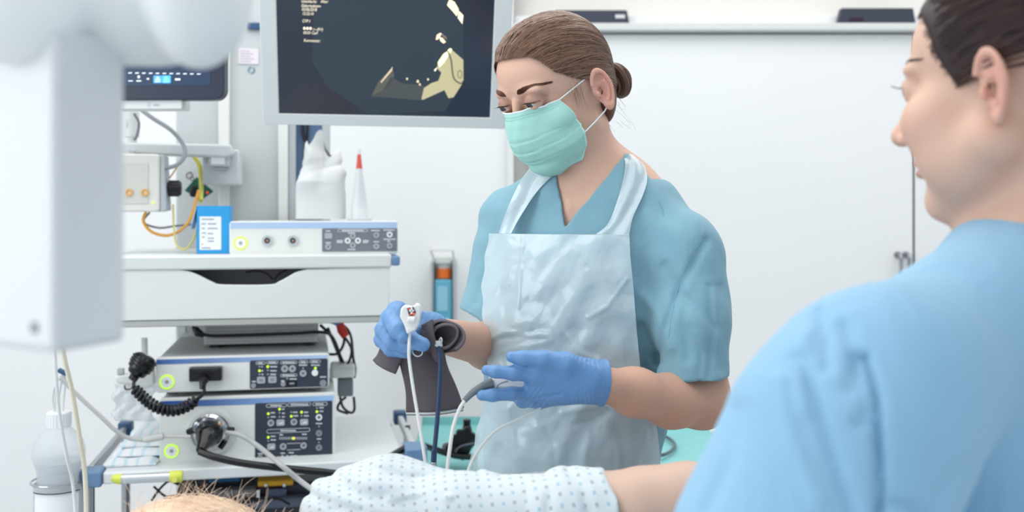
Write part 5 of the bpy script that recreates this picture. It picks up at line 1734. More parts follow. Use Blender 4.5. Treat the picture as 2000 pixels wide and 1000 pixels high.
def proj(P):
    return np.stack([1000 + P[:, 0] / P[:, 1] * FPX, HZ - (P[:, 2] - H) / P[:, 1] * FPX], 1)


def seg2(q, a, b):
    a = np.array(a, float); b = np.array(b, float)
    ab = b - a
    t = np.clip(((q - a) @ ab) / (ab @ ab), 0, 1)
    return np.linalg.norm(q - a - t[:, None] * ab, axis=1)


def creases(P, lst, ylim=None):
    """fold lines of the cloth, located on the visible side: (points, width, height)"""
    q = proj(P)
    out = np.zeros(len(P))
    for pts, wd, h in lst:
        d = None
        for i in range(len(pts) - 1):
            e = seg2(q, pts[i], pts[i + 1])
            d = e if d is None else np.minimum(d, e)
        out += h * np.exp(-(d / wd) ** 2)
    if ylim is not None:
        out = out * np.clip((ylim - P[:, 1]) / .03, 0, 1)
    return out


# =================================================================== the nurse
NY = math.radians(52)
NR = np.array(basis(NY, math.radians(20), math.radians(0)))
NHc = np.array((.069, 1.52, 1.577))
BR_ = np.array(basis(math.radians(30)))
nl, nf = BR_[:, 0], BR_[:, 1]
nurse = thing('person', 'woman in blue scrubs and clear apron wearing a green face mask and blue gloves', 'person', (0.13, 1.60, 0))
SHL, ELL, WRL = V(1340, 488, 1.475), V(1371, 782, 1.42), V(1183, 752, 1.295)
SHR, ELR, WRR = V(995, 430, 1.65), V(1008, 700, 1.64), V(866, 656, 1.38)
NB = V(1158, 400, 1.56)


def hand_left(P):
    w = V(1172, 747, 1.29)
    mc = [V(1050, 731, 1.272), V(1044, 748, 1.288), V(1040, 766, 1.290), V(1052, 781, 1.305)]
    d = n_cone(P, V(1200, 755, 1.30), V(1150, 745, 1.288), .0235, .0225)
    for m_, r in zip(mc, (.0145, .014, .0135, .012)):
        d = smin(d, n_cone(P, V(1150, 745, 1.288), m_, .019, r), .014)
    d = smin(d, n_ell(P, V(1095, 738, 1.285), (.036, .018, .028)), .014)
    f_ = [chain(P, [V(1150, 735, 1.28), V(1105, 712, 1.268), V(1062, 702, 1.262), V(1022, 700, 1.262), V(999, 697, 1.262)], [.018, .0155, .0112, .0096, .0068]),
          chain(P, [mc[0], V(1003, 729, 1.262), V(968, 726, 1.260), V(950, 723, 1.262)], [.0112, .0088, .0076, .0062]),
          chain(P, [mc[1], V(1002, 753, 1.300), V(966, 755, 1.302), V(949, 753, 1.300)], [.0108, .0088, .0078, .0064]),
          chain(P, [mc[2], V(1000, 769, 1.272), V(962, 772, 1.262), V(941, 772, 1.262)], [.0105, .0082, .0076, .0066]),
          chain(P, [mc[3], V(1020, 784, 1.315), V(1012, 776, 1.335), V(1030, 768, 1.335)], [.0100, .0080, .0074, .0062])]
    d = smin(d, f_[0], .010)
    for e in f_[1:]:
        d = smin(d, e, .0045)
    return d


def hand_right(P):
    mc = [V(776, 610, 1.300), V(764, 624, 1.318), V(758, 645, 1.335), V(766, 664, 1.350)]
    w = V(842, 645, 1.355)
    d = n_cone(P, V(868, 655, 1.38), w, .0215, .0195)
    for m_, r in zip(mc, (.0145, .0145, .0135, .0125)):
        d = smin(d, n_cone(P, w, m_, .0175, r), .012)
    f_ = [chain(P, [V(830, 645, 1.335), V(792, 648, 1.290), V(800, 664, 1.262), V(826, 673, 1.255)], [.0165, .0125, .0112, .0088]),
          chain(P, [mc[0], V(764, 622, 1.275), V(776, 645, 1.252), V(788, 658, 1.246)], [.0125, .0112, .0100, .0082]),
          chain(P, [mc[1], V(750, 645, 1.292), V(766, 668, 1.272), V(796, 679, 1.268)], [.0125, .0112, .0098, .0082]),
          chain(P, [mc[2], V(747, 663, 1.312), V(764, 682, 1.294), V(792, 688, 1.286)], [.0118, .0105, .0094, .0080]),
          chain(P, [mc[3], V(756, 676, 1.330), V(774, 688, 1.312), V(798, 688, 1.302)], [.0105, .0092, .0084, .0072])]
    d = smin(d, f_[0], .007)
    for e in f_[1:]:
        d = smin(d, e, .0038)
    return d


def nurse_neck(P):
    d = n_cone(P, V(1128, 255, 1.545), V(1158, 385, 1.565), .0485, .0495)
    d = smin(d, n_cone(P, V(1158, 395, 1.57), V(1280, 425, 1.53), .034, .027), .030)
    d = smin(d, n_cone(P, V(1158, 375, 1.57), V(1045, 405, 1.63), .040, .030), .035)
    # sternomastoid and collar bones
    d = smin(d, n_cone(P, V(1165, 250, 1.522), V(1124, 392, 1.516), .010, .007), .02)
    d = smin(d, n_cone(P, V(1118, 404, 1.505), V(1215, 388, 1.500), .004, .006), .014)
    d = d + creases(P, [([(1124, 398), (1124, 412)], 9, .002)], 1.55)
    return d


def nurse_chest(P):
    d = n_ell(P, V(1160, 520, 1.575), (.150, .094, .19), BR_)
    d = smin(d, n_ell(P, V(1140, 720, 1.57), (.130, .095, .22), BR_), .05)
    d = smin(d, n_cone(P, SHR, SHL, .034, .034), .05)
    return d


def nurse_upper(P):
    l = chain(P, [SHL, V(1358, 600, 1.445)], [.038, .041], .02)
    r = chain(P, [SHR, V(990, 540, 1.62)], [.034, .040], .02)
    return np.minimum(l, r)


def nurse_arms(P):
    l = chain(P, [SHL, V(1358, 640, 1.44), ELL], [.038, .040, .0365], .02)
    l = smin(l, chain(P, [ELL, V(1310, 783, 1.385), V(1240, 766, 1.33), WRL], [.0365, .0335, .0285, .0225], .02), .018)
    r = chain(P, [SHR, V(1000, 560, 1.61), ELR], [.044, .040, .036], .02)
    r = smin(r, chain(P, [ELR, V(952, 675, 1.535), WRR], [.037, .0325, .0235], .02), .018)
    return np.minimum(l, r)


def nurse_body(P):
    d = smin(nurse_neck(P), nurse_chest(P), .03)
    d = smin(d, nurse_arms(P), .02)
    d = np.minimum(d, np.minimum(hand_left(P), hand_right(P)) + .0028)
    return d


ZS = 1.360


def nurse_head(P):
    d = head_sdf(P, NHc, NR, nose=.25, eyes_down=1.0, slim=.008, lip=.006)
    return smin(d, smin(nurse_neck(P), nurse_chest(P), .03), .02)


P1, F1 = surface(lambda P: smax(nurse_head(P), ZS - .004 - P[:, 2], .0005), (-.09, 1.36, 1.350), (.31, 1.73, 1.715), .0017)
P2, F2 = surface(lambda P: smax(np.where(P[:, 2] > 1.36, np.minimum(nurse_body(P), nurse_head(P)), nurse_body(P)), P[:, 2] - ZS, .0005), (-.19, 1.22, .95), (.33, 1.73, ZS + .006), .003)
PA = np.concatenate([P1, P2]); FA = np.concatenate([F1, F2 + len(P1)])
cA = face_cols(PA, NHc, NR, 1.0, .7, base=(.69, .43, .325))
lowarm = np.clip((1.30 - PA[:, 2]) / .06, 0, 1)[:, None]
cA = cA * (1 - lowarm) + lowarm * np.array((.62, .36, .26))
npobj('body', npmesh('body', PA, FA, cA), M_SKIN, nurse)

# eyes
M_EYE = mat('eye_white', (204, 196, 190), 0.15)
M_IRIS = mat('iris', (66, 66, 68), 0.15)
for s in (-1, 1):
    c = NHc + NR @ np.array((.031 * s, .0755, .003))
    gz = NR @ np.array((-.02, .90, -.36)); gz = gz / np.linalg.norm(gz)
    mb = MB(); n_ = 24
    mb.lathe([(.0122 * math.sin(a), -.0122 * math.cos(a)) for a in np.linspace(0, math.pi, 20)], c, gz, 28)
    e = part('eye', mb, M_EYE, nurse, fixn=False, doubles=True)
    mb = MB(); mb.lathe([(0, .0125), (.0024, .01245), (.0058, .0112), (.0061, .0107)], c, gz, 24); part('iris', mb, M_IRIS, e)
    mb = MB(); mb.lathe([(0, .01262), (.0022, .0125), (.0024, .01235)], c, gz, 20); part('pupil', mb, M_BLK, e)

hf = lambda P: nurse_head(P)
M_BROW = mat('brow_hair', (96, 62, 46), 0.6)
M_LASH = mat('lashes', (18, 14, 14), 0.5)
rnd = random.Random(7)
brows, lashes = [], []
for s in (-1, 1):
    for k in range(420):
        u = rnd.random()
        bx = .013 + .042 * u
        bz = .0182 + .0062 * math.sin(u * 2.1) + (rnd.random() - .5) * .0085 * (1 - .68 * u) * min(1, .45 + u * 3)
        by = .088 - .030 * u ** 2.2
        p0 = np.array((bx * s, by, bz)); dr = np.array((s * (.5 + .5 * u), -.1 - .5 * u, .55 - .75 * u)); dr /= np.linalg.norm(dr)
        ln = .0045 + .002 * rnd.random()
        pts = np.array([NHc + NR @ (p0 + dr * ln * t_) for t_ in (0, .5, 1)])
        for _ in range(3):
            d_, G_ = grad(hf, pts); pts = pts - (d_ - np.array([.0002, .0007, .0007]))[:, None] * G_
        brows.append([Vector(p) for p in pts])
    for k in range(34):
        u = k / 33 * 2 - 1
        p0 = np.array((.031 * s + s * .0125 * u, .0755 + .0140 * math.sqrt(max(0, 1 - (.80 * u) ** 2)) - .0006, .0030 + .0012 * (1 - u * u)))
        dr = np.array((s * .35 * (u + .15), .85, -.30)); dr /= np.linalg.norm(dr)
        ln = .0065 + .002 * (u * .5 + .5)
        lashes.append([Vector(NHc + NR @ (p0 + dr * ln * t_ + np.array((0, 0, .0026 * t_ * t_)))) for t_ in (0, .5, 1)])
strands(brows, .00042, .00016, M_BROW, 'eyebrows', nurse, 3)
strands(lashes, .00028, .00008, M_LASH, 'eyelashes', nurse, 3)


# ---- hair
def hair_region(Q):
    y, z = Q[:, 1], Q[:, 2]
    zl = np.interp(y, [-.13, -.06, -.040, -.022, -.004, .012, .026, .044, .056, .068, .09], [-.085, -.080, -.045, .006, .014, .014, .022, .034, .052, .066, .074])
    return zl - z


def nurse_hair(P):
    Q = (P - NHc) @ NR
    q = np.stack([np.abs(Q[:, 0]), Q[:, 1], Q[:, 2]], 1)
    d = n_ell(q, (0, -.006, .029), (.0775, .086, .085))
    d = smin(d, n_ell(q, (0, .030, .046), (.068, .055, .056)), .02)
    d = smin(d, n_ell(q, (0, -.038, -.030), (.056, .046, .052)), .03)
    return smax(d, hair_region(Q) * .7, .012)


BUN = V(1199, 162, 1.560)


def nurse_hair_all(P):
    return nurse_hair(P)


PH, FH = surface(nurse_hair_all, NHc + (-.13, -.14, -.12), NHc + (.16, .17, .14), .0025)
M_HAIR = hairmat('hair_brown', (66, 46, 38), (158, 124, 102), 0.36)
M_HBASE = mat('hair_under', (100, 74, 60), 0.5)
hb = npobj('hair', npmesh('hair', PH, FH), M_HBASE, nurse)
O_ = NHc + NR @ np.array((0, -.015, .0))
rnd = np.random.RandomState(3)
lines = []
bl = BUN - O_
for k in range(2300):
    side = 1 if k % 3 else -1
    mode = rnd.rand()
    if mode < .62:   # from the hairline back to the bun
        ph = rnd.uniform(.0, 1.62); y = .080 * math.cos(ph)
        zl = np.interp(y, [-.004, .012, .026, .044, .056, .068, .09], [.014, .014, .022, .034, .052, .066, .074])
        st = np.array((side * .066 * math.sin(ph), y, zl + rnd.uniform(-.003, .002)))
    else:            # crown hair starting at random points on top
        a = rnd.uniform(0, 2 * math.pi); r = rnd.uniform(0, 1) ** .5
        st = np.array((.07 * r * math.cos(a), .02 + .055 * r * math.sin(a), .10))
    d0 = (NHc + NR @ st) - O_; d0 /= np.linalg.norm(d0)
    d1 = bl + rnd.normal(size=3) * .006; d1 /= np.linalg.norm(d1)
    om = math.acos(np.clip(d0 @ d1, -1, 1))
    n_ = 18
    ts = np.linspace(0, 1, n_)
    # strands first rise over the crown then fall to the bun
    up = (NR @ np.array((side * .25, -.1, 1.0))); lift = rnd.uniform(.10, .34) * (1 if st[2] > .03 else .35)
    D = np.array([(math.sin((1 - t) * om) * d0 + math.sin(t * om) * d1) / math.sin(om) + up * lift * math.sin(math.pi * t) for t in ts])
    D /= np.linalg.norm(D, axis=1)[:, None]
    lines.append((D, rnd.uniform(.0002, .0026), rnd.uniform(.62, 1.0)))
allD = np.concatenate([l[0] for l in lines])
hfull = lambda P: n_hairfree(P)


def n_hairfree(P):
    Q = (P - NHc) @ NR
    q = np.stack([np.abs(Q[:, 0]), Q[:, 1], Q[:, 2]], 1)
    d = n_ell(q, (0, -.006, .029), (.0775, .086, .085))
    d = smin(d, n_ell(q, (0, .030, .046), (.068, .055, .056)), .02)
    return smin(d, n_ell(q, (0, -.038, -.030), (.056, .046, .052)), .03)


tt = ray_to(n_hairfree, O_, allD, .02, .2)
hs, i0 = [], 0
for D, off, cut in lines:
    n_ = len(D); t_ = tt[i0:i0 + n_]; i0 += n_
    m = max(6, int(n_ * cut))
    w_ = np.concatenate([[-.0012, off * .55], np.full(n_ - 2, off)])
    hs.append([Vector(O_ + D[i] * (t_[i] + w_[i])) for i in range(m)])
strands(hs, .00075, .00045, M_HAIR, 'hair_strands', nurse, 4)
# bun: coiled rope of hair
mb = MB()
bx_ = Vector(NR @ np.array((0, -.9, .1))).normalized(); u_ = bx_.orthogonal().normalized(); v_ = bx_.cross(u_)
for s in range(7):
    pts = []
    for i in range(46):
        a = i / 45 * 2 * math.pi * 1.55 + s * .22
        rr = .0205 * (1 - .50 * i / 45) + .003 * math.sin(s * 2.1)
        pts.append(Vector(BUN) + u_ * rr * math.cos(a) + v_ * rr * 1.15 * math.sin(a) + bx_ * (.004 + .013 * i / 45 + .003 * math.cos(s * 1.7 + a)))
    mb.tube(pts, [.0068 - .002 * abs(i / 45 - .5) for i in range(46)], 8)
mb.tube([Vector(BUN) - bx_ * .01, Vector(BUN) + bx_ * .012], [.019, .014], 16)
bo = part('hair_bun', mb, M_HBASE, nurse, fixn=False)
rnd = np.random.RandomState(8)
bs = []
for k in range(420):
    s = rnd.rand() * 6.3; a0 = rnd.uniform(0, 6.28); ln = rnd.uniform(1.2, 3.2); th = rnd.uniform(0, 6.28); pts = []
    for i in range(12):
        f_ = i / 11
        a = a0 + ln * f_
        ro = .0205 * (1 - .5 * (a0 / 9.7)) 
        tr = .0072
        c_ = Vector(BUN) + u_ * ro * math.cos(a) + v_ * ro * 1.15 * math.sin(a) + bx_ * (.006 + .013 * a0 / 9.7)
        rad = (u_ * math.cos(a) + v_ * math.sin(a))
        tw = th + f_ * 1.0
        pts.append(c_ + rad * tr * math.cos(tw) + bx_ * tr * math.sin(tw))
    bs.append(pts)
strands(bs, .00055, .0004, M_HAIR, 'bun_strands', bo, 3)
# fine stray hairs at nape and temple
ws = []
for k in range(46):
    if k < 12:
        p = Vector(NHc + NR @ np.array((rnd.uniform(.02, .06), rnd.uniform(-.085, -.05), rnd.uniform(-.075, -.03))))
        dr = Vector(NR @ np.array((rnd.uniform(-.1, .5), -.5, -.9))).normalized(); L_ = rnd.uniform(.012, .03)
    else:
        p = Vector(NHc + NR @ np.array((rnd.uniform(.060, .069), rnd.uniform(.012, .035), rnd.uniform(.0, .03))))
        dr = Vector(NR @ np.array((.18, .15, -1.0))).normalized(); L_ = rnd.uniform(.010, .034)
    cv = Vector(rnd.normal(size=3)) * .0022
    ws.append([p + dr * L_ * t + cv * math.sin(t * 3) for t in (0, .25, .5, .75, 1)])
strands(ws, .00022, .0001, M_HAIR, 'stray_hair', nurse, 3)

# ---- mask
ctr = np.array([(.0985, -.006), (.1035, -.024), (.1060, -.044), (.1015, -.062), (.0920, -.080), (.0740, -.094), (.0480, -.104)])
sd = np.array([(.0555, .050, -.004), (.0600, .044, -.018), (.0630, .037, -.032), (.0650, .031, -.046), (.0660, .027, -.060), (.0540, .020, -.080), (.036, .022, -.100)])
NVm, NUm = 56, 49
vs_ = np.linspace(0, 6, NVm)
cy = np.interp(vs_, range(7), ctr[:, 0]); cz = np.interp(vs_, range(7), ctr[:, 1])
sx_ = np.interp(vs_, range(7), sd[:, 0]); sy_ = np.interp(vs_, range(7), sd[:, 1]); sz_ = np.interp(vs_, range(7), sd[:, 2])
rows = []
for j in range(NVm):
    r = []
    v = j / (NVm - 1)
    for i in range(NUm):
        u = i / (NUm - 1) * 2 - 1
        a = abs(u) * math.pi / 2
        x = sx_[j] * math.sin(a) * (1 if u > 0 else -1)
        nb = math.exp(-(u * 3.2) ** 2) if v < .5 else 1
        y = sy_[j] + (cy[j] - sy_[j]) * (math.cos(a) ** (2.1 - .9 * v))
        z = sz_[j] + (cz[j] - sz_[j]) * (math.cos(a) ** 1.0)
        # three pleats
        pl = 0
        for pv, dp in ((.40, .0022), (.56, .0024), (.72, .0022)):
            pc = pv - .05 * abs(u)
            if v > pc:
                pl += dp * math.exp(-(v - pc) * 9)
            pl -= dp * .5 * math.exp(-((v - pc) / .012) ** 2)
        y += pl * (1 - .25 * abs(u)) - .0
        if v < .06:
            y += .0004
        y += .0005 * math.sin(u * 31 + v * 17) * (1 - abs(u))
        r.append(tuple(NHc + NR @ np.array((x, y, z))))
    rows.append(r)
RW = np.array(rows); sh_ = RW.shape; RW = RW.reshape(-1, 3)
RW0 = RW.copy()
for _ in range(3):
    d_, G_ = grad(nurse_head, RW)
    RW = RW + np.clip(.0028 - d_, 0, .02)[:, None] * G_
dsp = (RW - RW0).reshape(sh_)
for _ in range(5):
    dsp[:, 1:-1] = (dsp[:, :-2] + 2 * dsp[:, 1:-1] + dsp[:, 2:]) / 4
    dsp[1:-1] = (dsp[:-2] + 2 * dsp[1:-1] + dsp[2:]) / 4
RW = RW0 + dsp.reshape(-1, 3) * 1.3
rows = RW.reshape(sh_).tolist()
mb = MB(); mb.grid(rows)
M_MASK = mat('mask_mint', (170, 222, 211), 0.75, noise=0.04, nscale=60, bump=0.2, bscale=1500)
mk = part('face_mask', mb, M_MASK, nurse, fixn=False, angle=1.2)
sm = mk.modifiers.new('solid', 'SOLIDIFY'); sm.thickness = 0.0012; sm.offset = 0
tag(mk, 'mint green pleated face mask')
M_BIND = mat('mask_binding', (232, 240, 240), 0.7)
mb = MB()
mb.tube([Vector(rows[0][i]) for i in range(NUm)], .0013, 6)
part('mask_edge', mb, M_BIND, mk)
mb = MB()
lower = [Vector(rows[j][NUm - 1]) for j in range(NVm)]
inner = [Vector(rows[j][NUm - 4]) for j in range(NVm)]
for s_ in (0, 1):
    ed, inn_ = ([Vector(rows[j][NUm - 1]) for j in range(NVm)], [Vector(rows[j][NUm - 3]) for j in range(NVm)]) if s_ else ([Vector(rows[j][0]) for j in range(NVm)], [Vector(rows[j][2]) for j in range(NVm)])
    nn = Vector(NR @ np.array((1 if s_ else -1, .6, 0))).normalized() * .0012
    mb = MB(); mb.grid([[tuple(a + nn), tuple(b + nn)] for a, b in zip(ed, inn_)])
    o = part('mask_side_band', mb, mat('mask_band', (196, 236, 226), 0.75), mk, fixn=False)
    o.modifiers.new('solid', 'SOLIDIFY').thickness = .0008
mb = MB()
for jj in (3, 5):
    for i in range(2, NUm - 2):
        a = Vector(rows[jj][i]); b = Vector(rows[jj][i + 1]); off = Vector(NR[:, 1]) * .0010
        for f0 in (0, .5):
            mb.tube([a.lerp(b, f0) + off, a.lerp(b, f0 + .28) + off], .00022, 3, caps=False)
part('mask_stitching', mb, mat('mask_stitch', (96, 176, 162), 0.8), mk, fixn=False)
earL = lambda x, y, z: Vector(NHc + NR @ np.array((x, y, z)))
mt_ = Vector(rows[0][NUm - 1]); mb_ = Vector(rows[int(NVm * .66)][NUm - 1])
mb = MB(); mb.tube([mt_, mt_.lerp(earL(.0765, .004, .016), .5) + Vector(NR[:, 0]) * .001, earL(.0770, .004, .016), earL(.079, -.012, .020)], .0011, 8)
mb.tube([mb_, mb_.lerp(earL(.0775, -.006, -.042), .5), earL(.0775, -.008, -.040), earL(.072, -.020, -.036)], .0011, 8)
part('ear_loop', mb, M_BIND, mk)
mb = MB(); mt2 = Vector(rows[0][0]); mb.tube([mt2, earL(-.0765, .004, .016)], .0011, 8); mb.tube([Vector(rows[int(NVm * .66)][0]), earL(-.0775, -.008, -.040)], .0011, 8); part('ear_loop', mb, M_BIND, mk)


# ---- scrubs
def nurse_torso_cloth(P):
    d = n_ell(P, V(1165, 575, 1.575), (.172, .120, .175), BR_)
    d = smin(d, n_ell(P, V(1112, 840, 1.57), (.138, .122, .30), BR_), .08)
    d = smin(d, n_cone(P, V(1035, 402, 1.63), V(1275, 420, 1.53), .038, .036), .05)
    return d


def nurse_scrub(P):
    d = nurse_torso_cloth(P)
    l = chain(P, [V(1312, 470, 1.50), V(1336, 512, 1.475), V(1350, 640, 1.43), V(1354, 770, 1.405)], [.044, .0480, .0500, .0500], .02)
    l = smax(l, (H - (738 - HZ) / 2000 * 1.40) - P[:, 2] + .02 * (P[:, 0] - .24), .002)
    li = n_cone(P, V(1350, 640, 1.43), V(1354, 800, 1.40), .026, .0450)
    l = smax(l, -li, .002)
    r = chain(P, [V(1030, 432, 1.62), V(990, 500, 1.635), V(955, 640, 1.60)], [.048, .050, .052], .02)
    r = smax(r, (H - (612 - HZ) / 2000 * 1.60) - P[:, 2] - .35 * (P[:, 0] + .06), .002)
    d = smin(d, l, .028)
    d = smin(d, r, .022)
    d = smin(d, smin(nurse_chest(P), nurse_upper(P), .03) - .0085, .015)
    d = smin(d, nurse_neck(P) - .006, .02)
    # V neck
    q = proj(P)
    front = P[:, 1] < 1.60
    vx = q[:, 0]; vy = q[:, 1]
    left = (vx - (1088 + (vy - 340) * .15)) / 2000 * 1.5            # positive right of left edge
    right = ((1222 - (vy - 300) * .82) - vx) / 2000 * 1.5            # positive left of right edge
    vcut = np.minimum(left, right)
    d = np.where(front, smax(d, vcut, .003), smax(d, P[:, 2] - (H - (335 - HZ) / 2000 * 1.6), .004))
    cr = creases(P, [([(1300, 520), (1335, 600), (1345, 700)], 12, .004), ([(1250, 640), (1270, 675), (1285, 705)], 12, .007), ([(1240, 560), (1280, 610), (1310, 680)], 11, -.003),
                     ([(1378, 470), (1330, 560), (1300, 640), (1290, 690)], 9, .0040), ([(1385, 560), (1392, 650), (1384, 735)], 8, .0028), ([(1240, 400), (1262, 480), (1255, 560)], 12, .003), ([(1340, 580), (1380, 620), (1400, 640)], 7, .002),
                     ([(1350, 640), (1370, 690), (1365, 738)], 7, .0022), ([(1405, 560), (1412, 640), (1408, 720)], 8, .002), ([(1300, 440), (1340, 500), (1345, 560)], 14, -.002), ([(1235, 650), (1262, 700), (1270, 760)], 10, .005),
                     ([(975, 420), (955, 500), (930, 590)], 9, .003), ([(1050, 380), (1025, 430), (1010, 470)], 8, .0025)], 1.60)
    ns = .0012 * np.sin(P[:, 0] * 95 + P[:, 2] * 40) * np.sin(P[:, 2] * 62 + P[:, 1] * 50)
    hard = np.minimum(np.minimum(nurse_chest(P), nurse_upper(P)), nurse_neck(P)) - .0022
    hard = np.where(front, smax(hard, vcut, .003), smax(hard, P[:, 2] - (H - (335 - HZ) / 2000 * 1.6), .004))
    return smax(np.minimum(d + cr + ns, hard), (P[:, 2] - 1.446 - 1.3 * np.maximum(.204 - P[:, 0], 0)) * .7, .010)


zc0 = .92
PS, FS = surface(lambda P: smax(nurse_scrub(P), zc0 - P[:, 2], .002), (-.13, 1.31, .90), (.36, 1.80, 1.49), .0032)
M_SCRUB = mat('scrub_teal', (126, 169, 185), 0.8, noise=0.05, nscale=9, bump=0.25, bscale=1400, sheen=0.15, fold=0.5)
sc = npobj('scrub_top', npmesh('scrub_top', PS, FS), M_SCRUB, nurse)
# neckline facing and seams
def on_surf(f, pts, off):
    pts = np.array(pts)
    for _ in range(4):
        d_, G_ = grad(f, pts); pts = pts - (d_ - off)[:, None] * G_
    return [Vector(p) for p in pts]


def hit(f, px, py, t0=1.15, t1=1.9, n=80):
    """first hit (or closest pass) of the view ray with an implicit body"""
    px = np.asarray(px, float); py = np.asarray(py, float)
    D = np.stack([(px - 1000) / FPX, np.ones(len(px)), -(py - HZ) / FPX], 1)
    o = np.array((0, 0, H))
    best = np.full(len(px), 1e9); tb = np.full(len(px), t0); done = np.zeros(len(px), bool)
    t = np.full(len(px), t0)
    for _ in range(n):
        d = f(o + D * t[:, None])
        b = (d < best) & ~done
        best = np.where(b, d, best); tb = np.where(b, t, tb)
        done |= d < .0003
        t = np.where(done, t, t + np.maximum(d * .7, .002))
        t = np.minimum(t, t1)
    return o + D * tb[:, None], tb


# seams
M_SEAM = mat('scrub_seam', (104, 160, 182), 0.85)
for pts in ([(1376, 462), (1340, 520), (1316, 600), (1306, 660)], [(1270, 372), (1290, 400), (1296, 420)]):
    s_ = spline([(x, y, 0) for x, y in pts], 8)
    hp, _t = hit(nurse_scrub, [p.x for p in s_], [p.y for p in s_])
    mb = MB(); mb.tube([Vector(p) + Vector((0, -.0003, 0)) for p in hp], .0007, 5); part('seam', mb, M_SEAM, sc)

# ---- gloves
M_GLOVE = mat('glove_blue', (104, 148, 198), 0.42, noise=0.06, nscale=30, bump=0.3, bscale=160, fold=0.12)


def glove_left(P):
    d = hand_left(P)
    q = proj(P)
    k = np.clip((q[:, 0] - 1085) / 60, 0, 1)
    d = d + k * .00038 * np.sin(q[:, 0] * .75 + np.sin(q[:, 1] * .10) * 2.2) * (.5 + .5 * np.sin(q[:, 1] * .07 + q[:, 0] * .03))
    k2 = np.exp(-((q[:, 0] - 1045) / 22) ** 2) * np.clip((q[:, 1] - 735) / 25, 0, 1)
    d = d + k2 * .00045 * np.sin(q[:, 0] * .55 + q[:, 1] * .45)
    d = d + creases(P, [([(1150, 705), (1165, 712), (1176, 745)], 2.5, .0016), ([(1010, 783), (1060, 776), (1095, 770)], 3.5, .0016), ([(1030, 790), (1065, 783)], 3, .0014)], 1.30)
    cuff = n_cone2(P, V(1150, 745, 1.290), V(1180, 748, 1.297), .0250, .0290, (0, 1, 0), .82)
    d = smin(d, cuff, .008)
    ax = (V(1183, 748, 1.296) - V(1140, 744, 1.288)); ax /= np.linalg.norm(ax)
    h_ = (P - V(1180, 747, 1.296)) @ ax
    ringd = np.sqrt(np.maximum(cuff, -.01) ** 2 + (h_ + .0015) ** 2) - .0017
    d = smax(d, h_, .001)
    d = np.minimum(d, np.where(np.abs(h_) < .01, ringd, 1))
    inner = n_cone2(P, V(1165, 745, 1.293), V(1195, 749, 1.300), .0235, .0275, (0, 1, 0), .82)
    return smax(d, -inner, .001)


PG, FG = surface(glove_left, V(925, 800, 1.29) + (-.006, -.07, -.012), V(1192, 680, 1.29) + (.01, .075, .012), .0016)
g1 = npobj('glove', npmesh('glove', PG, FG), M_GLOVE, nurse)


def glove_right(P):
    q = proj(P)
    d = hand_right(P) + .00012 * np.sin(q[:, 0] * .5 + q[:, 1] * .3)
    return d


PG, FG = surface(glove_right, V(730, 705, 1.30) + (-.01, -.08, -.01), V(880, 585, 1.30) + (.03, .13, .012), .0016)
g2 = npobj('glove', npmesh('glove', PG, FG), M_GLOVE, nurse)

# ---- apron: sheet draped over the front of the scrubs
def apron_base(P):
    d = n_ell(P, V(1150, 585, 1.565), (.176, .128, .19), BR_)
    d = smin(d, n_ell(P, V(1104, 850, 1.56), (.150, .138, .32), BR_), .10)
    return smin(d, nurse_torso_cloth(P) - .004, .004)


def edge(y, tab):
    ys = [t[0] for t in tab]; xs = [t[1] for t in tab]
    return np.interp(y, ys, xs)


EL = [(455, 955), (500, 948), (560, 941), (620, 943), (660, 948), (700, 950), (740, 955), (770, 950), (800, 940), (860, 927), (915, 915), (1000, 900), (1200, 880)]
ER = [(455, 1229), (500, 1231), (560, 1237), (650, 1244), (730, 1252), (800, 1274), (840, 1284), (915, 1291), (1000, 1296), (1200, 1300)]
NA, NB_ = 150, 110
ys = 456 + (1180 - 456) * (np.linspace(0, 1, NA) ** 1.25)
PX = np.zeros((NA, NB_)); PY = np.zeros((NA, NB_))
for j in range(NA):
    a, b = edge(ys[j], EL), edge(ys[j], ER)
    wob = 1.5 * math.sin(ys[j] * .11)
    PX[j] = np.linspace(a + wob, b, NB_)
    PY[j] = ys[j] + (np.linspace(0, 1, NB_) * 4 if j == 0 else 0)


def apron_rel(P):
    """wrinkles of the film"""
    q = proj(P)
    d = crumple(P + 0.01 * np.sin(P[:, [1, 2, 0]] * 40), 21, .0015, 34)
    d += crumple(P + 0.02 * np.sin(P[:, [2, 0, 1]] * 23), 5, .0016, 9)
    d += -.62 * creases(P, [([(1022, 460), (1015, 540), (1012, 600)], 4, -.003), ([(945, 690), (970, 662), (1040, 648)], 5, .005), ([(948, 668), (985, 650), (1070, 655)], 4, -.005), ([(955, 720), (975, 690), (1075, 665)], 5, -.004),
                       ([(1150, 620), (1185, 600), (1225, 545)], 3.5, -.004), ([(1110, 655), (1130, 690), (1170, 705)], 6, -.005), ([(1000, 470), (970, 520), (945, 600)], 7, .003),
                       ([(1150, 520), (1190, 560), (1215, 600)], 8, .003), ([(1100, 805), (1180, 790), (1240, 810)], 6, -.006), ([(1120, 830), (1170, 815), (1190, 800)], 4, .005), ([(1060, 820), (1080, 870), (1085, 920)], 8, .004),
                       ([(990, 800), (1000, 860), (1010, 920)], 9, -.004), ([(1200, 830), (1210, 880), (1212, 930)], 8, .005), ([(1150, 850), (1140, 900), (1138, 940)], 9, -.004), ([(1150, 720), (1200, 730), (1250, 735)], 6, .004), ([(1240, 740), (1262, 800), (1272, 860)], 5, .005), ([(950, 740), (945, 800), (930, 880)], 6, .005)])
    return d


HP, TB = hit(apron_base, PX.ravel(), PY.ravel())
TBg = TB.reshape(NA, NB_)
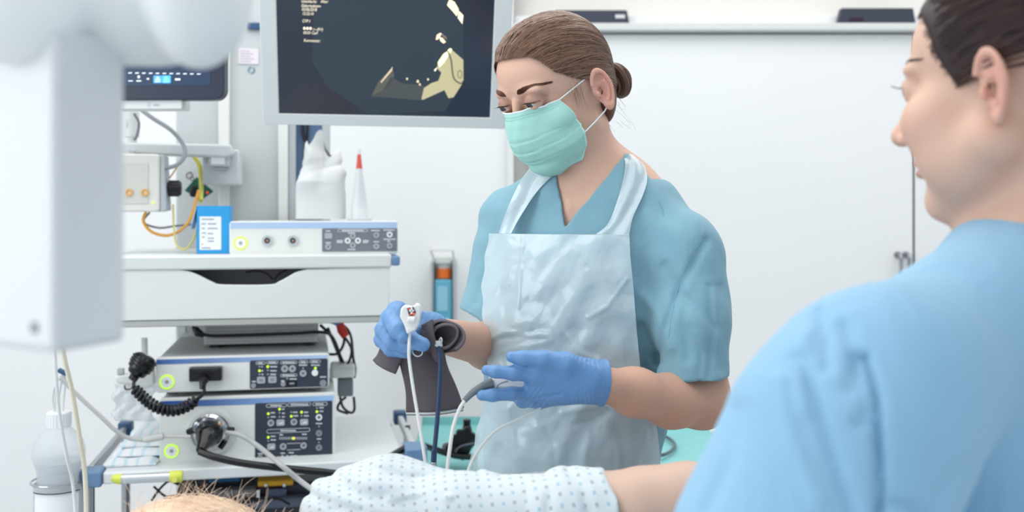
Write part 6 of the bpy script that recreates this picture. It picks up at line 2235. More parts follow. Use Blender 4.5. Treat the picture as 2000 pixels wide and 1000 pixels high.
# film hangs in even folds: soften depth jumps
for _ in range(6):
    T2 = TBg.copy()
    T2[1:-1] = (TBg[:-2] + TBg[1:-1] * 2 + TBg[2:]) / 4
    T2[:, 1:-1] = (T2[:, :-2] + T2[:, 1:-1] * 2 + T2[:, 2:]) / 4
    TBg = np.minimum(T2, TBg + .001)
TB = TBg.ravel()
D_ = np.stack([(PX.ravel() - 1000) / FPX, np.ones(NA * NB_), -(PY.ravel() - HZ) / FPX], 1)
HP = np.array((0, 0, H)) + D_ * TB[:, None]
rel = apron_rel(HP)
HP = HP - D_ * (.006 + rel)[:, None]
M_AP = bpy.data.materials.new('apron_film'); M_AP.use_nodes = True
nt = M_AP.node_tree; b = nt.nodes['Principled BSDF']
b.inputs['Base Color'].default_value = lin((198, 216, 223)); b.inputs['Roughness'].default_value = .19; b.inputs['Alpha'].default_value = .74
b.inputs['Specular IOR Level'].default_value = .75
b.inputs['Coat Weight'].default_value = .35; b.inputs['Coat Roughness'].default_value = .06
nz = nt.nodes.new('ShaderNodeTexNoise'); nz.inputs['Scale'].default_value = 22; nz.inputs['Detail'].default_value = 3; nz.inputs['Distortion'].default_value = 1.2
tc = nt.nodes.new('ShaderNodeTexCoord'); nt.links.new(tc.outputs['Object'], nz.inputs['Vector'])
bp = nt.nodes.new('ShaderNodeBump'); bp.inputs['Strength'].default_value = .45; bp.inputs['Distance'].default_value = .003
nt.links.new(nz.outputs['Fac'], bp.inputs['Height']); nt.links.new(bp.outputs['Normal'], b.inputs['Normal']); nt.links.new(bp.outputs['Normal'], b.inputs['Coat Normal'])
mb = MB(); mb.grid(HP.reshape(NA, NB_, 3).tolist())
ap = part('apron', mb, M_AP, nurse, fixn=False, angle=3)
tag(ap, 'translucent white plastic apron')


def strap(outer, inner, name):
    n = 26; m = 12
    so = spline([(x, y, 0) for x, y in outer], 10); si = spline([(x, y, 0) for x, y in inner], 10)
    px, py = [], []
    for i in range(n):
        a = so[int(i / (n - 1) * (len(so) - 1))]; b_ = si[int(i / (n - 1) * (len(si) - 1))]
        for j in range(m):
            p = a.lerp(b_, j / (m - 1)); px.append(p.x); py.append(p.y)
    f = lambda P: np.minimum(np.minimum(nurse_scrub(P), nurse_neck(P) - .002), apron_base(P))
    hp, tb = hit(f, px, py)
    tg = tb.reshape(n, m)
    for _ in range(8):
        t2 = tg.copy(); t2[1:-1] = (tg[:-2] + 2 * tg[1:-1] + tg[2:]) / 4; t2[:, 1:-1] = (t2[:, :-2] + 2 * t2[:, 1:-1] + t2[:, 2:]) / 4
        tg = np.minimum(t2, tg + .002)
    px = np.array(px); py = np.array(py)
    D = np.stack([(px - 1000) / FPX, np.ones(len(px)), -(py - HZ) / FPX], 1)
    hp = np.array((0, 0, H)) + D * tg.ravel()[:, None]
    w_ = .0018 * np.sin(np.tile(np.linspace(0, 1, m), n) * 9 + np.repeat(np.linspace(0, 1, n), m) * 5)
    hp = hp - D * (.0062 + w_ + .5 * crumple(hp, 4, .0014, 40))[:, None]
    mb = MB(); mb.grid(hp.reshape(n, m, 3).tolist())
    return part(name, mb, M_AP, ap, fixn=False, angle=3)


strap([(1229, 458), (1236, 425), (1256, 380), (1264, 350), (1258, 322), (1236, 302)], [(1163, 458), (1188, 436), (1206, 390), (1217, 350), (1221, 320), (1217, 297)], 'apron_strap')
strap([(974, 456), (986, 420), (1004, 378), (1022, 345), (1040, 322)], [(998, 456), (1018, 420), (1046, 378), (1072, 350), (1092, 336)], 'apron_strap')

# ---- trousers and shoes (below the frame, so she stands on the floor)
def trousers(P):
    hip = np.array(V(1118, 1150, 1.57)); 
    a = chain(P, [np.array((.15, 1.54, .86)), np.array((.17, 1.50, .48)), np.array((.18, 1.53, .07))], [.095, .075, .068], .03)
    b_ = chain(P, [np.array((.02, 1.62, .86)), np.array((-.01, 1.60, .48)), np.array((-.01, 1.64, .07))], [.095, .075, .068], .03)
    d = smin(smin(a, b_, .02), n_ell(P, (.085, 1.57, .90), (.165, .12, .14), BR_), .05)
    return smax(smax(d, .035 - P[:, 2], .002), P[:, 2] - .98, .002)


PT, FT = surface(trousers, (-.13, 1.40, .02), (.32, 1.76, 1.0), .008)
npobj('trousers', npmesh('trousers', PT, FT), M_SCRUB, nurse)
for fx, fy in ((.18, 1.47), (-.01, 1.58)):
    PT, FT = surface(lambda P: smax(smin(n_ell(P, (fx - .02, fy - .03, .03), (.045, .12, .045), BR_), n_ell(P, (fx, fy + .04, .045), (.042, .06, .06), BR_), .02), .0 - P[:, 2], .002), (fx - .16, fy - .2, -.01), (fx + .14, fy + .16, .13), .006)
    npobj('shoe', npmesh('shoe', PT, FT), M_WPL, nurse)
# ------------------------------------------------------------------ things the nurse holds
M_CUFF = mat('cuff_fabric', (92, 84, 90), 0.8, noise=0.06, nscale=60, bump=0.3, bscale=1800)
M_CUFF2 = mat('hem_shade', (74, 68, 76), 0.75)
M_WCAB = mat('white_cable', (226, 226, 222), 0.35)
t = thing('blood_pressure_cuff', 'grey brown fabric blood pressure cuff with dark blue hose held in the raised hand', 'blood pressure cuff', W(850, 800, 1.30))


def sheet(corn, n=26, m=22, bulge=0.0, wav=0.0, seed=1, side=None):
    """Coons-like patch between left and right edge polylines"""
    L_ = spline([W(*c) for c in corn[0]], 12); R2 = spline([W(*c) for c in corn[1]], 12)
    rows = []
    for i in range(n):
        a = L_[int(i / (n - 1) * (len(L_) - 1))]; b_ = R2[int(i / (n - 1) * (len(R2) - 1))]
        r = []
        for j in range(m):
            u = j / (m - 1)
            p = a.lerp(b_, u)
            p = p + Vector((0, -1, 0)) * (bulge * math.sin(math.pi * u) + wav * math.sin(u * 7 + i * .12 + seed) * (.3 + i / n))
            r.append(tuple(p))
        rows.append(r)
    mb = MB(); mb.grid(rows)
    return mb, rows


mb, rw = sheet(([(772, 668, 1.302), (781, 705, 1.300), (793, 760, 1.298), (794, 805, 1.296)], [(862, 660, 1.318), (870, 712, 1.315), (888, 755, 1.310), (904, 797, 1.306)]), bulge=.010, wav=.0015)
o = part('flap', mb, M_CUFF, t, fixn=False, angle=2); o.modifiers.new('solid', 'SOLIDIFY').thickness = .0035
mb = MB(); mb.tube([Vector(p) + Vector((0, -.001, -.001)) for p in rw[-1]], .0021, 8); part('hem_binding', mb, mat('hem_grey', (206, 210, 210), 0.6), t)
mb = MB(); mb.tube([Vector(p) + Vector((0, -.001, -.0034)) for p in rw[-1]], .0007, 6); part('hem_shadow_line', mb, M_CUFF2, t)  # dark tube drawn in as the shade under the hem binding
# left tail: folded end
mb, rw = sheet(([(753, 684, 1.318), (746, 700, 1.316), (735, 712, 1.312)], [(792, 688, 1.300), (784, 706, 1.298), (773, 731, 1.294)]), n=14, m=12, bulge=.006)
o = part('folded_end', mb, M_CUFF, t, fixn=False, angle=2); o.modifiers.new('solid', 'SOLIDIFY').thickness = .009
# rolled part: open spiral whose mouth faces right and toward the viewer
C0 = W(869, 654, 1.285); C1 = W(800, 676, 1.335)
ex = (W(905, 645, 1.292) - W(837, 655, 1.292)).normalized()
ax = (C1 - C0); ay = ax.cross(ex).normalized()
if ay.z < 0:
    ay = -ay
rows = []
TT = 76
for i in range(18):
    s = i / 17
    c = C0.lerp(C1, s)
    r = []
    for k in range(TT):
        a = k / (TT - 1) * (2 * math.pi * 1.72) + math.radians(-70)
        rad = 1.0 - .50 * k / (TT - 1)
        sq = 1 - .28 * s
        wob = 1 + .04 * math.sin(a * 3 + 1) - .05 * math.sin(a * 2)
        r.append(tuple(c + ex * (.0240 * rad * sq * wob * math.cos(a)) + ay * (.0215 * rad * sq * wob * math.sin(a)) + (ax.normalized() * (.004 * math.sin(a * 1.5) * (1 - s)))))
    rows.append(r)
mb = MB(); mb.grid(rows)
o = part('roll', mb, M_CUFF, t, fixn=False, angle=2); o.modifiers.new('solid', 'SOLIDIFY').thickness = .0028
mb = MB(); mb.tube([Vector(p) for p in rows[0]], .0019, 6); part('roll_edge', mb, mat('cuff_edge', (106, 98, 104), 0.8), t)
# outer wrap coming round in front of the flap
mb, rw = sheet(([(826, 634, 1.300), (838, 668, 1.292), (846, 690, 1.290), (852, 703, 1.292)], [(846, 624, 1.288), (850, 660, 1.278), (868, 690, 1.282), (866, 712, 1.296)]), n=20, m=10, bulge=.003)
o = part('wrap', mb, M_CUFF, t, fixn=False, angle=2); o.modifiers.new('solid', 'SOLIDIFY').thickness = .0028
mb = MB(); mb.tube(spline([W(805, 684, 1.284), W(808, 692, 1.282), W(816, 696, 1.281), (W(824, 692, 1.281)), W(825, 683, 1.283)], 6), .0009, 6); part('printed_loop', mb, mat('print_white', (214, 216, 218), 0.6), t)
mb = MB(); mb.cyl(W(856, 666, 1.274), W(857, 678, 1.272), .0038, .0030, n=14); mb.cyl(W(857, 672, 1.274), W(857, 676, 1.274), .0048, n=14)
mb.tube(spline([W(858, 664, 1.276), W(861, 660, 1.274), W(863, 664, 1.273), W(862, 671, 1.273)], 5), .0010, 6)
part('hose_fitting', mb, mat('fitting_clear', (204, 208, 208), 0.25), t)
mb = MB(); mb.tube(spline([W(857, 676, 1.272), W(860, 705, 1.268), W(858, 760, 1.262), W(854, 820, 1.258), W(849, 875, 1.255), W(847, 898, 1.255)], 12), .0029, 14); mb.tube([W(848, 880, 1.255), W(847, 902, 1.255)], .0036, 14)
part('hose', mb, mat('hose_navy', (34, 58, 92), 0.35), t)
mb = MB(); mb.lathe([(0, 0), (.0036, 0), (.0040, .001), (.0036, .002), (.0036, .006), (.0040, .007), (.0040, .011), (.0032, .012), (0, .012)], W(847, 921, 1.255), (0, 0, 1), 18); part('hose_connector', mb, M_STEEL, t)

# finger clip sensor in the raised hand
t = thing('finger_clip_sensor', 'white finger clip sensor with red window and white cable in the raised hand', 'medical sensor', W(802, 650, 1.24))
poly = [(783, 602), (790, 596), (806, 600), (813, 592), (820, 596), (822, 610), (818, 634), (812, 645), (795, 653), (789, 634), (781, 618)]
dd = 1.238
cs_ = [W(x, y, dd) for x, y in poly]
mb = MB(); mb.prism([(c.x, c.z) for c in cs_], dd - .002, dd + .014); part('housing', mb, mat('sensor_white', (232, 233, 230), 0.35), t, bevel=.0022, seg=3)
mb = MB(); w0 = [W(x, y, dd - .003) for x, y in ((795, 602), (807, 599), (812, 610), (809, 616), (799, 617))]; mb.prism([(c.x, c.z) for c in w0], dd - .0030, dd - .0015); sw = part('window', mb, mat('window_dark', (52, 40, 44), 0.3), t)
mb = MB()
for (x, y, r_) in ((799, 604, .0012), (808, 613, .0014), (801, 614, .0010)):
    c = W(x, y, dd - .004); mb.cyl((c.x, dd - .0032, c.z), (c.x, dd - .0042, c.z), r_, n=10)
part('red_light', mb, mat('red_glow', (232, 84, 74), 0.4, emit=(232, 70, 60), estr=.5), sw)
mb = MB(); c = W(804, 607, dd - .004); mb.box(c.x - .003, c.x + .003, dd - .0048, dd - .003, c.z - .0012, c.z + .0012); mb.box(c.x - .0012, c.x + .0012, dd - .0048, dd - .003, c.z - .004, c.z + .004); part('hinge', mb, M_WPL, sw, bevel=.0005)
mb = MB(); c = W(804, 626, dd - .003); mb.cyl((c.x - .0045, dd - .004, c.z + .001), (c.x + .0045, dd - .004, c.z + .001), .0042, n=16); mb.prism([(W(795, 640, dd).x, W(0, 640, dd).z), (W(812, 636, dd).x, W(0, 636, dd).z), (W(812, 643, dd).x, W(0, 643, dd).z), (W(796, 651, dd).x, W(0, 651, dd).z)], dd - .0045, dd - .001); part('spring_cover', mb, M_WPL, t, bevel=.0012)
mb = MB(); mb.tube(spline([W(800, 650, 1.245), W(799, 674, 1.238), W(799, 700, 1.238), W(805, 745, 1.236), W(814, 800, 1.232), (W(824, 860, 1.228)), W(833, 918, 1.222), W(836, 935, 1.222)], 12), .0020, 12); part('cable', mb, M_WCAB, t)

# probe in the lowered hand
t = thing('ultrasound_style_probe', 'white probe with grey cable boot and white cable in the lower hand', 'medical probe', W(985, 750, 1.28))
t.name = 'medical_probe'; WM['medical_probe'] = WM['ultrasound_style_probe']
mb = MB(); pa, pb = W(960, 747, 1.275), W(1028, 753, 1.284)
axp = (pb - pa)
mb.lathe([(0, 0), (.0060, 0), (.0080, .004), (.0088, .012), (.0092, .026), (.0070, .040), (.0, .043)], pa, axp, 24, 1.0, .9); part('housing', mb, mat('sensor_white', (232, 233, 230), 0.35), t)
mb = MB(); mb.tube(spline([W(971, 758, 1.2705), W(972, 753, 1.269), W(978, 749, 1.269), W(992, 744, 1.2715)], 6), .0005, 5); part('groove_line', mb, mat('line_grey', (108, 112, 120), 0.5), t)
mb = MB(); mb.tube(spline([W(962, 748, 1.273), W(952, 751, 1.271), W(940, 756, 1.268), W(922, 768, 1.262), W(907, 783, 1.258)], 8), [.0066 - .0032 * i / 32 for i in range(33)], 16); part('cable_boot', mb, mat('boot_grey', (112, 118, 124), 0.5), t)
mb = MB(); mb.tube(spline([W(908, 782, 1.258), W(897, 800, 1.254), W(885, 835, 1.248), W(878, 880, 1.240), W(873, 922, 1.232), W(872, 945, 1.23)], 12), .0024, 12); part('cable', mb, M_WCAB, t)
mb = MB(); mb.tube(spline([W(1062, 792, 1.30), W(1040, 805, 1.29), W(1005, 822, 1.282), W(970, 840, 1.275), W(945, 865, 1.268), W(925, 895, 1.26), W(915, 918, 1.25), W(912, 940, 1.245)], 12), .0019, 10)
single('thin_white_cable', mb, M_WCAB, 'thin white cable hanging from under the lower gloved hand to the gown', 'cable')
# =================================================================== the patient
pt = thing('person', 'patient lying on the bed in a white gown with blue checks, blond hair at left', 'person', W(800, 1150, 1.2))
PHD = V(368, 1144, 1.13)


def patient_skin(P):
    d = n_ell(P, PHD, (.105, .080, .088))
    d = smin(d, n_cone(P, V(440, 1140, 1.14), V(600, 1120, 1.2), .055, .058), .03)
    d = smin(d, n_ell(P, V(860, 1130, 1.27), (.26, .125, .105)), .05)
    a = chain(P, [V(690, 996, 1.17), V(900, 1000, 1.13), V(1165, 996, 1.095)], [.042, .036, .0355], .02)
    a = smin(a, chain(P, [V(1165, 996, 1.095), V(1260, 988, 1.085), V(1345, 974, 1.075), V(1460, 968, 1.05)], [.0355, .0368, .034, .026], .02), .02)
    h = n_cone2(P, V(1470, 968, 1.05), V(1560, 970, 1.04), .026, .022, (0, 0, 1), .55)
    for i, (dy, ln) in enumerate(((-.022, 70), (-.008, 84), (.007, 78), (.020, 62))):
        h = smin(h, n_cone(P, V(1550, 972, 1.04) + (0, dy, 0), V(1550 + ln, 982, 1.04) + (0, dy, -.004), .0088, .007), .006)
    h = smin(h, n_cone(P, V(1490, 972, 1.03), V(1560, 982, 1.0), .011, .0085), .008)
    a = smin(a, h, .015)
    d = smin(d, a, .02)
    legs = n_cone(P, V(1100, 1140, 1.27), V(1500, 1180, 1.27), .13, .09)
    return smax(smin(d, legs, .06), .8885 - P[:, 2], .002)


PP_, FF_ = surface(patient_skin, (-.47, .95, .84), (.50, 1.45, 1.16), .0045)
c = np.tile(np.array((.60, .41, .32)), (len(PP_), 1))
npobj('body', npmesh('body', PP_, FF_, c), M_SKIN, pt)


def gown(P):
    q = proj(P)
    a = chain(P, [V(668, 1000, 1.175), V(760, 992, 1.165), V(900, 1010, 1.14), V(1060, 1018, 1.12)], [.0480, .0530, .0440, .0380], .03)
    a = smin(a, n_ell(P, V(968, 1000, 1.13), (.026, .04, .0465)), .02)
    b = n_ell(P, V(850, 1112, 1.26), (.185, .130, .112))
    d = smin(a, b, .035)
    s = chain(P, [V(1040, 998, 1.110), V(1115, 1000, 1.100), V(1225, 1008, 1.090)], [.0385, .0440, .0500], .02)
    lim = (q[:, 0] - np.interp(q[:, 1], [905, 925, 975, 1010], [1178, 1181, 1206, 1210])) / 2000 * 1.1
    s = smax(s, lim, .0015)
    si = n_cone(P, V(1130, 996, 1.10), V(1240, 1005, 1.09), .034, .0460)
    s = smax(s, -si, .001)
    d = smax(d, (q[:, 0] - 1100) / 2000 * 1.1, .01)
    lap = (1024 + (q[:, 1] - 940) * .12 - q[:, 0]) / 2000 * 1.1
    s = smax(s, lap, .004)
    d = smin(d, s, .004)
    d = d + 1.7 * creases(P, [([(905, 922), (925, 932), (935, 980)], 12, .006), ([(960, 915), (985, 930), (1015, 945)], 8, .003), ([(1000, 925), (985, 960), (990, 1000)], 9, .0035), ([(640, 925), (700, 965), (820, 985)], 14, .003),
                        ([(720, 915), (800, 935), (900, 940)], 12, .0028), ([(930, 935), (880, 965), (860, 1000)], 12, -.003), ([(600, 960), (640, 985), (700, 1000)], 10, .003), ([(1060, 925), (1075, 960), (1070, 1000)], 10, .002),
                        ([(1110, 920), (1140, 950), (1150, 1000)], 10, .0025), ([(760, 975), (830, 965), (905, 975)], 8, -.002)])
    d = d + .0009 * np.sin(P[:, 0] * 120 + P[:, 2] * 60) * np.sin(P[:, 2] * 90 + P[:, 1] * 40)
    cov = smax(patient_skin(P) - .0035, np.maximum((q[:, 0] - np.interp(q[:, 1], [905, 925, 975, 1010], [1174, 1177, 1202, 1206])), 610 - q[:, 0]) / 2000 * 1.1, .002)
    return smax(np.minimum(d, cov), .887 - P[:, 2], .001)


PG_, FG_ = surface(gown, (-.30, 1.0, .84), (.16, 1.42, 1.17), .003)
# cloth coordinates: along the body, and round it
cz_ = 1.05; cy_ = 1.20
ang = np.arctan2(PG_[:, 2] - .985, -(PG_[:, 1] - 1.215))
uv = np.stack([PG_[:, 0] + .035 * np.sin(ang * 1.3), ang * .135, PG_[:, 0] * 0], 1)
m = bpy.data.materials.new('gown_cloth'); m.use_nodes = True
nt = m.node_tree; b = nt.nodes['Principled BSDF']; b.inputs['Roughness'].default_value = .85
at = nt.nodes.new('ShaderNodeAttribute'); at.attribute_name = 'cloth'
def nd(t, **k):
    n = nt.nodes.new(t)
    for a_, v_ in k.items():
        setattr(n, a_, v_)
    return n
def mth(op, *ins):
    n = nd('ShaderNodeMath', operation=op)
    for i, v_ in enumerate(ins):
        if isinstance(v_, (int, float)):
            n.inputs[i].default_value = v_
        else:
            nt.links.new(v_, n.inputs[i])
    return n.outputs[0]
sp = nd('ShaderNodeSeparateXYZ'); nt.links.new(at.outputs['Vector'], sp.inputs[0])
SX, SY = .0118, .0086
yy = mth('DIVIDE', sp.outputs['Y'], SY)
row = mth('FLOOR', yy)
xx = mth('ADD', mth('DIVIDE', sp.outputs['X'], SX), mth('MULTIPLY', row, 0.0))
colm = mth('FLOOR', xx)
fx = mth('ABSOLUTE', mth('SUBTRACT', mth('FRACT', xx), .5))
fy = mth('ABSOLUTE', mth('SUBTRACT', mth('FRACT', yy), .5))
inside = mth('MULTIPLY', mth('LESS_THAN', fx, .145), mth('LESS_THAN', fy, .20))
# each mark is a little hash: lighter cross inside
bars = mth('MAXIMUM', mth('GREATER_THAN', mth('ABSOLUTE', mth('SUBTRACT', fx, .06)), .03), mth('LESS_THAN', fy, .10))
mask = mth('MULTIPLY', inside, mth('MULTIPLY_ADD', bars, .5, .3))
par = mth('FLOORED_MODULO', mth('ADD', colm, row), 2.0)
mx1 = nd('ShaderNodeMix', data_type='RGBA'); nt.links.new(par, mx1.inputs['Factor']); mx1.inputs['A'].default_value = lin((150, 158, 168)); mx1.inputs['B'].default_value = lin((150, 184, 202))
mx2 = nd('ShaderNodeMix', data_type='RGBA'); nt.links.new(mask, mx2.inputs['Factor']); mx2.inputs['A'].default_value = lin((204, 212, 215)); nt.links.new(mx1.outputs['Result'], mx2.inputs['B'])
nt.links.new(mx2.outputs['Result'], b.inputs['Base Color'])
gw = npobj('gown', npmesh('gown', PG_, FG_, attrs={'cloth': uv}), m, pt)
tag(gw, 'white gown with small blue and grey check marks')

# hair
M_BL = hairmat('hair_blond', (224, 192, 160), (248, 230, 208), .45)
PH_, FH_ = surface(lambda P: smax(n_ell(P, PHD, (.109, .084, .094)), (PHD[2] + .01) - P[:, 2] - .3 * (P[:, 0] - PHD[0]), .01), PHD - .13, PHD + .13, .005)
hb = npobj('hair', npmesh('hair', PH_, FH_), mat('blond_under', (238, 210, 182), .6), pt)
rnd = np.random.RandomState(12)
ss = []
for k in range(1500):
    d_ = rnd.normal(size=3); d_[2] = abs(d_[2]) * .9 + .25; d_ /= np.linalg.norm(d_)
    p = PHD + d_ * np.array((.107, .082, .092))
    flow = np.array((.9 * (1 if rnd.rand() < .62 else -1), rnd.normal() * .5, .18)) + rnd.normal(size=3) * .28
    fr = 1.0 if rnd.rand() < .22 else .28
    flow[2] += fr * abs(rnd.normal()) * 1.1
    flow -= d_ * (flow @ d_) * (.8 if fr < .5 else .2)
    flow /= np.linalg.norm(flow)
    L_ = rnd.uniform(.018, .042) if fr < .5 else rnd.uniform(.014, .040)
    cv = rnd.normal(size=3) * .004
    pts = []
    for t_ in np.linspace(0, 1, 7):
        x = p + flow * L_ * t_ + cv * math.sin(t_ * 2.6) + d_ * (.002 if fr < .5 else .005) * t_
        if fr < .5:
            v_ = (x - PHD) / np.array((.111, .086, .096)); n_ = np.linalg.norm(v_)
            if n_ > 1.03:
                x = PHD + (x - PHD) / n_ * 1.03
            if n_ < .99:
                x = PHD + (x - PHD) / n_ * 1.0
        pts.append(Vector(x))
    ss.append(pts)
strands(ss, .00042, .00014, M_BL, 'hair_strands', hb, 3)

# the bed under the patient
t = thing('hospital_bed', 'padded hospital bed under the patient', 'bed', (0, 1.2, 0))
zt = .885
mb = MB(); mb.prism(rrect(-.72, 1.15, 1.005, 1.385, .04), zt - .09, zt, 'xy'); part('mattress', mb, mat('mattress_grey', (120, 134, 148), .6), t, bevel=.02, seg=4)
mb = MB(); mb.box(-.70, 1.12, 1.0, 1.38, zt - .13, zt - .092); part('frame', mb, M_WPL2, t, bevel=.004)
for xx_ in (-.6, 1.0):
    mb = MB(); mb.cyl((xx_, 1.19, .1), (xx_, 1.19, zt - .13), .04); part('column', mb, M_WPL2, t)
mb = MB(); mb.box(-.65, 1.05, 1.08, 1.30, .06, .12); part('base', mb, M_WPL2, t, bevel=.01)
for xx_ in (-.6, 1.0):
    mb = MB(); mb.cyl((xx_, 1.05, .05), (xx_, 1.08, .05), .05); mb.cyl((xx_, 1.30, .05), (xx_, 1.33, .05), .05); part('caster', mb, M_DGR, t)
mb = MB()
PQ, FQ = surface(lambda P: smax(n_box(P, (-.36, 1.15, .922), (.15, .12, .035), .03), -np.minimum(patient_skin(P), n_ell(P, PHD, (.109, .084, .094))) + .002, .004), (-.53, 1.0, .86), (-.19, 1.29, .97), .01)
o = npobj('pillow', npmesh('pillow', PQ, FQ), mat('pillow_white', (232, 236, 240), .8)); tag(o, 'white pillow under the patient\'s blond head', 'pillow')

# =================================================================== the colleague in the foreground
fgp = thing('person', 'woman with dark hair in light blue scrubs seen from behind at the right edge', 'person', (.45, .85, 0))
GY = math.radians(137)
GR = np.array(basis(GY, math.radians(2)))
GHc = np.array((.435, .878, 1.507))
CN = V(2035, 500, .885)
SHG = V(1712, 756, .705)


def fg_neck(P):
    d = n_cone(P, GHc + (.034, -.026, -.070), CN + (.006, .0, .0), .054, .060)
    d = smin(d, n_cone(P, CN + (0, 0, -.02), SHG, .055, .050), .06)
    return smin(d, n_cone(P, CN + (0, 0, -.02), CN + (.18, .12, -.07), .050, .035), .06)


def fg_skin(P):
    d = head_sdf(P, GHc, GR, nose=.85, full=.009, eyes_down=.2, nz=.004, lip=.008)
    return smin(d, fg_neck(P), .018)


PF, FF = surface(lambda P: smax(fg_skin(P), 1.30 - P[:, 2], .001), (.20, .66, 1.29), (.62, 1.06, 1.64), .0026)
cF = face_cols(PF, GHc, GR, .15, 1.0, base=(.70, .455, .35))
npobj('body', npmesh('body', PF, FF, cF), M_SKIN, fgp)


def fg_hair(P):
    Q = (P - GHc) @ GR
    q = np.stack([np.abs(Q[:, 0]), Q[:, 1], Q[:, 2]], 1)
    d = n_ell(q, (0, -.016, .030), (.080, .098, .088))
    d = smin(d, n_ell(q, (0, .028, .044), (.066, .054, .056)), .02)
    zl = np.interp(Q[:, 1], [-.13, -.075, -.05, -.025, -.010, .010, .026, .040, .050, .062, .09], [-.06, -.045, .000, .028, .026, .010, -.006, .020, .046, .062, .074])
    return smax(d, (zl - Q[:, 2]) * .7, .008)


PF, FF = surface(fg_hair, GHc + (-.14, -.14, -.1), GHc + (.15, .15, .14), .003)
M_DH = hairmat('hair_dark', (34, 22, 24), (84, 60, 56), .35)
fh = npobj('hair', npmesh('hair', PF, FF), mat('dark_under', (44, 30, 32), .5), fgp)
rnd = np.random.RandomState(5)
OG = GHc + GR @ np.array((0, -.015, .0))
BG = GHc + GR @ np.array((.0, -.12, .01)) - OG


def fg_free(P):
    Q = (P - GHc) @ GR
    q = np.stack([np.abs(Q[:, 0]), Q[:, 1], Q[:, 2]], 1)
    d = n_ell(q, (0, -.016, .030), (.080, .098, .088))
    return smin(d, n_ell(q, (0, .028, .044), (.066, .054, .056)), .02)


DD, meta = [], []
for k in range(900):
    ph = rnd.uniform(.0, 1.75); y = .082 * math.cos(ph); side = 1 if rnd.rand() < .75 else -1
    zl = np.interp(y, [-.025, -.010, .010, .026, .040, .050, .062, .09], [.028, .026, .010, -.006, .020, .046, .062, .074])
    st = np.array((side * .068 * math.sin(ph), y, zl + rnd.uniform(-.002, .05)))
    d0 = (GHc + GR @ st) - OG; d0 /= np.linalg.norm(d0)
    d1 = BG / np.linalg.norm(BG) + rnd.normal(size=3) * .05; d1 /= np.linalg.norm(d1)
    om = math.acos(np.clip(d0 @ d1, -1, 1))
    up = np.array((0, 0, 1.)) * rnd.uniform(.05, .35)
    D = np.array([(math.sin((1 - t) * om) * d0 + math.sin(t * om) * d1) / math.sin(om) + up * math.sin(math.pi * t) for t in np.linspace(0, 1, 14)])
    D /= np.linalg.norm(D, axis=1)[:, None]
    DD.append(D); meta.append(rnd.uniform(-.0005, .0022))
tt = ray_to(fg_free, OG, np.concatenate(DD), .02, .2).reshape(-1, 14)
ss = [[Vector(OG + D[i] * (t_[i] + (m_ if i > 1 else -.001 + i * .001))) for i in range(14)] for D, t_, m_ in zip(DD, tt, meta)]
strands(ss, .0011, .0006, M_DH, 'hair_strands', fh, 4)
# eye with lashes and brow on the visible side
for s in (1,):
    c = GHc + GR @ np.array((.031 * s, .0755, .003)); gz = GR @ np.array((0, .95, -.2))
    mb = MB(); mb.lathe([(.0122 * math.sin(a), -.0122 * math.cos(a)) for a in np.linspace(0, math.pi, 16)], c, gz, 20); e = part('eye', mb, M_EYE, fgp, fixn=False, doubles=True)
    mb = MB(); mb.lathe([(0, .0125), (.0024, .01245), (.0058, .0112), (.0061, .0107)], c, gz, 20); part('iris', mb, mat('iris_dark', (60, 62, 70), .2), e)
ls, bs = [], []
rnd2 = random.Random(3)
for s in (-1, 1):
    for k in range(30):
        u = k / 29 * 2 - 1
        p0 = np.array((.031 * s + s * .0125 * u, .0755 + .0140 * math.sqrt(max(0, 1 - (.80 * u) ** 2)) - .0006, .0040 + .0012 * (1 - u * u)))
        dr = np.array((s * .35 * (u + .15), .90, -.05)); dr /= np.linalg.norm(dr)
        ls.append([Vector(GHc + GR @ (p0 + dr * .0085 * t_ + np.array((0, 0, .003 * t_ * t_)))) for t_ in (0, .5, 1)])
    for k in range(140):
        u = rnd2.random()
        p0 = np.array(((.013 + .042 * u) * s, .088 - .030 * u ** 2.2, .0185 + .0080 * math.sin(u * 2.1) + (rnd2.random() - .5) * .0056 * (1 - .7 * u)))
        dr = np.array((s * (.5 + .5 * u), -.1 - .5 * u, .55 - .75 * u)); dr /= np.linalg.norm(dr)
        pts = np.array([GHc + GR @ (p0 + dr * .0055 * t_) for t_ in (0, .5, 1)])
        for _ in range(2):
            d_, G_ = grad(fg_skin, pts); pts = pts - (d_ - .0006)[:, None] * G_
        bs.append([Vector(p) for p in pts])
strands(ls, .0004, .0001, M_LASH, 'eyelashes', fgp, 3)
strands(bs, .0005, .0002, mat('brow_dark', (70, 46, 42), .6), 'eyebrows', fgp, 3)


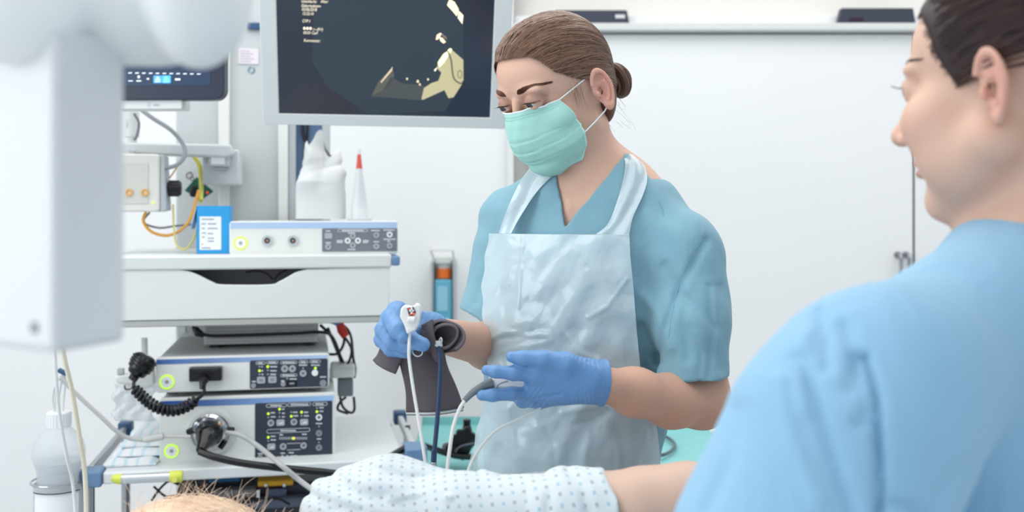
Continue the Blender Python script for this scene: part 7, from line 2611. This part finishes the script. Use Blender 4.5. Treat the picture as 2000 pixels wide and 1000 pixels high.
def fg_cloth(P):
    BG_ = np.array(basis(math.radians(150)))
    d = n_cone(P, CN + (.0, .0, -.030), SHG + (0, 0, -.006), .076, .062)
    d = smin(d, n_cone(P, CN + (.0, .0, -.030), CN + (.20, .13, -.08), .072, .066), .05)
    d = smin(d, n_ell(P, CN + (.0, -.020, -.31), (.195, .145, .30), BG_), .06)
    a = chain(P, [SHG + (0, 0, -.004), V(1640, 880, .69), V(1568, 1090, .675), V(1520, 1260, .68)], [.064, .073, .080, .084], .03)
    d = smin(d, a, .045)
    # neckline
    q = proj(P)
    nk = n_ell(P, CN + (-.008, .0, .087), (.074, .074, .050))
    d = smax(d, -nk, .004)
    d = d + creases(P, [([(1602, 610), (1612, 660), (1614, 720)], 11, .004), ([(1650, 640), (1672, 700), (1660, 760)], 14, .004), ([(1688, 700), (1712, 780), (1716, 900), (1716, 1000)], 10, .0085), ([(1560, 700), (1600, 800), (1640, 940), (1660, 1000)], 13, .005),
                        ([(1520, 740), (1545, 860), (1600, 980)], 16, -.004), ([(1665, 700), (1690, 790), (1686, 830), (1670, 830)], 9, .004), ([(1740, 980), (1770, 985), (1800, 1000)], 8, .004), ([(1440, 800), (1430, 900), (1380, 1000)], 16, .003),
                        ([(1900, 900), (1850, 940), (1820, 990)], 16, .002), ([(1575, 650), (1560, 720), (1570, 800)], 12, -.003)], .80)
    return d


PF, FF = surface(lambda P: smax(fg_cloth(P), 1.02 - P[:, 2], .002), (.05, .50, 1.0), (.76, 1.14, 1.45), .0042)
M_SCRUB2 = mat('scrub_light_blue', (144, 190, 220), .8, noise=.04, nscale=8, sheen=.15, bump=.15, bscale=1200, fold=.4)
st = npobj('scrub_top', npmesh('scrub_top', PF, FF), M_SCRUB2, fgp)


def fg_low(P):
    BG_ = np.array(basis(math.radians(150)))
    d = n_ell(P, CN + (.0, -.035, -.46), (.175, .120, .22), BG_)
    for dx, dy in ((-.085, -.075), (.085, -.045)):
        d = smin(d, chain(P, [np.array((CN[0] + dx, CN[1] + dy, .84)), np.array((CN[0] + dx, CN[1] + dy, .46)), np.array((CN[0] + dx, CN[1] + dy, .07))], [.095, .08, .07], .03), .04)
    d = smax(d, P[:, 2] - 1.03, .002)
    return smax(d, .03 - P[:, 2], .002)


PF, FF = surface(fg_low, (.18, .60, .02), (.74, 1.12, 1.04), .01)
npobj('trousers', npmesh('trousers', PF, FF), M_SCRUB2, fgp)
for dx, dy in ((-.085, -.075), (.085, -.045)):
    fx, fy = CN[0] + dx, CN[1] + dy
    PF, FF = surface(lambda P: smax(n_ell(P, (fx - .02, fy + .04, .03), (.045, .13, .05), np.array(basis(math.radians(150)))), -P[:, 2], .002), (fx - .17, fy - .14, -.01), (fx + .12, fy + .2, .1), .008)
    npobj('shoe', npmesh('shoe', PF, FF), M_WPL, fgp)
